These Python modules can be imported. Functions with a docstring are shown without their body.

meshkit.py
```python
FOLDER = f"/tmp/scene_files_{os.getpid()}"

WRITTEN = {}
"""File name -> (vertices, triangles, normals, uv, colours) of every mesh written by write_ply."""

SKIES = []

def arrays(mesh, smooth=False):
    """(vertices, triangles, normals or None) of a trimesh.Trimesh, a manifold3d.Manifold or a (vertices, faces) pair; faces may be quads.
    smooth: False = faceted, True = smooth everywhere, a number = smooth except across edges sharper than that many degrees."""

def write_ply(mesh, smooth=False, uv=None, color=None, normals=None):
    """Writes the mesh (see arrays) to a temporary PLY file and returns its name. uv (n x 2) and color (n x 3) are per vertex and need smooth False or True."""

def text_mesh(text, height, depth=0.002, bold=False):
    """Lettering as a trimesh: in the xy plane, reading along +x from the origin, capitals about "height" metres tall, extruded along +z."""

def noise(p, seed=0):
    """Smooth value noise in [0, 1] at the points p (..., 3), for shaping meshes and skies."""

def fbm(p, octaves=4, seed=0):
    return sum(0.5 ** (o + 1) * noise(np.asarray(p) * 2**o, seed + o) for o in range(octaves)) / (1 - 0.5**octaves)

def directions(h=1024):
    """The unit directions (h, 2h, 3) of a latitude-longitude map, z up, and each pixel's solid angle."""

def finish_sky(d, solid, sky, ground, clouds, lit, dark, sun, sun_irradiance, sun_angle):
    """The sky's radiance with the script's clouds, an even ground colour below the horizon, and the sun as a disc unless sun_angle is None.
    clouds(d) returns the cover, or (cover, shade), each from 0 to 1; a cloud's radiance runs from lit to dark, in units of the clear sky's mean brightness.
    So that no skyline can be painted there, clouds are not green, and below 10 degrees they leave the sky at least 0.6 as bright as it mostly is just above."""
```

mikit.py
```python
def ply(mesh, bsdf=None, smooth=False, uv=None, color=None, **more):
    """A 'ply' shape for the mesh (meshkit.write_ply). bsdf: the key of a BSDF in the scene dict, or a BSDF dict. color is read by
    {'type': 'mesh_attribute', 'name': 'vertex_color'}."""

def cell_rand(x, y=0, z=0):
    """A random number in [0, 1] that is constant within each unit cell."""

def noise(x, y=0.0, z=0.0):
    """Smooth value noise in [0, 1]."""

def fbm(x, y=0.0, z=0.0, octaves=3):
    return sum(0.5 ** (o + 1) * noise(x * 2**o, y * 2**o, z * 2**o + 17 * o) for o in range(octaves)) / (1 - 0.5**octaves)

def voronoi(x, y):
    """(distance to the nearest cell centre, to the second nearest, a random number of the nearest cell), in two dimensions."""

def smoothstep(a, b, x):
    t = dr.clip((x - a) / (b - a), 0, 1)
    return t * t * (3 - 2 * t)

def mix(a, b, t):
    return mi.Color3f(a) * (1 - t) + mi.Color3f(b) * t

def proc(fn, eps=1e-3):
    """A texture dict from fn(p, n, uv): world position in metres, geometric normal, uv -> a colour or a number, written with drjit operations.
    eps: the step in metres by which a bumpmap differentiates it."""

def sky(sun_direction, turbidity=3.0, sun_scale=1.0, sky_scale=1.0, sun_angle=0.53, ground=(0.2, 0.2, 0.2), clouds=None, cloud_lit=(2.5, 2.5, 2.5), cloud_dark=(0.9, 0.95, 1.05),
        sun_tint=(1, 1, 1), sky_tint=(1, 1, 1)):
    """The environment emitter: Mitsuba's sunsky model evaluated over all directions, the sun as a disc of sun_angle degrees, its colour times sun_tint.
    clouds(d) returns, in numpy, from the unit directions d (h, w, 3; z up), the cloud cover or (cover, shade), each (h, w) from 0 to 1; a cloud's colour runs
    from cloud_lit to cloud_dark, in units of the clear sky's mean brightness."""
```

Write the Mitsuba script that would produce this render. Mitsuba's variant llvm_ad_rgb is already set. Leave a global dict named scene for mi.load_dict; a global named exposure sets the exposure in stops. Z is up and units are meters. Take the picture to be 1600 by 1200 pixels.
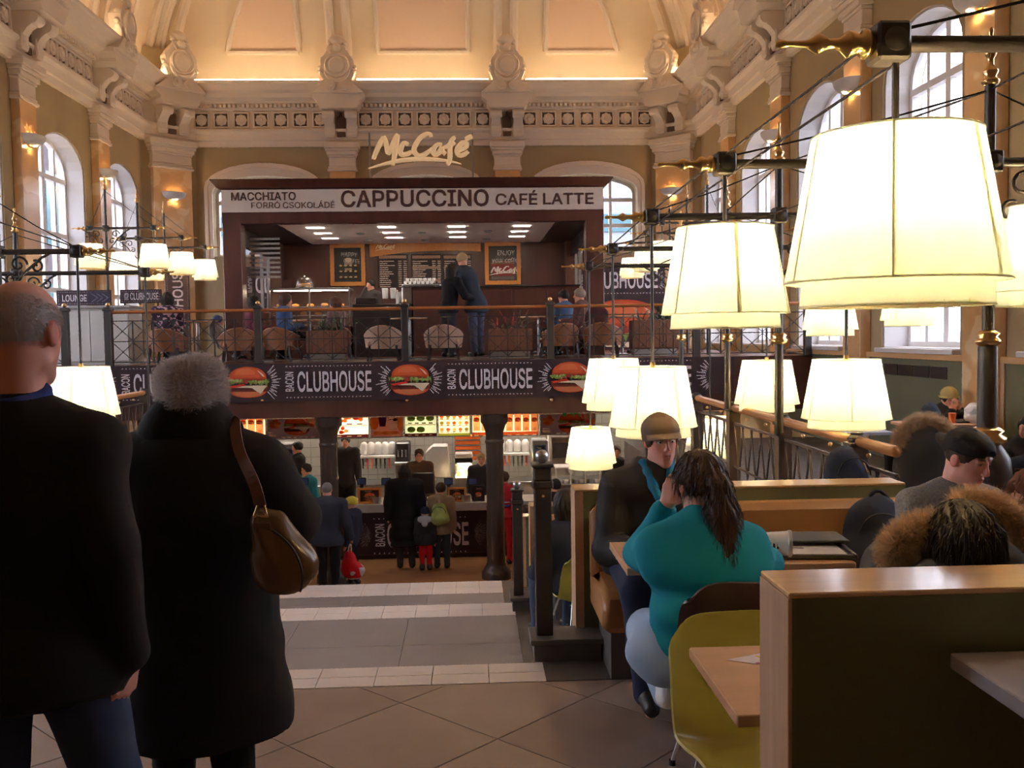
import math, random, sys
import numpy as np, trimesh, shapely, manifold3d
import shapely.geometry as sg
import shapely.affinity as sa
import mitsuba as mi, drjit as dr
import mikit, meshkit

# ------------------------------------------------------------------ camera
F_PX, CX, CY = 1500.0, 800.0, 600.0
ZC = 1.70
YAW, PITCH, ROLL = math.atan(65 / F_PX), math.atan(75 / F_PX), 0.0145
_f = np.array([math.sin(YAW) * math.cos(PITCH), math.cos(YAW) * math.cos(PITCH), -math.sin(PITCH)])
_r = np.array([math.cos(YAW), -math.sin(YAW), 0.0])
_u = np.cross(_r, _f)
CAM_R = _r * math.cos(ROLL) - _u * math.sin(ROLL)
CAM_U = _u * math.cos(ROLL) + _r * math.sin(ROLL)
EYE = np.array([0, 0, ZC])
S4 = mi.ScalarTransform4f
exposure = 2.7
scene = {'type': 'scene'}
labels = {}
scene['camera'] = {'type': 'perspective', 'fov': math.degrees(2 * math.atan(800 / F_PX)), 'fov_axis': 'x',
                   'near_clip': 0.05, 'far_clip': 500.0,
                   'to_world': S4().look_at(origin=EYE.tolist(), target=(EYE + _f).tolist(), up=CAM_U.tolist())}
# ------------------------------------------------------------------ light: overcast winter daylight through the windows
SKY_SCALE, BULB, COVE, SCONCE, KIOSK, MENU = 7.5, 56.0, 3.1, 30.0, 6.0, 0.75
def _clouds(d):
    n = meshkit.fbm(d * 3.0 + 5.0, 4, 3)
    return np.clip(0.75 + 0.5 * (n - 0.5), 0, 1), np.clip(n * 0.6, 0, 1)
scene['sky'] = mikit.sky((-0.35, 0.55, 0.55), turbidity=5.0, sun_scale=0.0, sky_scale=SKY_SCALE, ground=(0.16, 0.16, 0.17), clouds=_clouds,
                         cloud_lit=(2.0, 2.05, 2.3), cloud_dark=(1.1, 1.15, 1.35))

# ------------------------------------------------------------------ helpers
def at(px, py, Y):
    """the point of the plane y = Y that the photograph shows at pixel (px, py)"""
    d = _f * F_PX + CAM_R * (px - CX) - CAM_U * (py - CY)
    t = Y / d[1]
    return EYE + d * t
def atx(px, Y): return at(px, 525, Y)[0]
def atz(px, py, Y): return at(px, py, Y)[2]
V = lambda *a: np.array(a, float)
def unit(a):
    a = np.asarray(a, float)
    return a / max(np.linalg.norm(a), 1e-12)
def cat(ms):
    ms = [m for m in ms if m is not None]
    return trimesh.util.concatenate(ms) if len(ms) > 1 else ms[0]
def TM(loc=(0, 0, 0), rz=0.0, rx=0.0, ry=0.0, s=1.0):
    m = np.eye(4)
    cz, sz, cx, sx, cy, sy = math.cos(rz), math.sin(rz), math.cos(rx), math.sin(rx), math.cos(ry), math.sin(ry)
    R = np.array([[cz, -sz, 0], [sz, cz, 0], [0, 0, 1.0]]) @ np.array([[cy, 0, sy], [0, 1, 0], [-sy, 0, cy]]) @ np.array([[1, 0, 0], [0, cx, -sx], [0, sx, cx]])
    m[:3, :3] = R * np.asarray(s) if np.ndim(s) == 0 else R @ np.diag(s)
    m[:3, 3] = loc
    return m
def xf(mesh, M):
    m = mesh.copy(); m.apply_transform(M); return m
def box(x0, x1, y0, y1, z0, z1, b=0.0):
    """box, its edges chamfered by b"""
    lo, hi = V(min(x0, x1), min(y0, y1), min(z0, z1)), V(max(x0, x1), max(y0, y1), max(z0, z1))
    if b <= 0:
        m = trimesh.creation.box(extents=hi - lo); m.apply_translation((lo + hi) / 2); return m
    b = min(b, 0.45 * float((hi - lo).min()))
    p = []
    for i in range(3):
        for c in np.ndindex(2, 2, 2):
            q = np.where(np.array(c) == 1, hi, lo)
            for j in range(3):
                if j != i: q[j] += b if c[j] == 0 else -b
            p.append(q)
    return trimesh.convex.convex_hull(np.array(p))
def tube(pts, r, sides=8, cap=True):
    """polyline swept with a round section; r a number or one per point"""
    p = np.asarray(pts, float); n = len(p)
    r = np.broadcast_to(np.asarray(r, float), (n,))
    t = np.gradient(p, axis=0); t /= np.linalg.norm(t, axis=1, keepdims=True) + 1e-12
    a = np.cross(t[0], [0, 0, 1.0] if abs(t[0][2]) < 0.9 else [1.0, 0, 0]); a = unit(a)
    A = []
    for k in range(n):
        a = unit(a - t[k] * (a @ t[k])); A.append(a)
    A = np.array(A); B = np.cross(t, A)
    ang = np.arange(sides) * 2 * np.pi / sides
    v = p[:, None] + r[:, None, None] * (np.cos(ang)[None, :, None] * A[:, None] + np.sin(ang)[None, :, None] * B[:, None])
    i, j = np.meshgrid(np.arange(n - 1), np.arange(sides), indexing='ij')
    q = np.stack([i * sides + j, i * sides + (j + 1) % sides, (i + 1) * sides + (j + 1) % sides, (i + 1) * sides + j], -1).reshape(-1, 4)
    f = np.vstack([q[:, [0, 1, 2]], q[:, [0, 2, 3]]])
    v = v.reshape(-1, 3)
    if cap:
        k = len(v); v = np.vstack([v, p[:1], p[-1:]]); s = np.arange(sides)
        f = np.vstack([f, np.stack([(s + 1) % sides, s, s * 0 + k], 1), np.stack([s + (n - 1) * sides, (s + 1) % sides + (n - 1) * sides, s * 0 + k + 1], 1)])
    return trimesh.Trimesh(v, f, process=False)
def cyl(p0, p1, r0, r1=None, sides=12): return tube([p0, p1], [r0, r0 if r1 is None else r1], sides)
def bar(p0, p1, w, h):
    """square bar between two points"""
    p0, p1 = V(*p0), V(*p1); t = unit(p1 - p0)
    a = unit(np.cross(t, [0, 0, 1.0] if abs(t[2]) < 0.95 else [0, 1.0, 0])); b = np.cross(a, t)
    L = np.linalg.norm(p1 - p0); m = trimesh.creation.box(extents=(w, L, h))
    M = np.eye(4); M[:3, 0], M[:3, 1], M[:3, 2], M[:3, 3] = a, t, b, (p0 + p1) / 2
    m.apply_transform(M); return m
def lathe(prof, n=24, axis='z', loc=(0, 0, 0)):
    """profile (r, h) turned about an axis"""
    p = np.asarray(prof, float); k = len(p); ang = np.arange(n) * 2 * np.pi / n
    v = np.stack([p[:, None, 0] * np.cos(ang), p[:, None, 0] * np.sin(ang), np.broadcast_to(p[:, None, 1], (k, n))], -1).reshape(-1, 3)
    i, j = np.meshgrid(np.arange(k - 1), np.arange(n), indexing='ij')
    q = np.stack([i * n + j, i * n + (j + 1) % n, (i + 1) * n + (j + 1) % n, (i + 1) * n + j], -1).reshape(-1, 4)
    f = np.vstack([q[:, [0, 1, 2]], q[:, [0, 2, 3]]])
    for e, s in ((0, 1), (k - 1, -1)):
        if p[e, 0] > 1e-6:
            c = len(v); v = np.vstack([v, [[0, 0, p[e, 1]]]]); s_ = np.arange(n)
            f = np.vstack([f, np.stack([(s_ + 1) % n + e * n, s_ + e * n, s_ * 0 + c], 1)[:, ::s]])
    m = trimesh.Trimesh(v, f, process=False)
    if axis == 'x': m.apply_transform(TM(ry=math.pi / 2))
    elif axis == '-x': m.apply_transform(TM(ry=-math.pi / 2))
    elif axis == 'y': m.apply_transform(TM(rx=-math.pi / 2))
    elif axis == '-y': m.apply_transform(TM(rx=math.pi / 2))
    m.apply_translation(loc); return m
def ball(c, r, sub=2):
    m = trimesh.creation.icosphere(subdivisions=sub, radius=1.0); m.apply_scale(r); m.apply_translation(c); return m
def extr(poly, d):
    """shapely polygon(s) in xy extruded along +z by d"""
    gs = getattr(poly, 'geoms', [poly])
    return cat([trimesh.creation.extrude_polygon(g, d, engine='earcut') for g in gs if g.area > 1e-9])
XZ = np.array([[1, 0, 0, 0], [0, 0, -1, 0], [0, 1, 0, 0], [0, 0, 0, 1.0]])      # xy sketch -> upright, facing -y
def upright(mesh, x, y, z, rz=0.0):
    """a mesh drawn in xy (front = +z) stood up at (x, y, z), its front facing -y turned by rz"""
    return xf(mesh, TM((x, y, z), rz) @ XZ)
def rect(x0, y0, x1, y1): return sg.box(min(x0, x1), min(y0, y1), max(x0, x1), max(y0, y1))
def rrect(x0, y0, x1, y1, r): return sg.box(x0 + r, y0 + r, x1 - r, y1 - r).buffer(r, quad_segs=5)
def ellp(cx, cy, rx, ry, n=20): return sg.Polygon([(cx + rx * math.cos(t), cy + ry * math.sin(t)) for t in np.arange(n) * 2 * math.pi / n])
_txt = {}
def text(s, h, sx=1.0, bold=False, depth=0.002, align='l', spacing=None):
    """lettering in xy, capital height h"""
    k = (s, bold)
    if k not in _txt: _txt[k] = meshkit.text_mesh(s, 1.0, 1.0, bold)
    m = _txt[k].copy(); w = m.bounds[1][0] - m.bounds[0][0]
    m.apply_translation((-m.bounds[0][0] - (w / 2 if align == 'c' else w if align == 'r' else 0), 0, 0))
    m.apply_scale((h * sx, h, depth)); return m
class Print:
    """flat print: coloured sheets laid one over another by a hair's breadth, one mesh with a colour per vertex"""
    def __init__(s, step=0.0012): s.ms, s.cs, s.z, s.step = [], [], 0.0, step
    def poly(s, p, c, up=True):
        for g in getattr(p, 'geoms', [p]):
            if g.area < 1e-8: continue
            v, f = trimesh.creation.triangulate_polygon(g, engine='earcut')
            m = trimesh.Trimesh(np.c_[v, np.full(len(v), s.z)], f, process=False)
            s.ms.append(m); s.cs.append(np.tile(c, (len(v), 1)))
        if up: s.z += s.step
        return s
    def rect(s, x0, y0, x1, y1, c, up=True): return s.poly(rect(x0, y0, x1, y1), c, up)
    def text(s, t, x, y, h, c, sx=1.0, bold=False, align='l', rot=0.0):
        m = text(t, h, sx, bold, 0.0008, align); m.apply_transform(TM((x, y, s.z), rot)); s.ms.append(m); s.cs.append(np.tile(c, (len(m.vertices), 1))); return s
    def mesh(s, m, c):
        m = m.copy(); m.apply_translation((0, 0, s.z)); s.ms.append(m); s.cs.append(np.tile(c, (len(m.vertices), 1))); return s
    def lines(s, x0, y0, w, rows, gap, c, seed=0, h=None):
        """rows of illegibly small print"""
        r = random.Random(seed)
        for k in range(rows):
            s.poly(rect(x0, y0 - k * gap, x0 + w * r.uniform(.55, 1), y0 - k * gap - (h or gap * .38)), c, False)
        s.z += s.step; return s
    def build(s): return cat(s.ms), np.vstack(s.cs)

def lin(r, g, b):
    """sRGB 0..255 -> linear"""
    c = np.array([r, g, b]) / 255.0
    return np.where(c < .04045, c / 12.92, ((c + .055) / 1.055) ** 2.4)
# ---- scene entries
_used = {}
def uniq(key):
    if key not in scene and key not in labels and key not in _used: _used[key] = 0; return key
    while True:
        _used[key] = _used.get(key, 0) + 1
        k = '%s_%03d' % (key, _used[key])
        if k not in scene and k not in labels: return k
def lab(key, label=None, cat=None, group=None, kind=None):
    d = labels.setdefault(key, {})
    for a, b in (('label', label), ('category', cat), ('group', group), ('kind', kind)):
        if b: d[a] = b
def ply(mesh, mat=None, smooth=False, color=None, **more):
    return mikit.ply(mesh, mat, smooth=smooth, color=color, **more)
def place(d, M):
    if M is None: return d
    return {**d, 'to_world': S4(np.asarray(M, float).tolist())}
class Thing:
    def __init__(s, name, label, cat, group=None, kind=None, M=None):
        s.key = uniq(name); s.M = M; labels[s.key] = {}
        lab(s.key, label, cat, group, kind)
    def part(s, name, mesh, mat=None, smooth=False, parent=None, label=None, color=None, kind=None, M=None, **more):
        k = uniq((parent or s.key) + '__' + name)
        d = mesh if isinstance(mesh, dict) else ply(mesh, mat, smooth, color, **more)
        m = s.M if M is None else (M if s.M is None else s.M @ M)
        scene[k] = place(d, m)
        if label or kind: lab(k, label, None, None, kind)
        return k
def solo(name, mesh, mat, label, catg, smooth=False, group=None, kind=None, M=None, color=None, **more):
    k = uniq(name); d = mesh if isinstance(mesh, dict) else ply(mesh, mat, smooth, color, **more)
    scene[k] = place(d, M); lab(k, label, catg, group, kind); return k
def area(L, c=(1, 1, 1)): return {'type': 'area', 'radiance': {'type': 'rgb', 'value': [float(L * x) for x in c]}}

# ---- materials
def mat(key, color, rough=0.6, metal=0.0, spec=0.5, two=True, **kw):
    d = {'type': 'principled', 'base_color': color if isinstance(color, dict) else {'type': 'rgb', 'value': [float(x) for x in color]},
         'roughness': rough if isinstance(rough, dict) else float(rough), 'metallic': float(metal), 'specular': float(spec), **kw}
    scene[key] = {'type': 'twosided', 'bsdf': d} if two else d
    return key
P = mikit.proc
mx, fbm, nz, sst = mikit.mix, mikit.fbm, mikit.noise, mikit.smoothstep
mat('m_plaster', P(lambda p, n, uv: mx((.66, .565, .47), (.73, .63, .53), fbm(p.x * 1.5, p.y * 1.5, p.z * 1.5))), .75, spec=.25)
mat('m_plaster_shadow_dirt', (.10, .06, .04), .8)  # shadow and dirt of the frieze hollows held in the colour
mat('m_vault', P(lambda p, n, uv: mx((.68, .57, .43), (.74, .62, .47), fbm(p.x, p.y, p.z))), .85, spec=.2)
mat('m_panel', (.74, .56, .43), .85, spec=.2)
mat('m_wall', P(lambda p, n, uv: mx((.34, .262, .155), (.38, .295, .18), fbm(p.x * 2, p.y * 2, p.z * 2))), .85, spec=.2)
mat('m_marble', P(lambda p, n, uv: mx(mx((.56, .31, .125), (.68, .42, .20), fbm(p.x * 3, p.y * 3, p.z * 1.2, 4)), (.80, .62, .40), sst(.56, .64, fbm(p.x * 2 + 3 * fbm(p.z, p.x, p.y), p.y * 2, p.z * 2.5 + 7)) * .6)), .25, spec=.5)
mat('m_reveal', (.56, .53, .52), .8, spec=.2)
mat('m_frame_white', (.70, .67, .66), .45)
scene['m_glass'] = {'type': 'thindielectric', 'int_ior': 1.5}
mat('m_kiosk', P(lambda p, n, uv: mx((.050, .017, .014), (.075, .026, .020), fbm(p.x * 9, p.y * 9, p.z * 1.3))), .35, spec=.5)
mat('m_kiosk_black', (.018, .014, .015), .35)
mat('m_sign_white', (.66, .60, .55), .6)
mat('m_text_brown', (.060, .022, .020), .6)
mat('m_white', (.75, .73, .70), .5)
mat('m_cream', (.85, .66, .40), .5)
mat('m_soffit', (.62, .52, .47), .7)
mat('m_iron', (.030, .026, .026), .38, spec=.5)
mat('m_iron_brown', (.045, .030, .022), .4, spec=.5)
mat('m_steel', (.50, .50, .52), .3, metal=1.0)
mat('m_chrome', (.75, .75, .77), .12, metal=1.0)
mat('m_brass', (.78, .52, .24), .17, metal=1.0)
def wood(a, b, ax):
    def fn(p, n, uv):
        q = (p.x, p.y, p.z); g = [q[i] * (2.2 if i == ax else 34.0) for i in range(3)]
        return mx(a, b, fbm(g[0], g[1], g[2], 4))
    return P(fn)
mat('m_oak', wood((.44, .25, .10), (.60, .36, .16), 0), .14, spec=.6, clearcoat=1.0, clearcoat_gloss=.95)
mat('m_oak_end', wood((.40, .24, .14), (.56, .36, .23), 2), .45)
mat('m_oak_y', wood((.48, .27, .12), (.62, .38, .19), 1), .3, spec=.5)
mat('m_table', wood((.50, .28, .16), (.60, .36, .22), 0), .38)
mat('m_rail', wood((.32, .095, .025), (.44, .15, .045), 0), .25, spec=.6)
mat('m_rail_y', wood((.40, .15, .045), (.52, .22, .075), 1), .22, spec=.6)
mat('m_green', (.115, .125, .058), .6)
mat('m_green_dull', (.10, .105, .06), .6)
mat('m_tan', P(lambda p, n, uv: mx((.36, .165, .055), (.42, .20, .07), fbm(p.x * 6, p.y * 6, p.z * 6))), .38, spec=.5)
mat('m_grey_top', P(lambda p, n, uv: mx((.36, .36, .41), (.43, .43, .48), fbm(p.x * 12, p.y * 12, p.z))), .4)
mat('m_chair_yellow', (.50, .46, .095), .3, spec=.5)
mat('m_chair_plum', (.045, .018, .026), .35, spec=.5)
for i_, (a_, b_) in enumerate([((.21, .155, .125), (.255, .19, .155)), ((.195, .145, .118), (.24, .18, .148)), ((.225, .165, .132), (.265, .20, .165))]):
    mat('m_tile_%d' % i_, P(lambda p, n, uv, a_=a_, b_=b_: mx(a_, b_, fbm(p.x * 5, p.y * 5, p.z, 4))), .42, spec=.45)
mat('m_tile_white', P(lambda p, n, uv: mx((.56, .50, .46), (.63, .57, .53), fbm(p.x * 4, p.y * 4, p.z))), .4)
mat('m_grout', (.10, .08, .07), .8)
mat('m_landing', P(lambda p, n, uv: mx((.17, .15, .15), (.23, .205, .20), fbm(p.x * 1.6, p.y * 1.6, p.z, 5))), .45)
mat('m_floor_wood', wood((.27, .135, .06), (.36, .19, .09), 0), .4)
mat('m_floor_dark', P(lambda p, n, uv: mx((.055, .048, .044), (.085, .073, .066), fbm(p.x * 5, p.y * 5, p.z))), .45)
mat('m_slate', (.09, .085, .082), .5)
mat('m_grey', (.30, .29, .28), .5)
mat('m_grey_light', (.50, .48, .45), .5)
mat('m_black', (.012, .012, .013), .45)
mat('m_red', (.55, .03, .03), .5)
mat('m_orange', (.75, .16, .03), .45)
mat('m_brick', (.050, .036, .046), .85)
mat('m_facade', (.22, .23, .26), .85)
mat('m_teal_glass', (.03, .10, .12), .3)
scene['m_vc'] = {'type': 'twosided', 'bsdf': {'type': 'principled', 'base_color': {'type': 'mesh_attribute', 'name': 'vertex_color'}, 'roughness': .55, 'specular': .35}}
scene['m_vc_skin'] = {'type': 'twosided', 'bsdf': {'type': 'principled', 'base_color': {'type': 'mesh_attribute', 'name': 'vertex_color'}, 'roughness': .5, 'specular': .35}}
scene['m_vc_lit'] = {'type': 'principledthin', 'base_color': {'type': 'mesh_attribute', 'name': 'vertex_color'}, 'roughness': .6, 'diff_trans': 1.5, 'spec_trans': 0.0}
scene['m_shade'] = {'type': 'principledthin', 'base_color': {'type': 'rgb', 'value': [.95, .90, .74]}, 'roughness': .8, 'diff_trans': 1.15, 'spec_trans': 0.0, 'eta': 1.3}
scene['m_acrylic'] = {'type': 'thindielectric', 'int_ior': 1.35}
_cloth = {}
def cloth(c, rough=.9, sheen=.25):
    k = 'm_cloth_%d_%d_%d' % tuple(int(round(x * 1000)) for x in c)
    if k not in _cloth: mat(k, c, rough, spec=.15, sheen=sheen); _cloth[k] = 1
    return k
# ================================================================== the hall
XL, XR, YB, YF, CH = -7.6, 5.6, 24.0, -7.0, 1.0
XM = -1.0
MZ, MY = 1.32, 15.3            # mezzanine floor, its front edge
Z2, Z3, ZL = -0.654, -1.37, -2.25
PIL_Y = [20.3, 16.9, 13.5, 10.1, 6.7, 3.3, -0.1, -3.5]
BAY_Y = [21.75, 18.6, 15.2, 11.8, 8.4, 5.0]
PIL_X = [-3.04, 1.0]
BAY_X = [-4.98, -1.02, 2.98]
STRUCT = 'structure'
def arch(cx, w, z0, zs, zt, n=14):
    """window opening: straight sides up to zs, segmental head up to zt"""
    t = np.linspace(0, math.pi, n)
    return sg.Polygon([(cx - w / 2, z0)] + [(cx + w / 2, z0)] + [(cx + w / 2 * math.cos(a), zs + (zt - zs) * math.sin(a)) for a in t])
LWALL = np.array([[0, 0, 1, XL], [1, 0, 0, 0], [0, 1, 0, 0], [0, 0, 0, 1.0]])      # sketch (y, z), front towards +x
RWALL = np.array([[0, 0, -1, XR], [-1, 0, 0, 0], [0, 1, 0, 0], [0, 0, 0, 1.0]])    # sketch (-y, z), front towards -x
T_W = 0.55
pl = rect(XL - T_W, -3.2, XR + T_W, 8.6)
for cx in BAY_X: pl = pl.difference(arch(cx, 2.5, 3.75, 5.30, 5.70))
solo('wall_back', upright(extr(pl, T_W), 0, YB + T_W, 0), 'm_wall', 'ochre end wall of the hall with three arched window openings', 'wall', kind=STRUCT)
for side, Mx, sg_ in (('left', LWALL, 1), ('right', RWALL, -1)):
    pl = rect(sg_ * YF, -3.2, sg_ * YB, 8.6)
    for cy in BAY_Y: pl = pl.difference(arch(sg_ * cy, 2.1, 1.45, 4.95, 5.62))
    m = xf(extr(pl, T_W), TM((0, 0, -T_W))); m.apply_transform(Mx)
    solo('wall_' + side, m, 'm_wall', 'ochre %s side wall with tall arched window recesses' % side, 'wall', kind=STRUCT)
    # pale lining of the window recesses
    for i, cy in enumerate(BAY_Y):
        a = arch(sg_ * cy, 2.1, 1.45, 4.95, 5.62)
        ring = a.difference(a.buffer(-.03))
        m = xf(extr(ring, T_W - .06), TM((0, 0, -T_W + .03))); m.apply_transform(Mx)
        solo('trim', m, 'm_reveal', 'pale grey lining of a tall arched window recess in the %s wall' % side, 'window reveal', group='window recess linings of the %s wall' % side, kind=STRUCT)
    for i, cy in enumerate(BAY_Y):
        a = arch(sg_ * cy, 2.04, 1.48, 4.95, 5.59)
        b = arch(sg_ * cy, 2.28, 1.40, 4.95, 5.74).difference(arch(sg_ * cy, 2.1, 1.40, 4.95, 5.62))
solo('wall_front', box(XL - T_W, XR + T_W, YF - .5, YF, -3.2, 8.6), 'm_wall', 'plain wall behind the viewer', 'wall', kind=STRUCT)

def window(n, cx, w, z0, zs, zt, Mx, label, depth, cols=4, splits=(.30, .56, .82), inset=.10):
    """casement window in the sketch frame of a wall: frame, mullions, transoms and one pane in each light"""
    t = Thing('window_%d' % n, label, 'window', kind=STRUCT)
    a = arch(cx, w, z0, zs, zt); fr = .07
    def put(name, poly, d, z, mt):
        m = xf(extr(poly, d), TM((0, 0, z))); m.apply_transform(Mx); t.part(name, m, mt)
    inn = a.buffer(-fr, join_style=2)
    put('frame', a.difference(inn), .10, -depth, 'm_frame_white')
    xs = [cx - w / 2 + w * k / cols for k in range(cols + 1)]
    zsplit = [z0] + [z0 + (zt - z0) * s for s in splits] + [zt + .1]
    for k in range(1, cols):
        wd = .06 if (cols != 4 or k == 2) else .035
        g = rect(xs[k] - wd, z0, xs[k] + wd, zt).intersection(inn)
        put('mullion', g, .09, -depth + .005, 'm_frame_white')
    for z in zsplit[1:-1]: put('transom', rect(cx - w / 2, z - .045, cx + w / 2, z + .045).intersection(inn), .11, -depth + .002, 'm_frame_white')
    for k in range(cols):
        for j in range(len(zsplit) - 1):
            g = rect(xs[k], zsplit[j], xs[k + 1], zsplit[j + 1]).intersection(inn)
            if g.area < .01: continue
            v, f = trimesh.creation.triangulate_polygon(g, engine='earcut')
            m = trimesh.Trimesh(np.c_[v, np.full(len(v), -depth + .05)], f, process=False); m.apply_transform(Mx)
            t.part('pane', m, 'm_glass')
    return t
BACKW = XZ.copy(); BACKW[1, 3] = YB
num = 1
for i, cx in enumerate(BAY_X):
    window(num, cx, 2.5, 3.75, 5.30, 5.70, BACKW, 'arched window in the end wall, %s' % ('behind the left end of the kiosk', 'behind the middle of the kiosk', 'to the right of the kiosk sign')[i], .42, cols=4, splits=(.36, .69)); num += 1
    pl = arch(cx, 2.78, 3.70, 5.42, 5.96).difference(arch(cx, 2.5, 3.6, 5.30, 5.70)); pl2 = arch(cx, 2.86, 3.66, 5.42, 6.01).difference(arch(cx, 2.70, 3.6, 5.40, 5.90))
    solo('trim', cat([upright(extr(pl, .05), 0, YB, 0), upright(extr(pl2, .09), 0, YB, 0)]), 'm_plaster', 'moulded plaster surround of the arched window %s' % ('behind the left end of the kiosk', 'behind the middle of the kiosk', 'right of the kiosk sign')[i], 'moulding', kind=STRUCT)
ordn = ['nearest the end wall', 'second from the end wall', 'third from the end wall', 'fourth from the end wall', 'fifth from the end wall', 'sixth from the end wall', 'seventh from the end wall', 'eighth from the end wall']
for side, Mx, s in (('left', LWALL, 1), ('right', RWALL, -1)):
    for i, cy in enumerate(BAY_Y):
        window(num, s * cy, 2.04, 1.48, 4.95, 5.59, Mx, 'tall arched window of the %s wall, %s' % (side, ordn[i]), .46); num += 1

# ---- plan loops
def loop(inset):
    """the hall's plan with chamfered corners, moved inwards"""
    k = math.tan(math.radians(22.5))
    x0, x1, y0, y1 = XL + inset, XR - inset, YF + inset, YB - inset
    c = CH - inset * (2 - math.sqrt(2))
    return np.array([(x0, y0), (x1, y0), (x1, y1 - c), (x1 - c, y1), (x0 + c, y1), (x0, y1 - c)])
def loft(profile, closed=True):
    vs = [np.c_[loop(i), np.full(6, z)] for i, z in profile]
    v = np.vstack(vs); f = []
    for a in range(len(profile) - 1):
        for b in range(6):
            c = (b + 1) % 6
            f += [[a * 6 + b, a * 6 + c, a * 6 + 6 + c], [a * 6 + b, a * 6 + 6 + c, a * 6 + 6 + b]]
    return trimesh.Trimesh(v, f, process=False)
# corner chamfer walls
for side, x0, x1 in (('left', XL, XL + CH), ('right', XR, XR - CH)):
    m = extr(sg.Polygon([(x0, YB - CH), (x1, YB), (x0, YB)]), 8.6 - MZ); m.apply_translation((0, 0, MZ))
    solo('wall_corner_' + side, m, 'm_wall', 'ochre bevelled corner of the hall, far %s' % side, 'wall', kind=STRUCT)
_pf = [(0, 6.40), (.10, 6.40), (.12, 6.52), (.16, 6.54), (.18, 6.68), (.24, 6.74), (.24, 6.79), (.12, 6.81), (.12, 7.24), (.16, 7.26), (.16, 7.29), (.20, 7.31), (.20, 7.39),
        (.27, 7.41), (.30, 7.47), (.46, 7.53), (.50, 7.64), (.58, 7.70), (.66, 7.82), (.70, 7.86), (.70, 7.93), (.42, 7.93), (.42, 7.86), (0, 7.86)]
prof = [(i, z if z < 7.3 else 7.3 + (z - 7.3) * .84) for i, z in _pf]
ENT = Thing('cornice', 'cream plaster entablature running round the hall above the pilasters', 'cornice', kind=STRUCT)
ENT.part('moulding', loft(prof), 'm_plaster')
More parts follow.
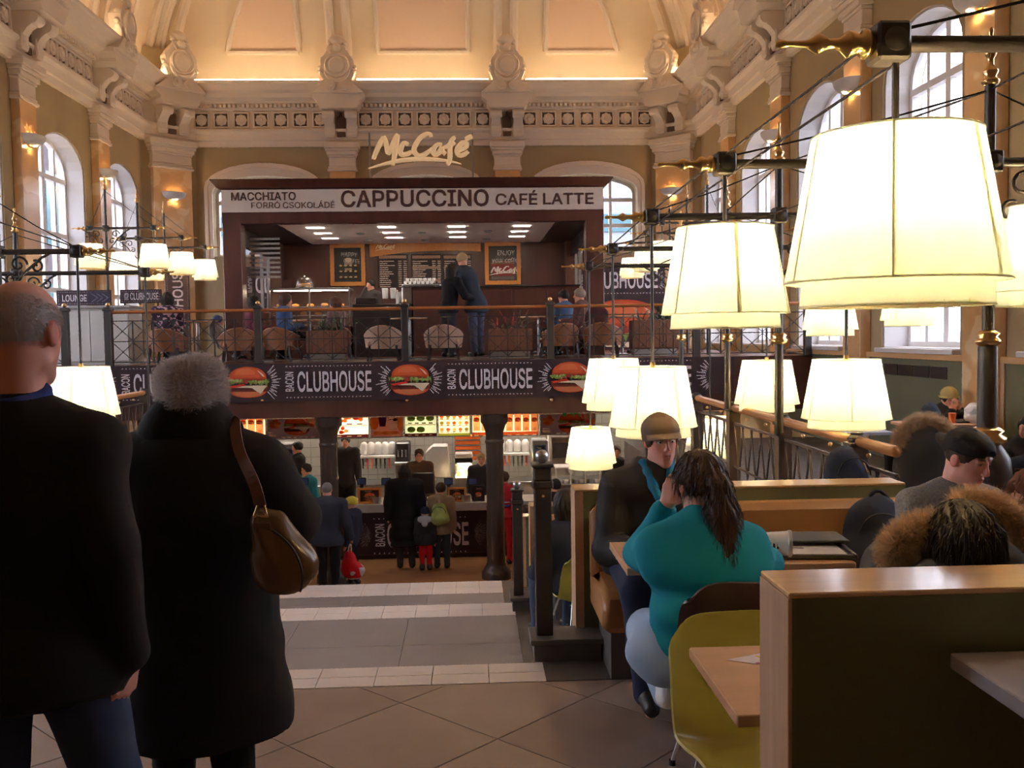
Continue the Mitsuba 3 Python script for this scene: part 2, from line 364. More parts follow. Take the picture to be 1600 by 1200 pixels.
# dentils
dm = []
for x in np.arange(XL + CH + .1, XR - CH - .1, .11): dm.append(box(x, x + .06, YB - .29, YB - .19, 7.305, 7.375))
for y in np.arange(8, YB - CH, .11):
    dm.append(box(XL + .19, XL + .29, y, y + .06, 7.305, 7.375)); dm.append(box(XR - .29, XR - .19, y, y + .06, 7.305, 7.375))
ENT.part('dentils', cat(dm), 'm_plaster', kind='stuff')
# rosettes on flat dark squares, recess shadow and dirt put into their colour
def rosette():
    n = 48; ang = np.arange(n) * 2 * math.pi / n
    rings = []
    for r, h in ((.135, 0), (.130, .03), (.105, .045), (.085, .03), (.06, .028), (.05, .05), (.025, .06), (0.001, .06)):
        k = 1 + (.07 * np.cos(8 * ang) if r > .06 else 0 * ang)
        rings.append(np.stack([r * k * np.cos(ang), r * k * np.sin(ang), np.full(n, h)], 1))
    v = np.vstack(rings); f = []
    for a in range(len(rings) - 1):
        for b in range(n):
            c = (b + 1) % n; f += [[a * n + b, a * n + c, a * n + n + c], [a * n + b, a * n + n + c, a * n + n + b]]
    return trimesh.Trimesh(v, f, process=False)
p_ros = ply(rosette(), 'm_plaster', 35)
p_shadow_plate = ply(cat([box(-.16, .16, -.16, .16, 0, .004)]), 'm_plaster_shadow_dirt')
fr_ = extr(rect(-.19, -.19, .19, .19).difference(rect(-.155, -.155, .155, .155)), .035)
p_rfr = ply(fr_, 'm_plaster')
def wallframe(side, u, z, inset):
    """4x4 of a sketch (x along the wall seen from inside, y up, z into the room)"""
    if side == 'back': M = XZ.copy(); M[:3, 3] = (u, YB - inset, z)
    elif side == 'left':
        M = np.array([[0, 0, 1, XL + inset], [1, 0, 0, u], [0, 1, 0, z], [0, 0, 0, 1.0]])
    elif side == 'right':
        M = np.array([[0, 0, -1, XR - inset], [-1, 0, 0, u], [0, 1, 0, z], [0, 0, 0, 1.0]])
    elif side == 'cl':   # chamfer, far left: normal towards (+1,-1)
        c = V(XL + CH / 2, YB - CH / 2, z) + V(1, -1, 0) / math.sqrt(2) * inset; h = math.sqrt(.5)
        M = np.array([[h, 0, h, c[0]], [h, 0, -h, c[1]], [0, 1, 0, z], [0, 0, 0, 1.0]])
    else:
        c = V(XR - CH / 2, YB - CH / 2, z) + V(-1, -1, 0) / math.sqrt(2) * inset; h = math.sqrt(.5)
        M = np.array([[h, 0, -h, c[0]], [-h, 0, -h, c[1]], [0, 1, 0, z], [0, 0, 0, 1.0]])
    return M
ros = []
for cx in BAY_X:
    for k in range(7): ros.append(('back', cx + (k - 3) * .476))
for s in ('left', 'right'):
    for cy, kk in ((21.75, 5), (18.6, 6), (15.2, 6), (11.8, 6)):
        for k in range(kk): ros.append((s, cy + (k - (kk - 1) / 2) * .40))
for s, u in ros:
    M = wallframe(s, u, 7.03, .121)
    ENT.part('recess', p_shadow_plate, M=M); ENT.part('rosette', p_ros, M=M @ TM((0, 0, .004)))
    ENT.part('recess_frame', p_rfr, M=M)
# consoles, cartouches
def console_mesh():
    ms = []
    for s in (-1, 1):
        u = s * .27
        ms.append(box(u - .13, u + .13, -.40, -.10, 0, .16, .02))
        pr = [(0, -.42), (.14, -.42), (.17, -.32), (.14, -.2), (.24, -.06), (.36, .02), (.40, .12), (.34, .2), (0, .2)]
        m = extr(sg.Polygon(pr), .22); m.apply_transform(np.array([[0, 0, 1, u - .11], [0, 1, 0, 0], [1, 0, 0, 0], [0, 0, 0, 1.0]])); ms.append(m)
        ms.append(xf(cyl((u - .14, .09, .33), (u + .14, .09, .33), .10, sides=14), np.eye(4)))
    pr = sg.Polygon([(-.42, .20), (.42, .20), (.50, .30), (.50, .36), (.62, .46), (.62, .56), (-.62, .56), (-.62, .46), (-.50, .36), (-.50, .30)])
    ms.append(extr(pr, .52))
    return cat(ms)
def pediment_mesh():
    pr = sg.Polygon([(-.62, .56), (.62, .56), (.50, .66), (.30, .84), (.12, .90), (-.12, .90), (-.30, .84), (-.50, .66)])
    ms = [extr(pr, .62)]
    for s in (-1, 1):
        ms.append(cyl((s * .14, .70, .60), (s * .14, .70, .70), .11, sides=18)); ms.append(cyl((s * .14, .70, .69), (s * .14, .70, .73), .05, sides=14))
    return cat(ms)
def cartouche_mesh():
    ms = []
    base = sg.Polygon([(-.34, .86), (.34, .86), (.40, 1.0), (.36, 1.12), (.40, 1.3), (.26, 1.5), (.16, 1.62), (-.16, 1.62), (-.26, 1.5), (-.40, 1.3), (-.36, 1.12), (-.40, 1.0)])
    m = extr(base, .25); m.apply_translation((0, 0, .35)); ms.append(m)
    ms.append(lathe([(.30, 0), (.30, .07), (.27, .11), (.25, .07), (.21, .07), (.17, .12), (0.001, .15)], 28, loc=(0, 1.18, .58)))
    ms.append(tube([(.30 * math.cos(a), 1.13 + .30 * math.sin(a), .64) for a in np.linspace(math.pi * 1.05, math.pi * 1.95, 12)], [.02, .03, .04, .05, .05, .055, .055, .05, .05, .04, .03, .02], 8))
    for s in (-1, 1):
        ms.append(ball((s * .37, 1.06, .55), .075)); ms.append(ball((s * .40, 1.16, .52), .06)); ms.append(ball((s * .33, 1.36, .52), .07))
        ms.append(tube([(s * (.12 + .09 * math.cos(a) * (1 - a / 9)), 1.56 + .1 * math.sin(a) * (1 - a / 9), .58) for a in np.linspace(0, 6.5, 14)], .03, 7))
        ms.append(ball((s * .17, 1.74, .52), .07))
    ms.append(ball((0, 1.60, .6), .10)); m = ball((0, 1.78, .52), 1.0); m = ball((0, 0, 0), 1); m.apply_transform(TM((0, 1.80, .50), s=(.20, .13, .12))); ms.append(m)
    ms.append(tube([(.16 * math.cos(a), 1.56 + .10 * math.sin(a), .60) for a in np.linspace(math.pi, 2 * math.pi, 10)], .025, 6))
    return cat(ms)
p_con, p_ped, p_car = ply(console_mesh(), 'm_plaster', 30), ply(pediment_mesh(), 'm_plaster', 30), ply(cartouche_mesh(), 'm_plaster', 40)
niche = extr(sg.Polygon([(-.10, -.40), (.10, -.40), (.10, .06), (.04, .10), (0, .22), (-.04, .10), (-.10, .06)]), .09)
p_nic = ply(niche, 'm_plaster_shadow_dirt')  # dark plate for a hollow, its shade put into the colour
spots = [('back', x) for x in PIL_X] + [('cl', 0), ('cr', 0)] + [(s, y) for s in ('left', 'right') for y in PIL_Y[:4]]
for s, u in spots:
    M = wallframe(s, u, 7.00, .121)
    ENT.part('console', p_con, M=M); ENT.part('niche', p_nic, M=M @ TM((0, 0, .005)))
    k = ENT.part('pediment', p_ped, M=M @ TM((0, -.02, 0))); ENT.part('cartouche', p_car, M=M @ TM((0, -.02, 0)))
# pilasters
def pilaster_parts(w, z0, z1):
    sh = box(-w / 2, w / 2, z0, z1, 0, .16, .012)
    capp = []
    for a, b, ww, dd in ((5.78, 5.84, .10, .20), (5.84, 5.90, .06, .18), (5.90, 6.12, .02, .16), (6.12, 6.17, .06, .18), (6.17, 6.26, .12, .22), (6.26, 6.33, .18, .26), (6.33, 6.46, .24, .30)):
        capp.append(box(-w / 2 - ww / 2, w / 2 + ww / 2, a, b, 0, dd, .012))
    return sh, cat(capp)
pp = {}
for s, u in [('back', x) for x in PIL_X] + [('cl', 0), ('cr', 0)] + [(s, y) for s in ('left', 'right') for y in PIL_Y]:
    w, z0 = (.62, -2.3) if s != 'cl' and s != 'cr' else (.98, MZ)
    if (w, z0) not in pp:
        a, b = pilaster_parts(w, z0, 5.80); pp[(w, z0)] = ply(a, 'm_marble'), ply(b, 'm_plaster')
    where = {'back': 'end wall beside the kiosk', 'cl': 'far left bevelled corner', 'cr': 'far right bevelled corner', 'left': 'left wall', 'right': 'right wall'}[s]
    if s == 'back': where = 'end wall, %s of the cafe sign' % ('left' if u < 0 else 'right')
    if s in ('left', 'right'): where += ', %s' % ordn[PIL_Y.index(u)]
    t = Thing('pilaster', 'orange marble pilaster with white moulded capital on the ' + where, 'pilaster', kind=STRUCT, M=wallframe(s, u, 0, 0))
    t.part('shaft', pp[(w, z0)][0]); t.part('capital', pp[(w, z0)][1])

# ---- coved vault
VA, VB, VZ0 = 5.2, 4.2, 7.80
def cove_pt(side, u, th, off=0.0):
    ins = VA * (1 - math.cos(th)); z = VZ0 + VB * math.sin(th)
    n = unit((VB * math.cos(th), -VA * math.sin(th)))          # inwards and down
    ins, z = ins + n[0] * off, z + n[1] * off
    return V(u, YB - ins, z) if side == 'back' else V(XL + ins, u, z) if side == 'left' else V(XR - ins, u, z) if side == 'right' else V(u, YF + ins, z)
TH = np.linspace(0, math.pi / 2, 25)
vm = []
for side, a, b in (('back', XL, XR), ('left', YF, YB), ('right', YF, YB), ('front', XL, XR)):
    v, f = [], []
    for th in TH:
        ins = VA * (1 - math.cos(th))
        for u in np.linspace(a + ins, b - ins, 9): v.append(cove_pt(side, u, th))
    for i in range(len(TH) - 1):
        for j in range(8): q = i * 9 + j; f += [[q, q + 1, q + 10], [q, q + 10, q + 9]]
    vm.append(trimesh.Trimesh(v, f, process=False))
vm.append(box(XL + VA, XR - VA, YF + VA, YB - VA, VZ0 + VB, VZ0 + VB + .1))
CEIL = Thing('ceiling', 'coved cream plaster ceiling with raised panels and double ribs', 'ceiling', kind=STRUCT)
CEIL.part('vault', cat(vm), 'm_vault', 40)
solo('roof', box(XL - 1, XR + 1, YF - 1, YB + 1, 12.6, 12.8), 'm_grey', 'roof slab above the vaulted ceiling', 'roof', kind=STRUCT)
rw = []
for a in ((XL - .6, XL - .1, YF, YB), (XR + .1, XR + .6, YF, YB), (XL, XR, YB + .1, YB + .6), (XL, XR, YF - .6, YF - .1)): rw.append(box(*a, 8.0, 12.7))
solo('wall_attic', cat(rw), 'm_grey', 'outer walls behind the vaulted ceiling', 'wall', kind=STRUCT)
def cove_strip(side, path, w, h, base=0.0):
    """raised moulding on the cove along a path of (u, theta)"""
    pts = np.array(path, float); n = len(pts)
    C = np.array([cove_pt(side, u, th, base) for u, th in pts]); O = np.array([cove_pt(side, u, th, base + 1) for u, th in pts]) - C
    t = np.gradient(C, axis=0); t /= np.linalg.norm(t, axis=1, keepdims=True)
    S = np.cross(t, O); S /= np.linalg.norm(S, axis=1, keepdims=True)
    v = []
    for k in range(n):
        for a, b in ((-.5, -.02), (-.5, .6), (-.2, 1), (.2, 1), (.5, .6), (.5, -.02)): v.append(C[k] + S[k] * w * a + O[k] * h * b)
    f = []
    for k in range(n - 1):
        for j in range(6):
            a, b = k * 6 + j, k * 6 + (j + 1) % 6; f += [[a, b, b + 6], [a, b + 6, a + 6]]
    for e in (0, n - 1): f += [[e * 6 + i for i in q] for q in ((0, 1, 2), (0, 2, 3), (0, 3, 4), (0, 4, 5))]
    return trimesh.Trimesh(v, f, process=False)
def cove_sheet(side, uf, ths, off):
    """sheet of the cove between u0(th) and u1(th)"""
    v, f = [], []
    for th in ths:
        a, b = uf(th)
        for u in np.linspace(a, b, 7): v.append(cove_pt(side, u, th, off))
    for i in range(len(ths) - 1):
        for j in range(6): q = i * 7 + j; f += [[q, q + 1, q + 8], [q, q + 8, q + 7]]
    return trimesh.Trimesh(v, f, process=False)
def groin(th): return VA * (1 - math.cos(th))
TA, TB = .205, 1.25
ths = np.linspace(TA, TB, 18)
def panel(side, uf):
    path = [(uf(TA)[0], th) for th in ()]
    L = [(uf(t)[0], t) for t in ths]; R_ = [(uf(t)[1], t) for t in ths]
    ring = []
    bot = [(u, TA) for u in np.linspace(L[0][0], R_[0][0], 5)]; top = [(u, TB) for u in np.linspace(L[-1][0], R_[-1][0], 5)]
    ms = [cove_strip(side, L, .13, .09), cove_strip(side, R_, .13, .09), cove_strip(side, bot, .13, .09), cove_strip(side, top, .13, .09)]
    k = CEIL.part('panel', cove_sheet(side, uf, ths, .02), 'm_panel', True)
    CEIL.part('frame', cat(ms), 'm_plaster', 30, parent=k)
panel('back', lambda t: (-1.02 - 1.10, -1.02 + 1.10))
panel('back', lambda t: (max(XL + groin(t) + 1.75, -7), -3.04 - .98))
panel('back', lambda t: (1.0 + .98, XR - groin(t) - 1.75))
for s in ('left', 'right'):
    for cy in BAY_Y[:5]:
        if cy > 20: panel(s, lambda t: (20.3 + .75, YB - groin(t) - 1.65))
        else: panel(s, lambda t, cy=cy: (cy - .95, cy + .95))
rt = np.linspace(.10, 1.5, 24)
for side, us in (('back', PIL_X), ('left', PIL_Y[:5]), ('right', PIL_Y[:5])):
    for u in us:
        for d in (-.20, .20): CEIL.part('rib', cove_strip(side, [(u + d, t) for t in rt], .20, .14), 'm_plaster', 30)
for s in ('left', 'right'):
    for side in ('back', s):
        pts = []
        for t in rt:
            g = groin(t) + .55 * (1 - .5 * t / 1.5)
            pts.append(((XL + g if s == 'left' else XR - g) if side == 'back' else YB - g, t))
        CEIL.part('rib', cove_strip(side, pts, .22, .15), 'm_plaster', 30)
        pts = []
        for t in rt:
            g = groin(t) + .16
            pts.append(((XL + g if s == 'left' else XR - g) if side == 'back' else YB - g, t))
        CEIL.part('rib', cove_strip(side, pts, .16, .15), 'm_plaster', 30)

# ---- floors
solo('floor', box(XL, XR, YF, 4.64, -.30, -.012), 'm_grout', 'brown tiled floor of the upper level', 'floor', kind=STRUCT)
k_floor = 'floor'
FL = type('x', (), {})()
def floor_tile(poly, z, mt, name='tile', parent='floor'):
    for g in getattr(poly, 'geoms', [poly]):
        if g.geom_type != 'Polygon' or g.area < .004: continue
        m = extr(g, .02); m.apply_translation((0, 0, z - .02))
        scene[uniq(parent + '__' + name)] = ply(m, mt)
rng = random.Random(4)
field = rect(XL + .02, YF + .02, XR - .02, 4.63)
near = rect(-2.8, 1.7, 2.4, 4.63)
ts = .62
for i in range(-14, 15):
    for j in range(-14, 15):
        c = V((i + j) * ts * .7071 - .35, (i - j) * ts * .7071 + 3.1)
        q = sa.translate(sa.rotate(rect(-ts / 2 + .003, -ts / 2 + .003, ts / 2 - .003, ts / 2 - .003), 45, origin=(0, 0)), c[0], c[1]).intersection(near)
        if q.area > .004: floor_tile(q, 0, 'm_tile_%d' % rng.randrange(3))
rest = field.difference(near)
m = extr(rest, .02); m.apply_translation((0, 0, -.02)); solo('floor__tile_field', m, 'm_tile_0', None, None)
labels.pop('floor__tile_field', None)
def strip(y0, y1, z, x0, x1, parent):
    ym = (y0 + y1) / 2
    for a, b in ((y0, ym - .002), (ym + .002, y1)):
        x = x1
        while x > x0 + .01:
            xa = max(x - .284 + .004, x0); floor_tile(rect(xa, a, x, b), z, 'm_tile_white', 'edge_tile', parent); x -= .284
SX0, SX1 = -2.35, .35
strip(4.64, 4.91, 0, SX0, SX1, 'floor')
solo('floor__edge_slab', box(SX0, SX1, 4.64, 4.91, -.3, -.012), 'm_grout', None, None); labels.pop('floor__edge_slab', None)
def flight(y, z0, z1, n, d=.30):
    h = (z0 - z1) / n
    return cat([box(SX0, SX1, y + k * d - .001, y + k * d + d, z1 - .3, z0 - (k + 1) * h) for k in range(n - 1)] or [None])
ST = Thing('staircase', 'broad grey stone staircase with white edged landings leading down to the counters', 'staircase', kind=STRUCT)
for y, a, b, n in ((4.91, 0, Z2, 4), (8.37, Z2, Z3, 5), (11.93, Z3, ZL, 6)):
    h = (a - b) / n
    for k in range(n - 1): ST.part('step', box(SX0, SX1, y + k * .3, y + (k + 1) * .3, b - .2, a - (k + 1) * h), 'm_landing')
ST.part('landing', box(SX0, SX1, 5.81, 8.37, Z2 - .5, Z2 - .012), 'm_landing')
ST.part('landing', box(SX0, SX1, 9.57, 11.93, Z3 - .5, Z3 - .012), 'm_landing')
for y0, y1, z in ((5.81, 8.0, Z2), (9.57, 11.37, Z3)):
    nx = 3
    for i in range(nx):
        xa, xb = SX0 + (SX1 - SX0) * i / nx, SX0 + (SX1 - SX0) * (i + 1) / nx
        yy = y0
        while yy < y1 - .05:
            ye = min(yy + .73, y1); floor_tile(rect(xa + .0015, yy + .0015, xb - .0015, ye - .0015), z, 'm_landing', 'slab', ST.key); yy = ye
strip(8.0, 8.37, Z2, SX0, SX1, ST.key); strip(11.37, 11.93, Z3, SX0, SX1, ST.key)
# terraces beside the stairs, raised aisles along the walls, lower floor
for side, a, b in (('right', SX1, 2.45), ('left', -4.45, SX0)):
    solo('floor_terrace_' + side, cat([box(a, b, 4.64, 5.25, -2.5, 0), box(a, b, 5.25, 8.55, -2.5, Z2), box(a, b, 8.55, 11.93, -2.6, Z3)]), 'm_floor_dark', 'dark stepped terraces for seating along the %s of the stairs' % side, 'floor', kind=STRUCT)
for side, a, b in (('right', 2.45, XR), ('left', XL, -4.45)):
    solo('floor_aisle_' + side, box(a, b, 4.64, 15.25, -2.5, 0), 'm_floor_dark', 'raised aisle floor along the %s wall' % side, 'floor', kind=STRUCT)
solo('floor_lower', box(XL, XR, 11.9, YB, ZL - .2, ZL), 'm_floor_wood', 'brown wood floor in front of the counters', 'floor', kind=STRUCT)
solo('mezzanine', cat([box(XL, XR, MY + .06, YB, .95, MZ), box(XL, XR, MY, MY + .3, .455, .95)]), 'm_kiosk', 'dark brown mezzanine floor and edge beam above the counters', 'mezzanine', kind=STRUCT)
solo('ceiling_lower', box(XL, XR, MY + .3, YB, .60, .72), 'm_soffit', 'plaster ceiling under the mezzanine', 'ceiling', kind=STRUCT)
# cast iron columns under the mezzanine
cprof = [(.24, 0), (.24, .10), (.20, .16), (.17, .20), (.15, .26), (.14, 2.2), (.155, 2.22), (.155, 2.26), (.14, 2.28), (.15, 2.42), (.19, 2.52), (.22, 2.56), (.22, 2.70), (0.001, 2.705)]
pc = ply(lathe(cprof, 20), 'm_iron_brown', 40)
for x, w in ((atx(510, 15.6), 'left of the counter queue'), (atx(770, 15.6), 'right of the child with the green backpack'), (-5.1, 'farthest left, behind the walking couple'), (3.1, 'farthest right, behind the hanging lamps')):
    solo('column', pc, None, 'dark brown cast iron column under the mezzanine, ' + w, 'column', M=TM((x, 15.55, ZL)))
# facades outside
fb = Thing('outside_building', 'pale building with teal window bands seen through the window right of the kiosk', 'building')
fb.part('wall', box(-14, 16, 44, 50, -3, 8.0), 'm_facade')
for z in (.6, 2.6, 4.6, 6.4): fb.part('window_band', box(-13, 15, 43.93, 44.05, z, z + .8), 'm_teal_glass')
fb2 = Thing('outside_building', 'purplish brick building seen through the left windows', 'building')
fb2.part('wall', box(-22, -15, 34, 70, -3, 9.5), 'm_brick')
for k in range(9): fb2.part('window', box(-15.03, -14.9, 35 + k * 3.6, 36.6 + k * 3.6, 1.2, 3.8), 'm_teal_glass'); fb2.part('window', box(-15.03, -14.9, 35 + k * 3.6, 36.6 + k * 3.6, 5.2, 7.8), 'm_teal_glass')
# ================================================================== fixed lights of the hall
def cove_seg(side, a, b):
    if side == 'back': p0, p1 = (a, YB - .60, 7.865), (b, YB - .60, 7.865)
    elif side == 'left': p0, p1 = (XL + .52, a, 7.86), (XL + .52, b, 7.86)
    else: p0, p1 = (XR - .52, a, 7.86), (XR - .52, b, 7.86)
    return cyl(p0, p1, .028, sides=8)
WARM = (1.0, .76, .46)
for (a, b), w in zip(((XL + 1.15, -3.04 - .45), (-3.04 + .45, 1.0 - .45), (1.0 + .45, XR - 1.15)), ('left', 'middle', 'right')):
    solo('cove_light', ply(cove_seg('back', a, b), 'm_white', emitter=area(COVE, WARM)), None, 'glowing cove light strip on the end wall cornice, %s bay' % w, 'light strip')
for s in ('left', 'right'):
    for i in range(3):
        a, b = [(21.0 - .3, 22.9), (14.0, 19.8), (2.0, 13.0)][i]
        solo('cove_light', ply(cove_seg(s, a, b), 'm_white', emitter=area(COVE, WARM)), None, 'cove light strip hidden on the %s cornice, %s' % (s, ('nearest the end wall', 'in the middle', 'nearest the viewer')[i]), 'light strip')
# sconces
def sconce_shell():
    n = 20; v, f = [], []
    prof = [(.30, .10), (.285, .04), (.22, -.03), (.12, -.06), (.10, -.055), (.20, -.02), (.265, .045), (.28, .10)]
    for r, z in prof:
        for k in range(n + 1):
            a = math.pi * k / n; v.append((r * math.cos(a), z, r * .85 * math.sin(a)))
    for i in range(len(prof) - 1):
        for k in range(n): q = i * (n + 1) + k; f += [[q, q + 1, q + n + 2], [q, q + n + 2, q + n + 1]]
    return trimesh.Trimesh(v, f, process=False)
p_scon = ply(sconce_shell(), 'm_reveal', 40)
p_sbulb = ply(cat([xf(cyl((0, -.075, .09), (0, -.065, .09), .035, sides=12), np.eye(4)), cyl((0, .02, .09), (0, .03, .09), .05, sides=12)]), 'm_white', emitter=area(SCONCE, (1.0, .62, .28)))
p_sback = ply(box(-.07, .07, -.08, .12, 0, .03, .008), 'm_brass')
for s, u in [('back', x) for x in PIL_X] + [('cl', 0), ('cr', 0)] + [(s, y) for s in ('left', 'right') for y in PIL_Y[:4]]:
    if s == 'back': continue
    where = {'cl': 'far left corner pilaster', 'cr': 'far right corner pilaster', 'left': 'left wall pilaster', 'right': 'right wall pilaster'}[s]
    if s in ('left', 'right'): where += ' ' + ordn[PIL_Y.index(u)]
    t = Thing('wall_sconce', 'half bowl uplighter sconce on the ' + where, 'wall lamp', M=wallframe(s, u, 5.12, .16))
    t.part('bowl', p_scon); t.part('bulb', p_sbulb); t.part('back_plate', p_sback)

# ================================================================== pendant lamps on their iron frames
def cone_shell(r0, z0, r1, z1, th=.003, n=48):
    """open conical shell as a single sheet"""
    ang = np.arange(n) * 2 * math.pi / n
    v = np.vstack([np.stack([r * np.cos(ang), r * np.sin(ang), np.full(n, z)], 1) for r, z in ((r0, z0), ((r0 + r1) / 2, (z0 + z1) / 2), (r1, z1))])
    f = []
    for a in range(2):
        for b in range(n): c = (b + 1) % n; f += [[a * n + b, a * n + c, a * n + n + c], [a * n + b, a * n + n + c, a * n + n + b]]
    return trimesh.Trimesh(v, f, process=False)
def ring(r, z, w=.006, n=40): return tube([(r * math.cos(a), r * math.sin(a), z) for a in np.linspace(0, 2 * math.pi, n + 1)], w / 2, 6, cap=False)
R_BOT, R_TOP, H_SH = .285, .215, .385
p_shade = ply(cone_shell(R_BOT, 0, R_TOP, H_SH), 'm_shade', True)
p_inner = ply(cone_shell(.245, -.065, .238, .02), 'm_shade', True)
p_rims = [ply(ring(R_BOT, 0), 'm_shade', True), ply(ring(R_TOP, H_SH), 'm_shade', True), ply(ring(.245, -.065), 'm_shade', True)]
sp = []
for k in range(6):
    a = k * math.pi / 3 + .35
    sp.append(bar((R_BOT * math.cos(a) * .985, R_BOT * math.sin(a) * .985, .0), (R_TOP * math.cos(a) * .985, R_TOP * math.sin(a) * .985, H_SH), .016, .003))
p_ribs = [ply(m_, 'm_shade') for m_ in sp]
p_spider = ply(cat([bar((-R_TOP, 0, H_SH - .01), (R_TOP, 0, H_SH - .01), .006, .006), bar((0, -R_TOP, H_SH - .01), (0, R_TOP, H_SH - .01), .006, .006), cyl((0, 0, .26), (0, 0, H_SH + .03), .018, sides=10)]), 'm_brass')
gr = [bar((-math.sqrt(.243 ** 2 - x * x), x, -.06), (math.sqrt(.243 ** 2 - x * x), x, -.06), .004, .012) for x in np.arange(-.22, .23, .04)]
p_louvre = ply(cat(gr), 'm_cream')
p_bulb = ply(ball((0, 0, .235), .05, 2), 'm_white', emitter=area(BULB, (1.0, .74, .38)))
def pendant(p, ztop, label, group=None, s=1.0):
    """p: centre of the shade's lower rim"""
    t = Thing('pendant_lamp', label, 'pendant lamp', group, M=TM(p, rz=random.Random(int(p[0] * 97 + p[1] * 31)).uniform(0, 1), s=s))
    k = t.part('shade', p_shade); 
    for q in p_ribs: t.part('rib', q, parent=k)
    for q in p_rims[:2]: t.part('rim', q, parent=k)
    k2 = t.part('inner_shade', p_inner); t.part('rim', p_rims[2], parent=k2); t.part('louvre', p_louvre, kind='stuff'); t.part('bulb', p_bulb); t.part('spider', p_spider)
    L = (ztop - p[2]) / s
    t.part('stem', cyl((0, 0, H_SH), (0, 0, L + .02 / s), .010, sides=8), 'm_iron', True)
fin_prof = [(.026, 0), (.034, .012), (.034, .02), (.022, .03), (.03, .05), (.03, .058), (.014, .075), (.012, .10), (.02, .115), (.024, .125), (.018, .135), (.009, .15), (.007, .19), (.009, .2), (.011, .21), (.007, .222), (.001, .225)]
BAR_Z = 2.455
p_fin = {d: ply(lathe([(r * 1.15, h * 1.15) for r, h in fin_prof], 14, d), 'm_brass', True) for d in ('z', 'x', '-x')}
p_block = ply(cat([box(-.045, .045, -.045, .045, -.05, .05, .008), lathe([(.03, 0), (.032, .008), (.018, .014), (.001, .016)], 12, '-y', (0, -.045, 0))]), 'm_iron', 30)
def scroll(s=1.0):
    ms = []
    for sx in (-1, 1):
        for (cx, cz, r0, a0, sgn) in ((.16, -.10, .07, 0, 1), (.30, -.12, .055, 2, -1), (.10, -.22, .05, 1, 1)):
            pts = [(sx * (cx + r0 * (1 - k / 26) * math.cos(a0 + sgn * k * .35)), 0, cz + r0 * (1 - k / 26) * math.sin(a0 + sgn * k * .35)) for k in range(22)]
            ms.append(tube(pts, .009, 6))
        ms.append(tube([(sx * .03, 0, -.38), (sx * .12, 0, -.28), (sx * .2, 0, -.17), (sx * .34, 0, -.05), (sx * .40, 0, -.02)], .011, 6))
    return cat(ms)
p_scroll = ply(scroll(), 'm_iron', True)
def standard(xp, y, z0, xa, xb, zb, ztop, label, lower=True, thick=.028):
    """lamp standard: pole at xp from z0, crossbar from xa to xb at height zb, finials, guys, scroll bracket"""
    t = Thing('lamp_standard', label, 'lamp post')
    t.part('pole', cyl((xp, y, z0), (xp, y, ztop), thick, thick * .85, 14), 'm_iron', True)
    t.part('finial', p_fin['z'], M=TM((xp, y, ztop)))
    t.part('collar', lathe([(.03, 0), (.055, .015), (.055, .03), (.04, .045), (.052, .06), (.03, .075)], 16, loc=(xp, y, 1.62 if zb < 3 else z0 + 1.0)), 'm_brass', True)
    if lower:
        t.part('lower_pole', cyl((xp, y, z0), (xp, y, 1.62), .047, .042, 14), 'm_iron', True)
        t.part('collar', lathe([(.05, 0), (.085, .015), (.085, .035), (.06, .05), (.075, .065), (.05, .08)], 18, loc=(xp, y, z0 + .30)), 'm_brass', True)
        t.part('base', lathe([(.14, 0), (.14, .05), (.10, .10), (.11, .16), (.10, .24), (.06, .30)], 18, loc=(xp, y, z0)), 'm_iron', 35)
    t.part('crossbar', cyl((xa, y, zb), (xb, y, zb), .022, sides=12), 'm_iron', True)
    for x, d in ((xa, '-x'), (xb, 'x')):
        t.part('joint_block', p_block, M=TM((x, y, zb)))
        t.part('end_finial', p_fin[d], M=TM((x + (-.045 if d == '-x' else .045), y, zb)))
        t.part('guy_cable', tube([(xp, y, ztop - .02), ((xp + x) / 2, y, (ztop + zb) / 2 - .01), (x, y, zb + .03)], .0045, 5), 'm_iron', True)
    t.part('joint_block', p_block, M=TM((xp, y, zb)))
    t.part('scroll_bracket', p_scroll, M=TM((xp, y, zb)))
    return t
BY = [2.53, 4.3, 6.2, 8.5, 10.6]
nth = ['nearest the viewer', 'second from the viewer', 'third from the viewer', 'fourth from the viewer', 'farthest of the five']
LX = [at(1388, 72, 2.53)[0], at(1132, 253, 4.3)[0], at(1018, 345, 6.2)[0], at(957, 393, 8.5)[0], at(920, 418, 10.6)[0]]
XP = [2.30, 2.37, 2.02, 2.30, 2.35]
X2 = [2.6, 2.60, 2.42, 2.62, 2.62]
for k in range(5):
    standard(XP[k], BY[k], .87 if k < 2 else 1.02, LX[k], 3.1, BAR_Z, 2.80, 'dark iron lamp standard with brass finials over the right seating, ' + nth[k], lower=(k < 2))
LZ = [at(1405, 440, 2.53)[2], at(1137, 490, 4.3)[2], at(1021, 665, 6.2)[2], at(960, 628, 8.5)[2], at(922, 722, 10.6)[2]]
LD = ['very large in view, hanging top right', 'second largest in view, left of the biggest shade', 'directly above the khaki cap, front of an overlapping pair', 'half hidden behind the shade above the man in the khaki cap', 'small and low, just left of the man in the khaki cap']
for k in range(5): pendant((LX[k] + (.02 if k == 0 else 0), BY[k], LZ[k]), BAR_Z, 'cream drum pendant lamp, ' + LD[k])
L2 = [(None), (at(1645, 455, 4.3), 'cut off by the right edge of the photo'), (at(1322, 653, 6.2), 'above the wooden handrail, below the biggest shade'), (at(1198, 630, 8.5), 'above the lattice railing, left of the one over the handrail'), (at(1110, 705, 10.6), 'low, right of the khaki cap, behind the dark haired woman')]
for k in range(1, 5): pendant(L2[k][0], BAR_Z, 'cream drum pendant lamp, ' + L2[k][1])
XB = at(1297, 515, 9.97); LTOP = XB[2] + 1.05
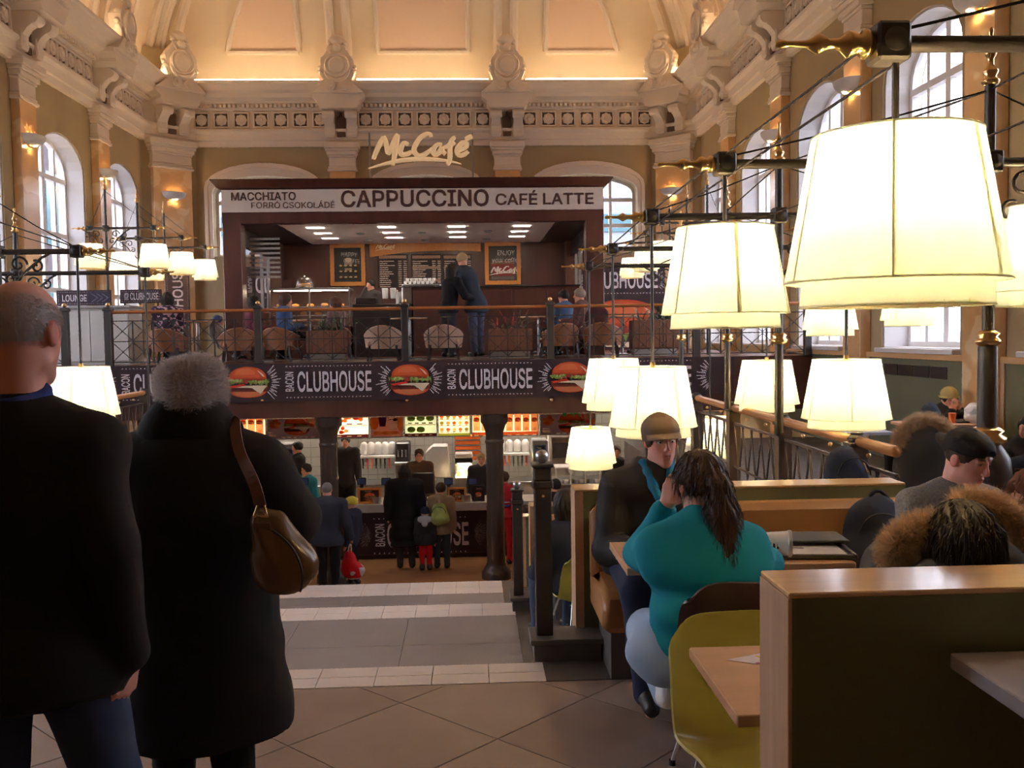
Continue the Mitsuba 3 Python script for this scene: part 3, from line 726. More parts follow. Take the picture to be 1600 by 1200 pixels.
for (px, py, Y), w in (((1297, 515, 9.97), 'left of two peeking out below the biggest shade'), ((1420, 500, 9.97), 'right of two peeking out below the biggest shade')):
    p = at(px, py, Y); pendant(p, LTOP, 'cream drum pendant lamp, ' + w)
t = Thing('lamp_crossbar', 'iron arm on the right wall carrying the two lamps seen below the biggest shade', 'lamp bar')
t.part('arm', cyl((XB[0] - .25, 9.97, LTOP), (XR - .1, 9.97, LTOP), .02, sides=10), 'm_iron', True); t.part('wall_plate', box(XR - .20, XR - .16, 9.90, 10.04, LTOP - .10, LTOP + .10, .006), 'm_iron'); t.part('end_finial', p_fin['-x'], M=TM((XB[0] - .25, 9.97, LTOP)))
# cables that tie the frames together
def cable(pts, label): solo('cable', tube(pts, .005, 5), 'm_iron', label, 'cable', True, group='cables between the lamp standards')
for dx, dz, dx2, w in ((0, .04, 0, 'upper of two along the brass tipped bar ends'), (.02, -.05, .02, 'lower of two along the brass tipped bar ends'), (.9, .0, .75, 'along the middle of the crossbars')):
    cable([(LX[k] + (dx if k < 2 else dx2), BY[k], BAR_Z + dz) for k in range(5)] , 'thin dark cable linking right lamp standards, ' + w)
cable([(XP[k], BY[k], 2.78) for k in range(5)], 'thin dark cable linking the tops of the right hand lamp standards')
# left hand row
LB = [(-3.12, 7.85, -3.74), (-3.40, 10.3, -4.72)]
for k, (x, y, xp) in enumerate(LB):
    standard(xp, y, 0.0, xp - .9, x, BAR_Z - .03, 2.85, 'dark iron lamp standard beyond the bald man, ' + ('nearer one' if k == 0 else 'farther one'), lower=False)
p = at(137, 648, 7.85); pendant((LB[0][0], 7.85, p[2]), BAR_Z - .03, 'cream drum pendant lamp between the bald man and the woman in the fur hat')
p = at(228, 738, 10.3); pendant((LB[1][0], 10.3, p[2]), BAR_Z - .03, 'cream drum pendant lamp mostly hidden behind the shoulder of the woman in the fur hat')
cable([(-3.12, 7.85, BAR_Z), (-3.40, 10.3, BAR_Z)], 'thin dark cable between the two left lamp standards')
cable([(-3.0, 4.0, BAR_Z + .12), (-3.12, 7.85, BAR_Z)], 'thin dark cable running towards the viewer from the nearer left lamp standard')
# on the mezzanine, left and right
for side, mir in (('left', 0), ('right', 1)):
    for k, (y, zb) in enumerate(((17.0, 3.66), (18.6, 3.65), (20.2, 3.62))):
        xs = [-6.53, -5.44]; xp = -6.25
        if mir: xs = [2 * XM - v for v in xs[::-1]]; xp = 2 * XM - xp
        standard(xp, y, MZ, xs[0], xs[1], zb, 4.32, 'thin iron lamp standard on the %s of the mezzanine, %s' % (side, ('nearest', 'middle', 'farthest')[k]), lower=False, thick=.024)
        for j, x in enumerate(xs):
            pendant((x, y, at(735 + 1500 * x / y, (414, 424, 433)[k] if not mir else (409, 420, 430)[k], y)[2]), zb, 'small cream drum lamp on the %s of the mezzanine, %s standard, %s end' % (side, ('nearest', 'middle', 'farthest')[k], ('left', 'right')[j]), 'lamps on the %s mezzanine standards' % side, s=.93)
# ================================================================== mezzanine front: railing, banner, signs
PX = 15.2 / 1500            # metres per photograph pixel at the mezzanine's edge
RAIL = Thing('mezzanine_railing', 'iron railing with crossed bars and wooden handrail along the mezzanine edge', 'railing')
posts = [atx(p, MY) for p in (-125, 102, 170, 404, 633, 860, 1088)] + [XR - .15]
p_post = ply(cat([box(-.055, .055, -.055, .055, 0, .92, .006), box(-.07, .07, -.07, .07, .86, .90, .006)]), 'm_iron')
p_knob = ply(ball((0, 0, .955), .036), 'm_brass', True)
CW = .337
p_bal = ply(box(-.009, .009, -.009, .009, .04, .70), 'm_iron')
def xbars(w, z0, z1):
    return cat([bar((-w / 2, 0, z0), (w / 2, 0, z1), .011, .011), bar((-w / 2, 0.004, z1), (w / 2, 0.004, z0), .011, .011), ball((0, -.004, (z0 + z1) / 2), .015, 1)])
for x in posts:
    M = TM((x, MY, MZ)); k = RAIL.part('post', p_post, M=M); RAIL.part('knob', p_knob, parent=k, M=M)
for a, b in zip(posts[:-1], posts[1:]):
    if abs(a - posts[1]) < .01: continue          # the gap that the stair passes through
    L = b - a - .11; c = (a + b) / 2
    RAIL.part('handrail', cyl((a + .05, MY, MZ + .84), (b - .05, MY, MZ + .84), .026, sides=12), 'm_rail', True)
    for z in (.70, .38, .055): RAIL.part('iron_rail', box(a + .05, b - .05, MY - .011, MY + .011, MZ + z - .008, MZ + z + .008), 'm_iron')
    n = max(1, round(L / CW)); w = L / n
    px_ = {z: ply(xbars(w, z, z + .30), 'm_iron') for z in (.065, .39)}
    for k in range(n):
        x = a + .055 + (k + .5) * w
        for z in px_: RAIL.part('cross', px_[z], M=TM((x, MY, MZ)))
        if k: RAIL.part('baluster', p_bal, M=TM((x - w / 2, MY, MZ)))
        if k % 2: RAIL.part('spindle', p_bal, M=TM((x, MY + .01, MZ + .12), s=(.7, .7, 1.0)))
# ---- burger print
def wavy(x0, x1, y, amp, n, seed, th):
    r = random.Random(seed); xs = np.linspace(x0, x1, n)
    top = [(x, y + th / 2 + amp * r.uniform(-.6, 1)) for x in xs]; bot = [(x, y - th / 2 + amp * r.uniform(-1, .6)) for x in xs[::-1]]
    p = sg.Polygon(top + bot); return p if p.is_valid else p.buffer(0)
BUN, BUN_L, BUN_D = lin(196, 76, 40), lin(228, 132, 84), lin(150, 48, 24)
def burger(pr, cx, cy, w, warm=1.0, seed=1):
    """layers of a burger, w wide and .75 w high about (cx, cy)"""
    h = .75 * w
    g = lambda x, y: (cx + x * w, cy + y * h)
    def dome(x0, x1, y0, y1, k=24, flip=False):
        t = np.linspace(0, math.pi, k)
        return sg.Polygon([g((x0 + x1) / 2 + (x1 - x0) / 2 * math.cos(a), y0 + (y1 - y0) * math.sin(a) ** .8) for a in t])
    c = lambda *a: np.clip(lin(*a) * warm, 0, 1)
    pr.poly(dome(-.46, .46, -.22, -.50), BUN * warm); pr.poly(dome(-.38, .38, -.30, -.47), BUN_L * .8 * warm)
    pr.poly(sg.Polygon([g(-.46, -.26), g(.44, -.26), g(.46, -.16), g(-.46, -.14)]).buffer(.03 * w), c(104, 42, 30))
    pr.poly(wavy(*(cx + v * w for v in (-.43, .43)), cy - .19 * h, .02 * h, 14, seed, .08 * h), c(70, 28, 22))
    pr.poly(sg.Polygon([g(-.40, -.10), g(.48, -.10), g(.40, -.22), g(.30, -.38), g(.10, -.18), g(-.30, -.16)]), c(226, 206, 176))
    pr.poly(sg.Polygon([g(-.48, -.12), g(-.10, -.03), g(-.05, -.10), g(-.42, -.18)]), c(206, 50, 34))
    pr.poly(wavy(*(cx + v * w for v in (-.47, .48)), cy + .06 * h, .05 * h, 16, seed + 3, .13 * h), c(170, 66, 46))
    for k, x in enumerate((-.30, -.02, .28)): pr.poly(wavy(cx + (x - .12) * w, cx + (x + .12) * w, cy + (.10 - .02 * (k % 2)) * h, .05 * h, 8, seed + k, .12 * h), c(150, 52, 40), False)
    pr.z += pr.step
    pr.poly(wavy(*(cx + v * w for v in (-.52, -.12)), cy + .05 * h, .09 * h, 16, seed + 9, .07 * h), c(126, 150, 70)); pr.poly(wavy(*(cx + v * w for v in (.0, .52)), cy + .01 * h, .10 * h, 18, seed + 11, .08 * h), c(120, 146, 66))
    pr.poly(wavy(*(cx + v * w for v in (-.40, -.16)), cy + .07 * h, .06 * h, 12, seed + 15, .03 * h), c(178, 190, 110)); pr.poly(wavy(*(cx + v * w for v in (.12, .44)), cy + .02 * h, .06 * h, 14, seed + 17, .03 * h), c(170, 184, 104))
    pr.poly(dome(-.46, .46, .12, .52), BUN * warm); pr.poly(dome(-.40, .30, .17, .50), c(212, 92, 50)); pr.poly(dome(-.30, .18, .26, .46), c(224, 116, 70))
    pr.poly(sg.Polygon([g(.22, .42), g(.36, .30), g(.42, .18), g(.38, .18), g(.30, .30)]), c(236, 190, 160))
def burst(pr, cx, cy, r0, r1, a0, a1, n, c, seed=0):
    r = random.Random(seed)
    for k in range(n):
        a = a0 + (a1 - a0) * k / (n - 1); b = r1 * r.uniform(.75, 1.0)
        pr.poly(sg.LineString([(cx + r0 * math.cos(a), cy + r0 * math.sin(a)), (cx + b * math.cos(a), cy + b * math.sin(a))]).buffer(r0 * .030), c, False)
        if k % 2 and r0 > .1: pr.poly(sg.LineString([(cx + r0 * 1.1 * math.cos(a + .09), cy + r0 * 1.1 * math.sin(a + .09)), (cx + r0 * 1.35 * math.cos(a + .09), cy + r0 * 1.35 * math.sin(a + .09))]).buffer(r0 * .024), c, False)
    pr.z += pr.step
def vword(s, h, L, x, y):
    m = text(s, h, 1, True, .0008); m.apply_scale((L / m.bounds[1][0], 1, 1)); m.apply_transform(TM((x, y, 0), math.pi / 2)); return m
INK, PALE = lin(50, 34, 42), lin(205, 196, 202)
xb0, xb1 = atx(158, MY), atx(1145, MY)
zb0, zb1 = .715, MZ
pr = Print(); pr.rect(xb0, zb0, xb1, zb1, INK)
zc_ = (zb0 + zb1) / 2 + .01; u = 2.545; xbg = atx(385, MY - .06)
for k in range(-1, 4):
    x = xbg + k * u
    if x > xb0 + .35 and x < xb1 - .2 and k < 3: burger(pr, x, zc_, .64, seed=k + 5)
    if k < 3:
        pr.mesh(vword('BACON', .125, .31, x + .715, zc_ - .15), PALE) if x + .6 > xb0 else None
        t = text('CLUBHOUSE', .30, 1.0, True, .0008); t.apply_scale((1.16 / t.bounds[1][0], 1, 1)); t.apply_translation((x + .775, zc_ - .15, 0))
        if x + .7 > xb0: pr.mesh(t, PALE)
        for zz in (.245, -.245):
            for j in range(24):
                if x + .6 > xb0: pr.poly(rect(x + .60 + j * .057, zc_ + zz - .007, x + .62 + j * .057, zc_ + zz + .007), PALE, False)
    if x + .3 > xb0 and x < xb1 - .35: burst(pr, x + .18, zc_, .20, .36, -.85, .85, 11, PALE, k)
    if x - .3 > xb0: burst(pr, x - .18, zc_, .20, .36, math.pi - .85, math.pi + .85, 11, PALE, k + 7)
m, c = pr.build()
t = Thing('advertising_banner', 'dark banner with burgers and white lettering along the mezzanine edge', 'banner')
t.part('board', box(xb0, xb1, MY - .045, MY - .002, zb0, zb1), 'm_black')
t.part('print', upright(m, 0, MY - .0455, 0), 'm_vc', color=c)
for px_ in (408, 634, 860):
    solo('ceiling_spot', cat([cyl((0, 0, 0), (0, -.03, 0), .03, sides=12), lathe([(.022, 0), (.03, -.02), (.001, -.04)], 12, 'z', (0, -.03, 0))]), 'm_brass', 'tiny brass stud on the dark beam below the banner, %s' % {408: 'left one', 634: 'middle one', 860: 'right one'}[px_], 'stud', True, M=TM((atx(px_, MY), MY, at(px_, 624, MY)[2])))

# ---- sign boards on the mezzanine
def signboard(name, x0, x1, z0, z1, y, build, label, cat_='sign', rz=0.0, depth=.03, legs=None):
    w, h = x1 - x0, z1 - z0; pr = Print(); build(pr, w, h); m, c = pr.build()
    t = Thing(name, label, cat_, M=TM((x0, y, z0), rz))
    t.part('panel', box(0, w, 0, depth, 0, h, .003), 'm_black'); t.part('print', upright(m, 0, -.0006, 0), 'm_vc', color=c)
    if legs is not None:
        for fx in (.1, .9): t.part('leg', box(w * fx - .012, w * fx + .012, .004, .026, legs - z0, .01), 'm_iron')
    return t
def dots(pr, w, h, m=.03):
    for k in range(int((w - 2 * m) / .035)):
        for y in (m, h - m): pr.poly(rect(m + k * .035, y - .004, m + .013 + k * .035, y + .004), PALE, False)
    for k in range(int((h - 2 * m) / .035)):
        for x in (m, w - m): pr.poly(rect(x - .004, m + k * .035, x + .004, m + .013 + k * .035), PALE, False)
    pr.z += pr.step
def fit(pr, s, x0, x1, y, h, c, bold=True):
    t = text(s, h, 1.0, bold, .0008); t.apply_scale((((x1 - x0) / t.bounds[1][0]), 1, 1)); t.apply_translation((x0, y, 0)); pr.mesh(t, c)
def b_lounge(pr, w, h):
    pr.rect(0, 0, w, h, INK); dots(pr, w, h); pr.rect(w * .58, .03, w - .03, h - .03, lin(44, 38, 58)); fit(pr, 'LOUNGE', .09, w * .56, h * .28, h * .42, PALE)
    for k in range(3):
        x = w * .64 + k * .085
        pr.poly(sg.LineString([(x, h * .78), (x + .1, h * .5), (x, h * .22)]).buffer(.006, cap_style=2, join_style=2), lin(110, 104, 130), False)
def b_club(pr, w, h):
    pr.rect(0, 0, w, h, INK); dots(pr, w, h); pr.mesh(vword('BACON', .07, h * .5, .14, h * .25), PALE); fit(pr, 'CLUBHOUSE', .17, w - .05, h * .25, h * .5, PALE)
yS = 16.2
p0, p1 = at(89, 478, yS), at(173, 453, yS)
signboard('lounge_sign', p0[0], p1[0], p0[2], p1[2], yS, b_lounge, 'dark sign reading LOUNGE with chevrons, left of the first railing post', legs=MZ + .98)
p0, p1 = at(188, 474, yS + .4), at(252, 452, yS + .4)
signboard('clubhouse_sign', p0[0], p1[0], p0[2], p1[2], yS + .4, b_club, 'small dark sign reading BACON CLUBHOUSE on the cabinet, right of the lounge sign', legs=MZ)
t = Thing('service_cabinet', 'pale grey cabinet behind the railing, below the lounge sign', 'cabinet')
for k in range(2): t.part('door', box(-6.9 + k * .62, -6.29 + k * .62, 16.24, 16.27, MZ + .06, MZ + .90, .004), 'm_grey_light')
t.part('body', box(-6.95, -5.66, 16.27, 16.95, MZ, MZ + .94), 'm_grey_light'); t.part('top', box(-7.0, -5.62, 16.2, 17.0, MZ + .94, MZ + .98, .005), 'm_grey')
def b_vert(pr, w, h):
    pr.rect(0, 0, w, h, INK); dots(pr, w, h); t_ = text('CLUBHOUSE', w * .42, 1, True, .0008); t_.apply_scale((1.45 / t_.bounds[1][0], 1, 1)); t_.apply_transform(TM((w * .72, .35, 0), math.pi / 2)); pr.mesh(t_, PALE)
p0 = at(262, 545, 19.0); p1 = at(294, 400, 19.0)
signboard('vertical_banner', p0[0], p1[0], MZ + .05, p1[2], 19.0, b_vert, 'tall narrow dark banner with vertical lettering beside the left corner pilaster', 'banner')
# big posters on the end wall
def b_big(pr, w, h):
    pr.rect(0, 0, w, h, INK); pr.rect(.0, h - .22, w, h, lin(150, 120, 96)); pr.mesh(vword('BACON', .14, .38, .36, h - .84), PALE); fit(pr, 'CLUBHOUSE', .40, w - .35, h - .84, .38, PALE)
    for k in range(int(w / .08)): pr.poly(rect(.05 + k * .08, h - .98, .08 + k * .08, h - .96), PALE, False)
    burst(pr, w - .45, h - .68, .18, .34, -.8, .8, 8, PALE, 3); burger(pr, w * .5, h - 2.0, w * .92, seed=21)
for x0, x1, lbl in ((2.55, 5.0, 'right of the kiosk'), (-5.55, -3.1, 'behind the left side of the kiosk')):
    signboard('wall_poster', x0, x1, MZ + .05, 3.68, 23.55, b_big, 'huge dark burger poster with white lettering, %s' % lbl, 'poster', depth=.05)

# ================================================================== coffee kiosk
KY, KB = 18.0, 22.1
kx0, kx1 = atx(352, KY), atx(945, KY)
kz = lambda py: at(648, py, KY)[2]
zTop, zS1, zS0, zBeam = kz(280), kz(294), kz(331), kz(346)
KI = Thing('coffee_kiosk', 'dark brown coffee kiosk with a lettered white fascia on the mezzanine', 'kiosk')
# fascia box with crown moulding
pf = [(0, zBeam), (0, zS0), (.0, zS1), (-.06, zS1 + .02), (-.10, zTop - .10), (-.16, zTop - .02), (-.17, zTop)]
v, f = [], []
for o, z in pf:
    for x, y in ((kx0 + o, KY + o), (kx1 - o, KY + o), (kx1 - o, KB + .1), (kx0 + o, KB + .1)): v.append((x, y, z))
for a in range(len(pf) - 1):
    for b in range(4): c = (b + 1) % 4; f += [[a * 4 + b, a * 4 + c, a * 4 + 4 + c], [a * 4 + b, a * 4 + 4 + c, a * 4 + 4 + b]]
n = (len(pf) - 1) * 4; f += [[n, n + 1, n + 2], [n, n + 2, n + 3]]
KI.part('fascia', trimesh.Trimesh(np.array(v), f, process=False), 'm_kiosk')
sgn = KI.part('sign_panel', box(kx0 + .01, kx1 - .01, KY - .03, KY - .002, zS0 + .015, zS1 - .01, .004), 'm_sign_white', label='long off white lettered sign panel')
def ktext(s, px0, px1, py_base, px_h, bold=True):
    x0, x1 = atx(px0, KY), atx(px1, KY); z = at((px0 + px1) / 2, py_base, KY)[2]
    t = text(s, px_h * KY / 1500, 1.0, bold, .012); t.apply_scale(((x1 - x0) / t.bounds[1][0], 1, 1))
    KI.part('lettering', upright(t, x0, KY - .030, z), 'm_text_brown', parent=sgn)
ktext('MACCHIATO', 368, 468, 313, 11.5); ktext('FORRÓ', 399, 443.5, 325.7, 9.0, False); ktext('CSOKOLÁDÉ', 448, 528, 325.3, 9.0, False); ktext('CAPPUCCINO', 538, 767, 322.5, 24.0); ktext('CAFÉ', 777.5, 842, 320, 16.5); ktext('LATTE', 851, 929, 319, 16.5)
# ceiling, posts, walls
cxa, cxb = atx(436, KY), atx(871, KY)
zC = at(650, 345, KY)[2] - .02
KI.part('soffit', box(cxa, cxb, KY + .25, KB, zC, zC + .06), 'm_soffit')
KI.part('side_soffit', box(kx0 + .05, cxa, KY + .1, KB, zC - .01, zC + .06), 'm_kiosk_black'); KI.part('side_soffit', box(cxb, kx1 - .05, KY + .1, KB, zC - .01, zC + .06), 'm_kiosk_black')
KI.part('front_beam', box(kx0 + .02, kx1 - .02, KY + .02, KY + .25, zBeam - .01, zBeam + .1), 'm_kiosk')
for xa, xb in ((kx0, kx0 + .34), (kx1 - .34, kx1)):
    KI.part('post', box(xa, xb, KY + .01, KY + .34, MZ, zBeam + .05, .01), 'm_kiosk')
    KI.part('post', box(xa, xb, KB - .34, KB, MZ, zBeam + .05, .01), 'm_kiosk')
KI.part('back_wall', box(kx0 + .3, kx1 - .3, KB, KB + .08, MZ, zC + .2), 'm_kiosk')
for xs, s in ((kx0 + .17, 'left'), (kx1 - .17, 'right')):      # sides: low wall, glazed panel near the front, folding frames
    KI.part('low_wall', box(xs - .06, xs + .06, KY + .34, KB - .34, MZ, MZ + .95, .01), 'm_kiosk')
    for y in (18.9, 19.7, 20.5, 21.2): KI.part('mullion', box(xs - .03, xs + .03, y - .03, y + .03, MZ + .95, zC), 'm_steel' if y > 20 else 'm_kiosk_black')
    KI.part('glass', trimesh.Trimesh([(xs, KY + .34, MZ + .95), (xs, 19.7, MZ + .95), (xs, 19.7, zC), (xs, KY + .34, zC)], [[0, 1, 2], [0, 2, 3]], process=False), 'm_glass')
    KI.part('header', box(xs - .05, xs + .05, KY + .3, KB, zC - .35, zC), 'm_kiosk_black')
# bars added inside the left bay, standing for slats reflected in the glass
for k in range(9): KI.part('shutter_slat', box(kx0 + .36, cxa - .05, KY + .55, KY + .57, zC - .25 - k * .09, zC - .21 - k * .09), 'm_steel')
# recessed ceiling lights, three rows of four
lamp_l = ply(box(-.16, .16, -.10, .10, -.012, 0, .003), 'm_white', emitter=area(KIOSK, (1, .86, .68)))
for r, (y, py) in enumerate(((18.75, 0), (19.75, 0), (20.75, 0))):
    for k, fx in enumerate((.115, .38, .64, .885)):
        solo('ceiling_light', lamp_l, None, 'rectangular recessed ceiling light in the kiosk, %s row, %s' % (('front', 'middle', 'back')[r], ('far left', 'left of middle', 'right of middle', 'far right')[k]), 'ceiling light', M=TM((cxa + (cxb - cxa) * fx, y, zC - .001)))
for k, (fx, y) in enumerate(((.26, 19.8), (.26, 21.2), (.5, 19.8), (.5, 21.2), (.76, 19.6), (.76, 21.2))):
    solo('smoke_detector', lathe([(.09, 0), (.09, -.02), (.05, -.035), (.001, -.036)], 14), 'm_grey', 'small round fitting between the kiosk ceiling lights, number from the left: %d' % (k + 1), 'ceiling fitting', True, group='round fittings in the kiosk ceiling', M=TM((cxa + (cxb - cxa) * fx, y, zC - .001)))
    labels[list(labels)[-1]]['label'] = 'small round fitting between the kiosk ceiling lights'
# back wall: posters, price boards, header
def onback(px0, py0, px1, py1): a, b = at(px0, py1, KB), at(px1, py0, KB); return a[0], a[2], b[0], b[2]
def framed(px, fn, label):
    x0, z0, x1, z1 = onback(*px); w, h = x1 - x0, z1 - z0; pr = Print(); fn(pr, w, h); m, c = pr.build()
    t = Thing('framed_poster', label, 'poster', M=TM((x0, KB, z0)))
    t.part('frame', upright(extr(rect(0, 0, w, h).difference(rect(.09, .09, w - .09, h - .09)), .05), 0, -.001, 0), 'm_orange_wood'); t.part('print', upright(m, 0, -.012, 0), 'm_vc', color=c)
mat('m_orange_wood', wood((.50, .17, .03), (.60, .23, .05), 2), .4)
def f1(pr, w, h):
    pr.rect(.08, .08, w - .08, h - .08, lin(38, 34, 36)); pr.text('HAPPY', w * .32, h - .28, .10, lin(190, 180, 176), .8, align='l', rot=-.06); pr.text('COFFEE', w * .38, h - .42, .09, lin(190, 180, 176), .8, rot=-.06)
    pr.poly(sg.Polygon([(w * .42, h * .30), (w * .60, h * .30), (w * .64, h * .60), (w * .40, h * .60)]), lin(150, 124, 104)); pr.poly(ellp(w * .52, h * .62, w * .10, .05), lin(200, 180, 160))
    for k in range(3): pr.poly(rect(w * .22, .14 + k * .13, w * .78, .22 + k * .13), lin(24, 20, 22)); [pr.poly(ellp(w * (.3 + .14 * j), .2 + k * .13, .035, .02), lin(196, 160, 110), False) for j in range(4)]
def f2(pr, w, h):
    pr.rect(.08, .08, w - .08, h - .08, lin(64, 56, 56)); pr.text('ENJOY', w * .36, h - .30, .11, lin(200, 190, 186), .8); pr.text('your coffee', w * .2, h - .46, .10, lin(200, 190, 186), .9)
    pr.poly(ellp(w * .5, h * .50, w * .34, h * .06), lin(120, 84, 66)); pr.poly(sg.Polygon([(w * .17, h * .48), (w * .83, h * .48), (w * .78, h * .2), (w * .26, h * .2)]), lin(120, 34, 34)); pr.rect(w * .18, h * .12, w * .82, h * .19, lin(96, 84, 80))
    burst(pr, w * .5, h * .5, .12, .26, .4, 2.7, 7, lin(130, 118, 114), 2)
    tt = script_word(.20); tt.apply_scale((w * .8 / 1.6, .34, .1)); tt.apply_translation((w * .12, h * .22, 0)); pr.mesh(tt, lin(206, 190, 184))
# script lettering of the cafe, drawn as pen strokes (also the large sign above)
STROKES = [[(735, 1000), (765, 930), (800, 862)], [(800, 862), (815, 900), (828, 962), (858, 905), (890, 850)], [(890, 850), (876, 920), (866, 975), (852, 1038)],
           [(948, 915), (930, 900), (905, 935), (905, 968), (930, 972), (968, 950)], [(1092, 868), (1085, 848), (1040, 858), (1000, 905), (985, 950), (1005, 978), (1050, 972), (1100, 935)],
           [(1158, 915), (1130, 912), (1105, 945), (1108, 972), (1135, 965), (1160, 925), (1156, 968), (1180, 955)], [(1240, 868), (1222, 880), (1206, 930), (1186, 1036)], [(1172, 930), (1205, 918), (1236, 898)],
           [(1252, 950), (1290, 938), (1312, 912), (1295, 900), (1265, 920), (1248, 955), (1262, 978), (1300, 970), (1318, 955)], [(1300, 882), (1345, 862)]]
SWOOSH = [(703, 1056), (780, 1034), (880, 1012), (1000, 1000), (1120, 1004), (1200, 1014), (1275, 1032)]
def smooth_path(p, n=18):
    from scipy.interpolate import CubicSpline
    p = np.array(p, float); t = np.r_[0, np.cumsum(np.linalg.norm(np.diff(p, axis=0), axis=1))]
    return CubicSpline(t, p)(np.linspace(0, t[-1], n)) if len(p) > 2 else np.linspace(p[0], p[1], n)
def script_word(rad=.03, scale=None, part='all'):
    ms = []
    for s in (STROKES if part != 'swoosh' else []):
        q = smooth_path(s); q = np.c_[(q[:, 0] - 700) / 360, (1060 - q[:, 1]) / 360, np.zeros(len(q))]
        ms.append(tube(q, [.034 + .012 * math.sin(3.1 * k / (len(q) - 1)) for k in range(len(q))], 8))
    if part == 'letters': return cat(ms)
    q = smooth_path(SWOOSH, 24); q = np.c_[(q[:, 0] - 700) / 360, (1060 - q[:, 1]) / 360, np.zeros(len(q))]
    ms.append(tube(q, [.012 + .030 * math.sin(math.pi * k / 23) for k in range(24)], 8))
    m = cat(ms); return m
framed((517, 381, 570, 447), f1, 'orange framed dark poster of an iced drink on the kiosk back wall, left')
framed((758, 378, 813, 445), f2, 'orange framed poster of a coffee cup on the kiosk back wall, right of the couple')
for i, (a, b) in enumerate(((591, 637), (643, 690), (692, 737))):
    x0, z0, x1, z1 = onback(a, 397, b, 450); w, h = x1 - x0, z1 - z0; pr = Print(); pr.rect(0, 0, w, h, lin(34, 16, 18))
    pr.rect(.03, h - .10, w - .03, h - .03, lin(150, 116, 96)); rows = 13
    for k in range(rows):
        y = h - .16 - k * .048
        if k in (3, 9) and i: pr.rect(.03, y - .03, w - .03, y + .03, lin(140, 110, 92)); continue
        r = random.Random(k + 20 * i); pr.poly(rect(.04, y - .012, .04 + r.uniform(.15, .36), y + .010), lin(170, 150, 140), False)
        for q in range(2): pr.poly(rect(w - .22 + q * .12, y - .012, w - .14 + q * .12, y + .010), lin(170, 150, 140), False)
    pr.z += .001; m, c = pr.build()
    t = Thing('price_board', 'dark coffee price board on the kiosk back wall, %s of three' % ('left', 'middle', 'right')[i], 'menu board', M=TM((x0, KB, z0)))
    t.part('board', box(0, w, -.02, -.001, 0, h), 'm_black'); t.part('print', upright(m, 0, -.0206, 0), 'm_vc', color=c)
x0, z0, x1, z1 = onback(578, 377, 751, 402); w, h = x1 - x0, z1 - z0
hp = sg.Polygon([(0, 0), (0, h), (w, h * .85), (w, h * .30)] + [(w * (1 - k / 12), h * .30 + math.sin(k / 12 * math.pi) * h * .22 - h * .30 * k / 12) for k in range(1, 12)])
t = Thing('kiosk_header', 'curved orange header board with small script lettering over the price boards', 'sign', M=TM((x0, KB, z0)))
t.part('board', upright(extr(hp, .04), 0, -.001, 0), 'm_orange_wood')
for nm in ('letters', 'swoosh'): sw = script_word(part=nm); sw.apply_scale((.26, .26, .1)); t.part({'letters': 'lettering', 'swoosh': 'swoosh'}[nm], upright(sw, .12, -.045, h * .40), 'm_cream')
# large script sign on the roof of the kiosk
MS = 18.0 / 1500 / 4 * 360
p0 = at(400 + 700 / 4, 1060 / 4, 18.0)
t = Thing('cafe_sign', 'large cream script lettering with a swoosh on a clear panel above the kiosk', 'sign')
for nm in ('letters', 'swoosh'):
    sw = script_word(part=nm); sw.apply_scale((MS, MS, MS * .6)); t.part({'letters': 'lettering', 'swoosh': 'swoosh'}[nm], upright(sw, p0[0], 17.96, p0[2]), 'm_cream', True, emitter=area(.04, (1, .66, .34)))
a, b = at(574, 280, 18.0), at(742, 206, 18.0)
t.part('clear_panel', trimesh.Trimesh([(a[0], 18.02, zTop), (b[0], 18.02, zTop), (b[0], 18.02, b[2]), (a[0], 18.02, b[2])], [[0, 1, 2], [0, 2, 3]], process=False), 'm_acrylic')
for x in (a[0] + .05, b[0] - .05): t.part('strut', box(x - .015, x + .015, 18.03, 18.06, zTop - .02, b[2]), 'm_steel')
# counters
CT = Thing('coffee_counter', 'dark panelled coffee counter across the right of the kiosk', 'counter')
xA, xB = atx(646, 19.4), atx(906, 19.4); zK = at(770, 446, 19.4)[2]
CT.part('body', box(xA, xB, 19.4, 20.1, MZ, zK - .03), 'm_kiosk'); CT.part('top', box(xA - .03, xB + .02, 19.36, 20.15, zK - .03, zK, .005), 'm_kiosk_black')
for k in range(5): w = (xB - xA) / 5; CT.part('panel', box(xA + k * w + .02, xA + (k + 1) * w - .02, 19.385, 19.4, MZ + .1, zK - .08, .005), 'm_kiosk')
xA2, xB2 = atx(424, 19.4), atx(548, 19.4); zD = at(485, 450, 19.4)[2]
DC = Thing('pastry_case', 'glass pastry display case at the left of the coffee kiosk', 'display case')
DC.part('base', box(xA2, xB2, 19.3, 20.1, MZ, MZ + .62), 'm_kiosk'); DC.part('top', box(xA2, xB2, 19.3, 20.1, zD - .04, zD, .005), 'm_steel')
for x in (xA2, (xA2 + xB2) / 2, xB2): DC.part('upright', box(x - .015, x + .015, 19.3, 19.33, MZ + .62, zD - .04), 'm_steel')
for z in (MZ + .85, MZ + 1.02): DC.part('shelf', box(xA2 + .02, xB2 - .02, 19.45, 20.0, z, z + .01), 'm_grey_light')
DC.part('glass_front', trimesh.Trimesh([(xA2, 19.31, MZ + .62), (xB2, 19.31, MZ + .62), (xB2, 19.31, zD - .04), (xA2, 19.31, zD - .04)], [[0, 1, 2], [0, 2, 3]], process=False), 'm_glass')
solo('case_lamp', ply(box(xA2 + .05, xB2 - .05, 19.5, 19.54, zD - .06, zD - .042), 'm_white', emitter=area(6, (1, .8, .55))), None, 'strip light inside the pastry case', 'lamp')
r = random.Random(5)
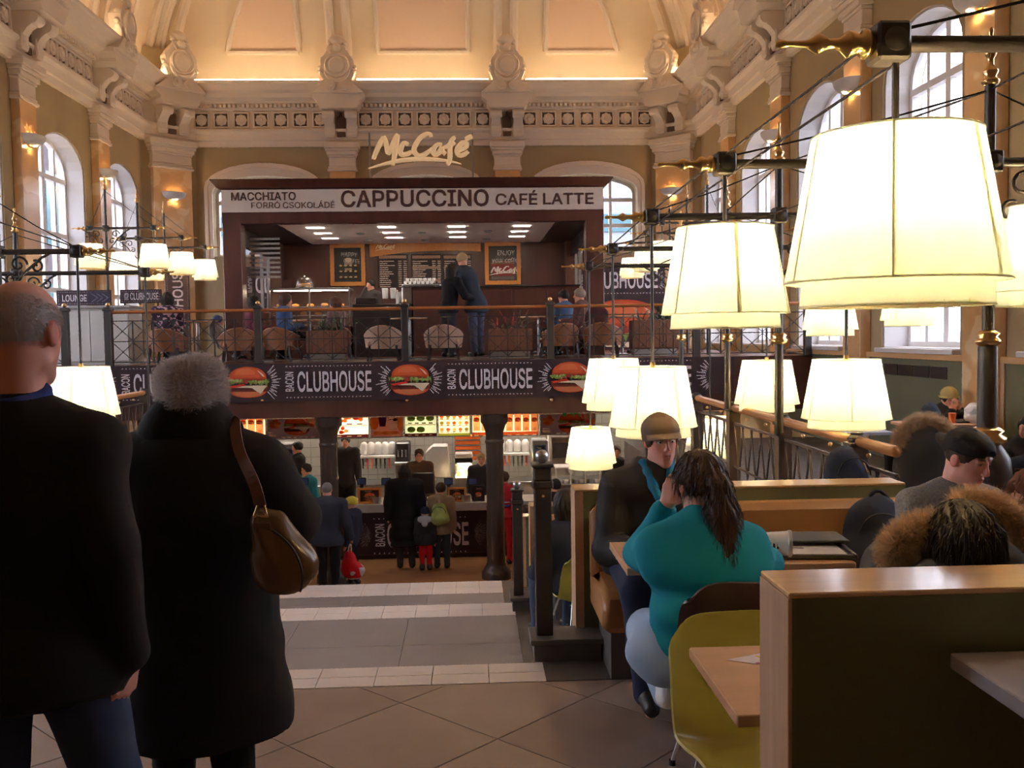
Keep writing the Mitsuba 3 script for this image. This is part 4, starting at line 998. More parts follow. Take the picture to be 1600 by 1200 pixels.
for k in range(9):
    x = xA2 + .12 + k * (xB2 - xA2 - .2) / 9; z = MZ + (.862 if k % 2 else 1.032)
    solo('pastry', xf(ball((0, 0, 0), 1.0, 2), TM((x, 19.62 + r.uniform(0, .2), z + .035), s=(.075, .06, .035))), 'm_orange_wood' if k % 3 else 'm_tan', 'golden pastry on a shelf of the glass display case', 'pastry', True, group='pastries in the display case')
x = atx(478, 19.6)
t = Thing('cake_dome', 'clear glass cake dome with metal rim on the pastry case', 'cake dome'); t.part('dome', lathe([(.17, 0), (.17, .05), (.15, .13), (.09, .19), (.02, .21), (.001, .21)], 24, loc=(x, 19.6, zD + .02)), 'm_glass', True); t.part('plate', lathe([(.19, 0), (.19, .015), (.001, .016)], 24, loc=(x, 19.6, zD + .003)), 'm_chrome', True); t.part('knob', ball((x, 19.6, zD + .245), .018), 'm_chrome', True); t.part('cake', lathe([(.12, 0), (.125, .07), (.10, .09), (.001, .095)], 20, loc=(x, 19.6, zD + .02)), 'm_tan', True)
x = atx(452, 19.6); t = Thing('card_holder', 'small dark price card standing on the pastry case', 'sign'); t.part('card', box(x - .09, x + .07, 19.55, 19.56, zD + .001, zD + .17), 'm_kiosk'); t.part('foot', box(x - .09, x + .07, 19.53, 19.6, zD, zD + .008), 'm_steel')
# espresso machine and cups
ex0, ex1 = atx(634, 19.6), atx(690, 19.6)
t = Thing('espresso_machine', 'steel and brown espresso machine on the counter, left of the couple', 'coffee machine')
t.part('body', box(atx(629, 19.5), atx(645.5, 19.5), 19.5, 19.95, zK - .34, zK + .0, .02), 'm_steel'); t.part('top', box(ex0 - .05, ex1, 19.45, 19.95, zK + .002, zK + .05, .01), 'm_steel'); t.part('drip_tray', box(atx(630, 19.5), atx(645, 19.5), 19.44, 19.5, zK - .335, zK - .30), 'm_chrome')
cupm = ply(lathe([(.001, .003), (.025, 0), (.035, .02), (.040, .06), (.037, .06), (.03, .015), (.001, .012)], 14), 'm_white', True)
r = random.Random(8); kk = 0
for row in range(2):
    for k in range(7):
        solo('cup', cupm, None, 'upturned white cup stacked on the espresso machine', 'cup', group='cups on the espresso machine', M=TM((ex0 + .02 + k * .088 + row * .04, 19.55 + row * .03, zK + .052 + row * .06)))
for k in range(3):
    x = atx(598 + k * 13, 19.0)
    solo('cup_stack', lathe([(.055, 0), (.065, .20), (.066, .21), (.001, .215)], 16), 'm_white' if k < 2 else 'm_grey_light', 'tall stack of paper cups behind the railing left of the middle post, %s' % ('left', 'middle', 'right')[k], 'cups', True, M=TM((x, 19.75, zK - .22 if k < 2 else zK - .30)))
solo('till_counter', cat([box(atx(552, 19.5), atx(645, 19.5), 19.42, 20.1, MZ, zK - .34, .01), box(atx(555, 19.5), atx(590, 19.5), 19.55, 19.75, zK - .34, zK - .20, .02)]), 'm_kiosk_black', 'black till counter between the pastry case and espresso machine', 'counter')
solo('bottle', lathe([(.001, 0), (.03, 0), (.032, .16), (.014, .22), (.014, .28), (.001, .285)], 12), 'm_white', 'white syrup bottle beside the cup stacks', 'bottle', True, M=TM((atx(621, 19.4), 19.62, zK - .338)))
# furniture on the mezzanine: planters, tub chairs, small tables
mat('m_planter', wood((.13, .05, .025), (.20, .08, .04), 2), .5)
def planter(px0, px1, py_top, Y, label, seed, red):
    x0, x1 = atx(px0, Y), atx(px1, Y); zt = at(px0, py_top, Y)[2]; t = Thing('planter', label, 'planter'); n = 7
    for k in range(n): w = (x1 - x0) / n; t.part('slat', box(x0 + k * w + .003, x0 + (k + 1) * w - .003, Y, Y + .025, MZ + .14, zt, .004), 'm_planter')
    t.part('box', box(x0 + .01, x1 - .01, Y + .02, Y + .40, MZ + .12, zt - .01), 'm_kiosk'); t.part('foot', box(x0 + .04, x1 - .04, Y + .04, Y + .36, MZ, MZ + .12), 'm_steel')
    t.part('soil', box(x0 + .02, x1 - .02, Y + .03, Y + .39, zt - .02, zt - .005), 'm_kiosk_black')
    r = random.Random(seed)
    for k in range(46):
        a, el, L = r.uniform(0, 6.28), r.uniform(.35, 1.35), r.uniform(.28, .55); b = V(r.uniform(x0 + .12, x1 - .12), Y + .2 + r.uniform(-.1, .1), zt)
        d = V(math.cos(a) * math.cos(el), math.sin(a) * math.cos(el) * .6, math.sin(el)); pts = [b + d * L * s + V(0, 0, -.28 * L * s * s) for s in np.linspace(0, 1, 6)]
        side = unit(np.cross(d, [0, 0, 1])) * .018; v = []
        for i_, q in enumerate(pts): wd = (1 - (i_ / 5) ** 2) * .9 + .05; v += [q - side * wd, q + V(0, 0, -.006), q + side * wd]
        f = []
        for i_ in range(5): b0 = i_ * 3; f += [[b0, b0 + 1, b0 + 4], [b0, b0 + 4, b0 + 3], [b0 + 1, b0 + 2, b0 + 5], [b0 + 1, b0 + 5, b0 + 4]]
        t.part('leaf', trimesh.Trimesh(np.array(v), f, process=False), 'm_leaf_red' if red and el > .7 and k % 2 else ('m_leaf' if k % 3 else 'm_leaf_pale'), True)
mat('m_leaf', (.05, .075, .03), .4); mat('m_leaf_pale', (.13, .14, .09), .4); mat('m_leaf_red', (.42, .05, .07), .4)
planter(478, 542, 517, 16.3, 'wooden planter with dark leafy plants behind the railing, left of the middle', 3, False)
planter(763, 832, 514, 16.2, 'wooden planter of red tipped bromeliads behind the railing, right of the couple', 7, True)
planter(988, 1062, 500, 16.6, 'planter of small green plants behind the railing below the right poster', 11, False)
def tub_chair(x, y, rz, m, label, grp=None):
    t = Thing('tub_chair', label, 'chair', grp, M=TM((x, y, MZ), rz))
    n = 22; v, f = [], []
    for k in range(n):
        a = math.pi * (.0 + 1.0 * k / (n - 1)) ; hgt = .44 + .15 * math.sin(a) ** 1.5
        for rr, z in ((.30, .20), (.335, hgt - .02), (.32, hgt), (.29, hgt - .015), (.255, .28)): v.append((rr * math.cos(a), -rr * math.sin(a) * 1.0, z))
    for k in range(n - 1):
        for j in range(5): a, b = k * 5 + j, k * 5 + (j + 1) % 5; f += [[a, b, b + 5], [a, b + 5, a + 5]]
    for e in (0, (n - 1) * 5): f += [[e, e + 1, e + 2], [e, e + 2, e + 3], [e, e + 3, e + 4]]
    t.part('backrest', trimesh.Trimesh(np.array(v), f, process=False), m, 40)
    t.part('seat', xf(box(-.27, .27, -.24, .28, .24, .34, .03), np.eye(4)), m)
    for sx in (-1, 1):
        for sy in (-.22, .24): t.part('leg', bar((sx * .22, sy, .25), (sx * .25, sy * 1.08, 0), .035, .035), 'm_kiosk_black')
mat('m_chair_brown', (.22, .085, .035), .45); mat('m_chair_beige', (.36, .22, .15), .6)
for k, (px, Y, rz, mt, lb) in enumerate(((262, 16.35, 0, 'm_chair_brown', 'brown tub chair under the woman in the flowered blouse'), (372, 16.5, .3, 'm_chair_brown', 'brown tub chair left of the second railing post'), (440, 16.6, -.2, 'm_chair_brown', 'brown tub chair under the man in blue'),
        (520, 17.2, .5, 'm_chair_brown', 'brown tub chair behind the left planter'), (600, 16.1, 0, 'm_chair_beige', 'beige and brown tub chair left of the middle railing post'), (693, 16.15, 0, 'm_chair_beige', 'beige tub chair in front of the embracing couple'), (874, 16.3, .3, 'm_chair_brown', 'brown tub chair right of the bromeliad planter'),
        (942, 16.2, -.2, 'm_chair_brown', 'brown tub chair with a maroon coat over its back'), (1040, 17.4, .2, 'm_chair_brown', 'brown tub chair below the far right poster'))):
    tub_chair(atx(px, Y), Y, rz, mt, lb)
def cafe_table(px, Y, label):
    x = atx(px, Y); t = Thing('cafe_table', label, 'table', M=TM((x, Y, MZ)))
    t.part('top', lathe([(.001, .70), (.33, .70), (.34, .71), (.34, .725), (.33, .735), (.001, .735)], 28), 'm_table', 35); t.part('column', cyl((0, 0, .02), (0, 0, .70), .03), 'm_steel', True); t.part('foot', lathe([(.22, 0), (.21, .015), (.04, .03), (.001, .03)], 24), 'm_steel', True)
for px, Y, lb in ((310, 16.9, 'round cafe table beside the flowered blouse woman'), (484, 17.8, 'round cafe table behind the left planter'), (640, 16.9, 'round cafe table left of the embracing couple'), (842, 17.45, 'round cafe table left of the two heads at the right'), (972, 18.2, 'round cafe table below the right poster')): cafe_table(px, Y, lb)
# ================================================================== the counters under the mezzanine
KW = 20.4
solo('wall_kitchen', box(XL, XR, KW, KW + .15, ZL, .62), 'm_kitchen', 'grey tiled kitchen wall behind the counters', 'wall', kind=STRUCT)
scene['m_kitchen'] = {'type': 'twosided', 'bsdf': {'type': 'principled', 'base_color': P(lambda p, n, uv: mx((.11, .10, .085), (.165, .15, .13), sst(.03, .06, dr.minimum(dr.abs(p.x / .2 - dr.round(p.x / .2)), dr.abs(p.z / .2 - dr.round(p.z / .2)))))), 'roughness': .35}}
solo('trim_bulkhead', box(XL, XR, 18.55, 18.95, .17, .60), 'm_soffit', 'plain plaster bulkhead above the menu boards', 'bulkhead', kind=STRUCT)
solo('wall_pier', box(XL, atx(204, 16.4), 16.2, 16.8, ZL, .60), 'm_plaster', 'plain tan pier under the left end of the mezzanine', 'wall', kind=STRUCT)
MBY = 18.6
KIT = lambda px, py, Y=19.6: at(px, py, Y)
cream = lin(236, 200, 160)
def nuggets(pr, x, y, s, n, seed):
    r = random.Random(seed)
    for k in range(n): pr.poly(ellp(x + r.uniform(-1, 1) * s * 1.6, y + r.uniform(-1, 1) * s * 1.2, s * r.uniform(.7, 1.1), s * r.uniform(.5, .8), 12), lin(*((206, 110, 50), (186, 84, 40), (224, 140, 80))[k % 3]))
def mb_grid(n, rows=1):
    def fn(pr, w, h):
        pr.rect(0, 0, w, h, cream); pr.rect(0, 0, w, h * .14, lin(150, 70, 40))
        for j in range(rows):
            for k in range(n):
                x, y = w * (k + .5) / n, h * (.62 - .0 * j); pr.rect(x - w / n * .42, h * .2, x + w / n * .42, h * .92, lin(228, 172, 128), False); burger(pr, x, y + h * .05, w / n * .74, 1.05, seed=k); pr.rect(x - w / n * .2, h * .24, x + w / n * .2, h * .38, lin(250, 226, 200), False)
        for k in range(n): pr.rect(w * (k + .2) / n, h * .04, w * (k + .7) / n, h * .09, lin(240, 220, 190), False)
        pr.z += .002
    return fn
def mb_dark(pr, w, h):
    pr.rect(0, 0, w, h, lin(34, 22, 22)); nuggets(pr, w * .14, h * .62, .06, 7, 3); burger(pr, w * .57, h * .50, w * .50, 1.1, seed=8); pr.text('BACON BURGER', w * .40, h * .90, h * .08, lin(240, 230, 220), .7, True)
    pr.poly(ellp(w * .88, h * .78, .10, .09), lin(222, 160, 120)); nuggets(pr, w * .92, h * .5, .05, 5, 6); pr.rect(w * .03, h * .1, w * .18, h * .2, lin(220, 200, 190)); pr.rect(w * .03, h * .24, w * .15, h * .28, lin(220, 200, 190))
    for k in range(6): pr.rect(w * (.28 + .11 * k), h * .03, w * (.36 + .11 * k), h * .075, lin(236, 220, 206), False)
    pr.z += .001
def mb_items(seed, g=False):
    def fn(pr, w, h):
        r = random.Random(seed); pr.rect(0, 0, w, h, lin(226, 204, 180) if not g else lin(150, 158, 128)); pr.rect(0, 0, w, h * .12, lin(70, 30, 28)); pr.rect(w * .02, h * .46, w * .98, h * .49, lin(180, 150, 120), False)
        for k in range(5):
            x, y = w * (.2 + .3 * (k % 3)), h * (.74 if k < 3 else .28)
            if g: pr.poly(ellp(x, y, w * .13, h * .12), lin(84, 110, 50)); pr.poly(wavy(x - w * .12, x + w * .12, y, h * .06, 9, k + seed, h * .08), lin(176, 150, 90)); pr.poly(wavy(x - w * .1, x + w * .1, y + h * .05, h * .05, 9, k + 2, h * .05), lin(130, 160, 80))
            else: nuggets(pr, x, y, w * .055, 5, seed + k)
        for k in range(4): pr.rect(w * (.1 + .22 * k), h * .52, w * (.22 + .22 * k), h * .57, lin(120, 90, 80), False); pr.rect(w * (.1 + .22 * k), h * .04, w * (.2 + .22 * k), h * .08, lin(236, 220, 206), False)
        pr.z += .001
    return fn
def mb_sundae(pr, w, h):
    pr.rect(0, 0, w, h, lin(70, 36, 26)); pr.poly(ellp(w * .1, h * .6, .09, .14), lin(220, 130, 50)); pr.poly(sg.Polygon([(w * .22, h * .85), (w * .50, h * .85), (w * .45, h * .42), (w * .27, h * .42)]), lin(64, 40, 84)); pr.poly(ellp(w * .36, h * .86, w * .14, h * .06), lin(170, 90, 50))
    pr.poly(sg.Polygon([(w * .52, h * .62), (w * .86, h * .62), (w * .80, h * .28), (w * .58, h * .28)]), lin(226, 216, 206)); pr.poly(sg.Polygon([(w * .50, h * .60), (w * .88, h * .60), (w * .80, h * .78), (w * .69, h * .98), (w * .58, h * .78)]), lin(240, 232, 224)); pr.poly(wavy(w * .54, w * .84, h * .70, h * .05, 10, 4, h * .05), lin(60, 30, 22))
    for k in range(5): pr.poly(ellp(w * (.2 + .14 * k), h * .16, .08, .035), lin(*((214, 140, 70), (230, 180, 110))[k % 2]))
    pr.poly(ellp(w * .93, h * .55, .06, .15), lin(226, 150, 80)); pr.rect(w * .62, h * .05, w * .94, h * .1, lin(240, 220, 200))
def mb_rows(pr, w, h):
    pr.rect(0, 0, w, h, cream)
    for j in range(3):
        y = h * (.80 - .27 * j); pr.rect(0, y - h * .13, w, y - h * .115, lin(200, 150, 110), False)
        for k in range(5): pr.poly(ellp(w * (.1 + .2 * k), y, w * .065, h * .07), lin(*((200, 110, 60), (120, 130, 70), (226, 150, 90), (190, 90, 50), (230, 190, 120))[(k + j) % 5]), False); pr.rect(w * (.05 + .2 * k), y - h * .11, w * (.14 + .2 * k), y - h * .08, lin(120, 80, 60), False)
    pr.z += .001; pr.rect(0, 0, w, h * .10, lin(120, 140, 60))
boards = [((196, 236), mb_dark, 'dark backlit menu board, leftmost, between the walking couple'), ((300, 354), mb_grid(4), 'cream backlit menu board behind the fur hat, left'), ((356, 412), mb_grid(4), 'cream backlit menu board of burgers just right of the fur hat'), ((414, 497), mb_dark, 'dark backlit menu board with a large burger left of the left column'),
          ((500, 574), mb_items(4), 'pale backlit menu board of chicken right behind the left column'), ((577, 628), mb_sundae, 'brown backlit menu board with an ice cream sundae'), ((630, 681), mb_items(9, True), 'green backlit menu board of salads'), ((683, 733), mb_rows, 'cream backlit menu board with three rows of snacks'), ((736, 840), mb_grid(8), 'wide cream backlit menu board behind the right column'), ((843, 930), mb_dark, 'dark backlit menu board with a large burger right of the right column')]
for (a, b), fn, lbl in boards:
    x0, x1 = atx(a, MBY), atx(b, MBY); z1 = at((a + b) / 2, 648 - (a - 200) * .010, MBY)[2]; z0 = at((a + b) / 2, 686 - (a - 355) * .016 - (14 if a < 240 else 0), MBY)[2]
    w, h = x1 - x0 - .02, z1 - z0; pr = Print(.002); fn(pr, w, h); m, c = pr.build()
    t = Thing('menu_board', lbl, 'menu board', M=TM((x0, MBY, z0)))
    t.part('picture', upright(m, 0, 0, 0), 'm_vc_lit', color=np.clip(c * 1.0, 0, 1))
    t.part('case', cat([box(-.01, w + .01, .002, .14, -.02, 0), box(-.01, w + .01, .002, .14, h, h + .02), box(-.012, 0, .002, .14, 0, h), box(w, w + .012, .002, .14, 0, h), box(0, w, .135, .14, 0, h)]), 'm_steel')
    t.part('backlight', ply(trimesh.Trimesh([(0, .13, 0), (w, .13, 0), (w, .13, h), (0, .13, h)], [[0, 1, 2], [0, 2, 3]], process=False), 'm_white', emitter=area(MENU, (1, .86, .68))))
# exit signs
for px in (374, 636, 892):
    Y = 16.4; a, b = at(px - 16, 652, Y), at(px + 16, 637, Y); w, h = b[0] - a[0], b[2] - a[2]; G = lin(60, 200, 90)
    t = Thing('exit_sign', 'small green pictogram exit sign on a clear plate, %s' % {374: 'right of the fur hat', 636: 'above the sundae menu board', 892: 'left of the low lamp, far right'}[px], 'exit sign', M=TM((a[0], Y, a[2])))
    t.part('plate', trimesh.Trimesh([(0, 0, 0), (w, 0, 0), (w, 0, h), (0, 0, h)], [[0, 1, 2], [0, 2, 3]], process=False), 'm_acrylic')
    t.part('door_symbol', box(w * .10, w * .30, -.008, -.003, h * .12, h * .88), 'm_exit'); t.part('arrow_symbol', upright(extr(sg.Polygon([(w * .48, h * .7), (w * .54, h * .7), (w * .54, h * .4), (w * .58, h * .4), (w * .51, h * .2), (w * .44, h * .4), (w * .48, h * .4)]), .005), 0, -.003, 0), 'm_exit')
    fig = ellp(w * .83, h * .84, h * .10, h * .10).union(sg.LineString([(w * .80, h * .70), (w * .76, h * .42), (w * .66, h * .34), (w * .66, h * .14)]).buffer(h * .07)).union(sg.LineString([(w * .76, h * .42), (w * .86, h * .30), (w * .92, h * .14)]).buffer(h * .07)).union(sg.LineString([(w * .68, h * .56), (w * .80, h * .66), (w * .90, h * .50)]).buffer(h * .05))
    t.part('runner_symbol', upright(extr(fig, .005), 0, -.003, 0), 'm_exit'); t.part('hanger', cat([cyl((w * f, 0, h), (w * f, 0, .60 - a[2]), .004) for f in (.05,)]), 'm_steel'); t.part('hanger', cyl((w * .95, 0, h), (w * .95, 0, .60 - a[2]), .004), 'm_steel')
mat('m_exit', lin(60, 200, 95), .5)
# ceiling lights over the counter
for k in range(7):
    solo('downlight', ply(lathe([(.001, -.012), (.07, -.012), (.08, -.004), (.08, 0), (.001, 0)], 16), 'm_white', emitter=area(14, (1, .82, .6))), None, 'round downlight in the ceiling in front of the counter, number %d from the left' % (k + 1), 'ceiling light', group='downlights before the counter', M=TM((-6.0 + k * 1.75, 16.9, .598)))
    labels[list(labels)[-1]]['label'] = 'round recessed downlight in the lower ceiling in front of the counter'
for k in range(5):
    solo('kitchen_light', ply(box(-.6, .6, -.08, .08, -.03, 0), 'm_white', emitter=area(9, (1, .9, .75))), None, 'long kitchen ceiling light behind the menu boards', 'ceiling light', group='kitchen ceiling lights', M=TM((-6.0 + k * 2.4, 19.6, .598)))
# main counter
cy0 = 17.0; zc0 = at(640, 787, cy0)[2]
SC = Thing('serving_counter', 'dark fronted serving counter with pale edge and banner lettering', 'counter')
xa, xb = -6.2, atx(838, cy0)
SC.part('front', box(xa, xb, cy0 + .04, cy0 + .10, ZL + .08, zc0 - .14), 'm_kiosk'); SC.part('body', box(xa, xb, cy0 + .10, cy0 + .72, ZL, zc0 - .05), 'm_kiosk_black')
SC.part('edge', box(xa - .01, xb + .01, cy0, cy0 + .05, zc0 - .15, zc0 - .0, .006), 'm_grey_light'); SC.part('top', box(xa, xb, cy0 + .03, cy0 + .74, zc0 - .04, zc0 - .002), 'm_grey_light')
pr = Print(); X = lambda px: atx(px, cy0); Zc = lambda py: at(650, py, cy0)[2]
pr.rect(X(548), ZL + .10, X(775), zc0 - .155, INK); pr.mesh(vword('BACON', .16, .40, X(594), Zc(853)), PALE); fit(pr, 'CLUBHOUSE', X(598), X(727), Zc(853), .39, PALE)
burst(pr, X(733), Zc(836), .06, .30, -1.0, 1.0, 11, PALE, 4); burst(pr, X(575), Zc(836), .06, .30, math.pi - 1.0, math.pi + 1.0, 11, PALE, 9)
for k in range(20):
    for py in (810, 864): pr.poly(ellp(X(578) + k * .085, Zc(py), .012, .012, 8), PALE, False)
m, c = pr.build(); SC.part('print', upright(m, 0, cy0 + .039, 0), 'm_vc', color=c)
# back line: shelves, cup bundles, machines
BL = Thing('back_counter', 'steel work counter along the kitchen wall', 'counter')
BL.part('body', box(-6.5, 3.0, 19.75, KW - .01, ZL, -1.35), 'm_grey'); BL.part('top', box(-6.5, 3.0, 19.7, KW - .01, -1.35, -1.31, .005), 'm_steel')
bund = ply(cat([lathe([(.055, 0), (.085, .04), (.09, .14), (.075, .22), (.04, .26), (.001, .27)], 14)]), 'm_white', True)
def shelf(px0, px1, py, n, lbl):
    x0, x1, z = KIT(px0, py)[0], KIT(px1, py)[0], KIT(px0, py)[2]; t = Thing('kitchen_shelf', 'white metal shelf on the kitchen wall ' + lbl, 'shelf')
    t.part('board', box(x0, x1, 19.65, 20.0, z - .05, z, .006), 'm_white')
    for x in (x0 + .05, x1 - .05): t.part('bracket', box(x - .015, x + .015, 19.95, KW - .003, z - .16, z), 'm_steel')
    for k in range(n): solo('cup_bundle', bund, None, 'white wrapped bundle of cups on the kitchen shelf ' + lbl, 'cup bundle', group='cup bundles on the shelf ' + lbl, M=TM((x0 + (k + .5) * (x1 - x0) / n, 19.82, z + .001), rz=k))
    for k in range(int((x1 - x0) / .09)):
        t.part('dispenser_tap', cat([cyl((x0 + .05 + k * .09, 19.72, z - .05), (x0 + .05 + k * .09, 19.72, z - .20), .018, sides=8), cyl((x0 + .05 + k * .09, 19.72, z - .20), (x0 + .05 + k * .09, 19.70, z - .27), .012, sides=8)]), ('m_kiosk_black', 'm_red', 'm_orange', 'm_kiosk_black', 'm_leaf')[k % 5])
shelf(562, 617, 713, 5, 'left of the black coffee machine'); shelf(778, 828, 709, 4, 'right of the right column')
def boxat(px0, px1, py0, py1, Y, d, b=.01): a, c = at(px0, py1, Y), at(px1, py0, Y); return box(a[0], c[0], Y, Y + d, a[2], c[2], b)
t = Thing('coffee_machine', 'black coffee machine on the kitchen back counter', 'coffee machine'); t.part('body', boxat(618, 640, 691, 724, 19.6, .4, .03), 'm_kiosk_black')
for k in range(3): t.part('spout', boxat(621 + k * 6, 623 + k * 6, 703, 714, 19.56, .04, .004), 'm_chrome')
t.part('tray', boxat(616, 642, 722, 726, 19.5, .5), 'm_steel'); t.part('stand', boxat(618, 640, 726, 762, 19.72, .3), 'm_steel')
def dispenser(px0, px1, py0, py1, Y, lbl):
    t = Thing('juice_dispenser', lbl, 'drink dispenser'); t.part('case', boxat(px0, px1, py0, py1 + 30, Y, .45, .02), 'm_steel')
    a, c = at(px0 + 3, py1, Y), at(px1 - 3, py0 + 8, Y); w, h = c[0] - a[0], c[2] - a[2]; pr = Print(); pr.rect(0, 0, w, h, lin(60, 90, 130)); pr.rect(w * .1, h * .68, w * .9, h * .92, lin(20, 18, 24)); pr.text('Cappy', w * .18, h * .74, h * .11, lin(230, 226, 220), .8); pr.poly(ellp(w * .5, h * .34, w * .40, h * .26), lin(226, 130, 40)); pr.poly(ellp(w * .56, h * .38, w * .2, h * .12), lin(244, 180, 80)); m, c2 = pr.build()
    t.part('label', upright(m, a[0], Y - .002, a[2]), 'm_vc', color=c2)
dispenser(432, 462, 693, 726, 18.9, 'steel juice dispenser with an orange picture left of the left column'); dispenser(832, 856, 687, 716, 18.9, 'steel juice dispenser with an orange picture behind the tall newel post')
t = Thing('fryer_hood', 'grey steel hood with sloping side behind the till', 'hood')
hp = [at(665, 745, 19.3), at(704, 745, 19.3), at(699, 698, 19.3), at(676, 698, 19.3), at(665, 708, 19.3)]
m = extr(sg.Polygon([(p[0], p[2]) for p in hp]), .6); t.part('hood', upright(m, 0, 19.9, 0), 'm_grey')
t = Thing('burger_rack', 'tall rack of orange lined trays behind the till', 'rack')
for k in range(5): t.part('tray', boxat(711, 750, 681 + k * 8, 687 + k * 8, 19.7, .3, .005), 'm_orange'); t.part('rail', boxat(710, 751, 687 + k * 8, 689 + k * 8, 19.69, .3, 0), 'm_steel')
t = Thing('fry_station', 'lit fries station with white top and glowing box', 'food warmer')
t.part('top', boxat(711, 738, 709, 716, 18.8, .4), 'm_white'); t.part('body', boxat(711, 738, 716, 724, 18.82, .38), 'm_kiosk_black'); t.part('base', boxat(711, 738, 746, 760, 18.8, .4), 'm_grey'); t.part('back', boxat(711, 738, 724, 746, 19.15, .03), 'm_steel')
wl = ply(boxat(715, 735, 724.5, 725.5, 18.85, .2, 0), 'm_white', emitter=area(60, (1, .75, .4))); t.part('heat_lamp', wl)
for k in range(3): t.part('fries_box', boxat(714 + k * 7, 720 + k * 7, 736 - k * 3, 745, 18.95 + .04 * k, .06), 'm_fries')
mat('m_fries', (.85, .52, .12), .6)
t = Thing('hot_cabinet', 'white framed glass cabinet left of the low lamp', 'cabinet'); t.part('frame', boxat(858, 893, 678, 684, 19.4, .4), 'm_white'); t.part('side', boxat(858, 862, 678, 740, 19.4, .4), 'm_white'); t.part('side', boxat(890, 894, 678, 740, 19.4, .4), 'm_white'); t.part('board', boxat(864, 888, 692, 716, 19.42, .03), 'm_kiosk_black'); t.part('back', boxat(858, 893, 680, 745, 19.8, .03), 'm_grey_light')
t = Thing('cold_display', 'low glass topped steel display right of the tall newel post', 'display case'); t.part('body', boxat(868, 940, 756, 800, 18.2, .6), 'm_steel'); t.part('frame', boxat(868, 940, 729, 733, 18.2, .5), 'm_white')
for k in range(4): t.part('upright', boxat(868 + k * 23, 870 + k * 23, 733, 757, 18.2, .03, 0), 'm_white')
for k in range(8): solo('food_tub', lathe([(.001, 0), (.05, 0), (.06, .07), (.001, .075)], 12), ('m_steel', 'm_white', 'm_green')[k % 3], 'small round tub in the low steel display', 'tub', True, group='tubs in the low steel display', M=TM((atx(874 + k * 8, 18.4), 18.4, at(870, 755.5, 18.4)[2])))
# tills, placards, trays on the serving counter
for k, px in enumerate((474, 564, 602, 700, 738)):
    a = at(px - 6, 758, 17.35); t = Thing('till', 'dark till screen on the serving counter, number %d from the left' % (k + 1), 'till')
    labels[t.key]['label'] = 'dark till screen on the serving counter, ' + ('behind the child at the left column', 'right of the child in the yellow hat', 'left of the long black coat', 'right of the boy with the green backpack', 'left of the right column')[k]
    t.part('screen', box(a[0], a[0] + .16, 17.35, 17.38, a[2], a[2] + .13, .005), 'm_kiosk_black'); t.part('display', box(a[0] + .01, a[0] + .15, 17.345, 17.35, a[2] + .015, a[2] + .115), 'm_blue_dark'); t.part('stand', box(a[0] + .05, a[0] + .11, 17.36, 17.42, zc0, a[2] + .02), 'm_kiosk_black')
mat('m_blue_dark', (.04, .06, .16), .3)
def placard(px0, px1, py0, py1, Y, lbl, dark=False):
    a, c = at(px0, py1, Y), at(px1, py0, Y); w, h = c[0] - a[0], c[2] - zc0; t = Thing('counter_placard', lbl, 'sign', M=TM((a[0], Y, zc0)))
    t.part('frame', upright(extr(rect(0, 0, w, h).difference(rect(.035, .035, w - .035, h - .035)), .03), 0, 0, 0), 'm_orange_wood' if not dark else 'm_kiosk_black'); t.part('back', box(.01, w - .01, .002, .02, 0, h - .01), 'm_kiosk')
    pr = Print(); pr.rect(.03, .03, w - .03, h - .03, lin(50, 36, 36)); burger(pr, w * .5, h * .42, w * .5, seed=4); pr.text('BACON', w * .32, h * .74, h * .09, lin(200, 170, 150), .9); m, c2 = pr.build(); t.part('print', upright(m, 0, .001, 0), 'm_vc', color=c2)
placard(560, 595, 762, 788, 17.12, 'orange framed burger placard on the counter, left of the long black coat'); placard(700, 728, 761, 786, 17.12, 'orange framed burger placard on the counter, right of the green backpack'); placard(738, 757, 758, 785, 17.12, 'dark framed placard on the counter beside the right column', True)
for k, px in enumerate((549, 724)): solo('coin_dish', lathe([(.001, 0), (.07, 0), (.09, .12), (.08, .13), (.001, .05)], 16), 'm_steel', 'round steel dish on the counter in front of the %s placard' % ('left', 'right')[k], 'dish', True, M=TM((atx((583, 724)[k], 17.05), 17.08, zc0)))
# ================================================================== seating, railings, foreground
PT = .87
def partition(name, x0, x1, y0, y1, z0, zt, label, lat=True):
    t = Thing(name, label, 'partition')
    t.part('panel', box(x0 + .007, x1, y0 + .003, y1 - .003, z0, zt - .012), 'm_green')
    t.part('cap', box(x0, x1, y0, y1, zt - .012, zt, .003), 'm_oak'); t.part('end_board', box(x0 - .002, x0 + .007, y0, y1, z0, zt - .012, .002), 'm_oak_end')
    if lat: t.part('edge_strip', box(x0, x0 + .045, y0, y0 + .012, z0, zt - .012), 'm_oak_end')
    return t
partition('partition', .663, 3.2, 1.97, 2.17, 0, 1.15, 'near dark green partition with glossy oak cap and end board, bottom right', False)
partition('partition', .55, 2.36, 5.10, 5.30, 0, PT, 'low green partition with oak cap behind the tan bench')
partition('partition', .50, 2.36, 8.30, 8.50, Z2, Z2 + PT, 'farther low green partition seen beside the tall newel post')
partition('partition', .60, 2.36, 11.6, 11.8, Z3, Z3 + PT, 'farthest low green partition behind the hanging lamps')
def bench(x0, x1, yf, yb, z0, label):
    t = Thing('bench', label, 'bench')
    t.part('backrest', box(x0, x1, yb - .14, yb, z0 + .40, z0 + .80, .035), 'm_tan', 40); t.part('seat', box(x0, x1, yf, yb - .02, z0 + .25, z0 + .46, .035), 'm_tan', 40); t.part('plinth', box(x0 + .05, x1 - .02, yf + .09, yb - .02, z0, z0 + .25), 'm_slate')
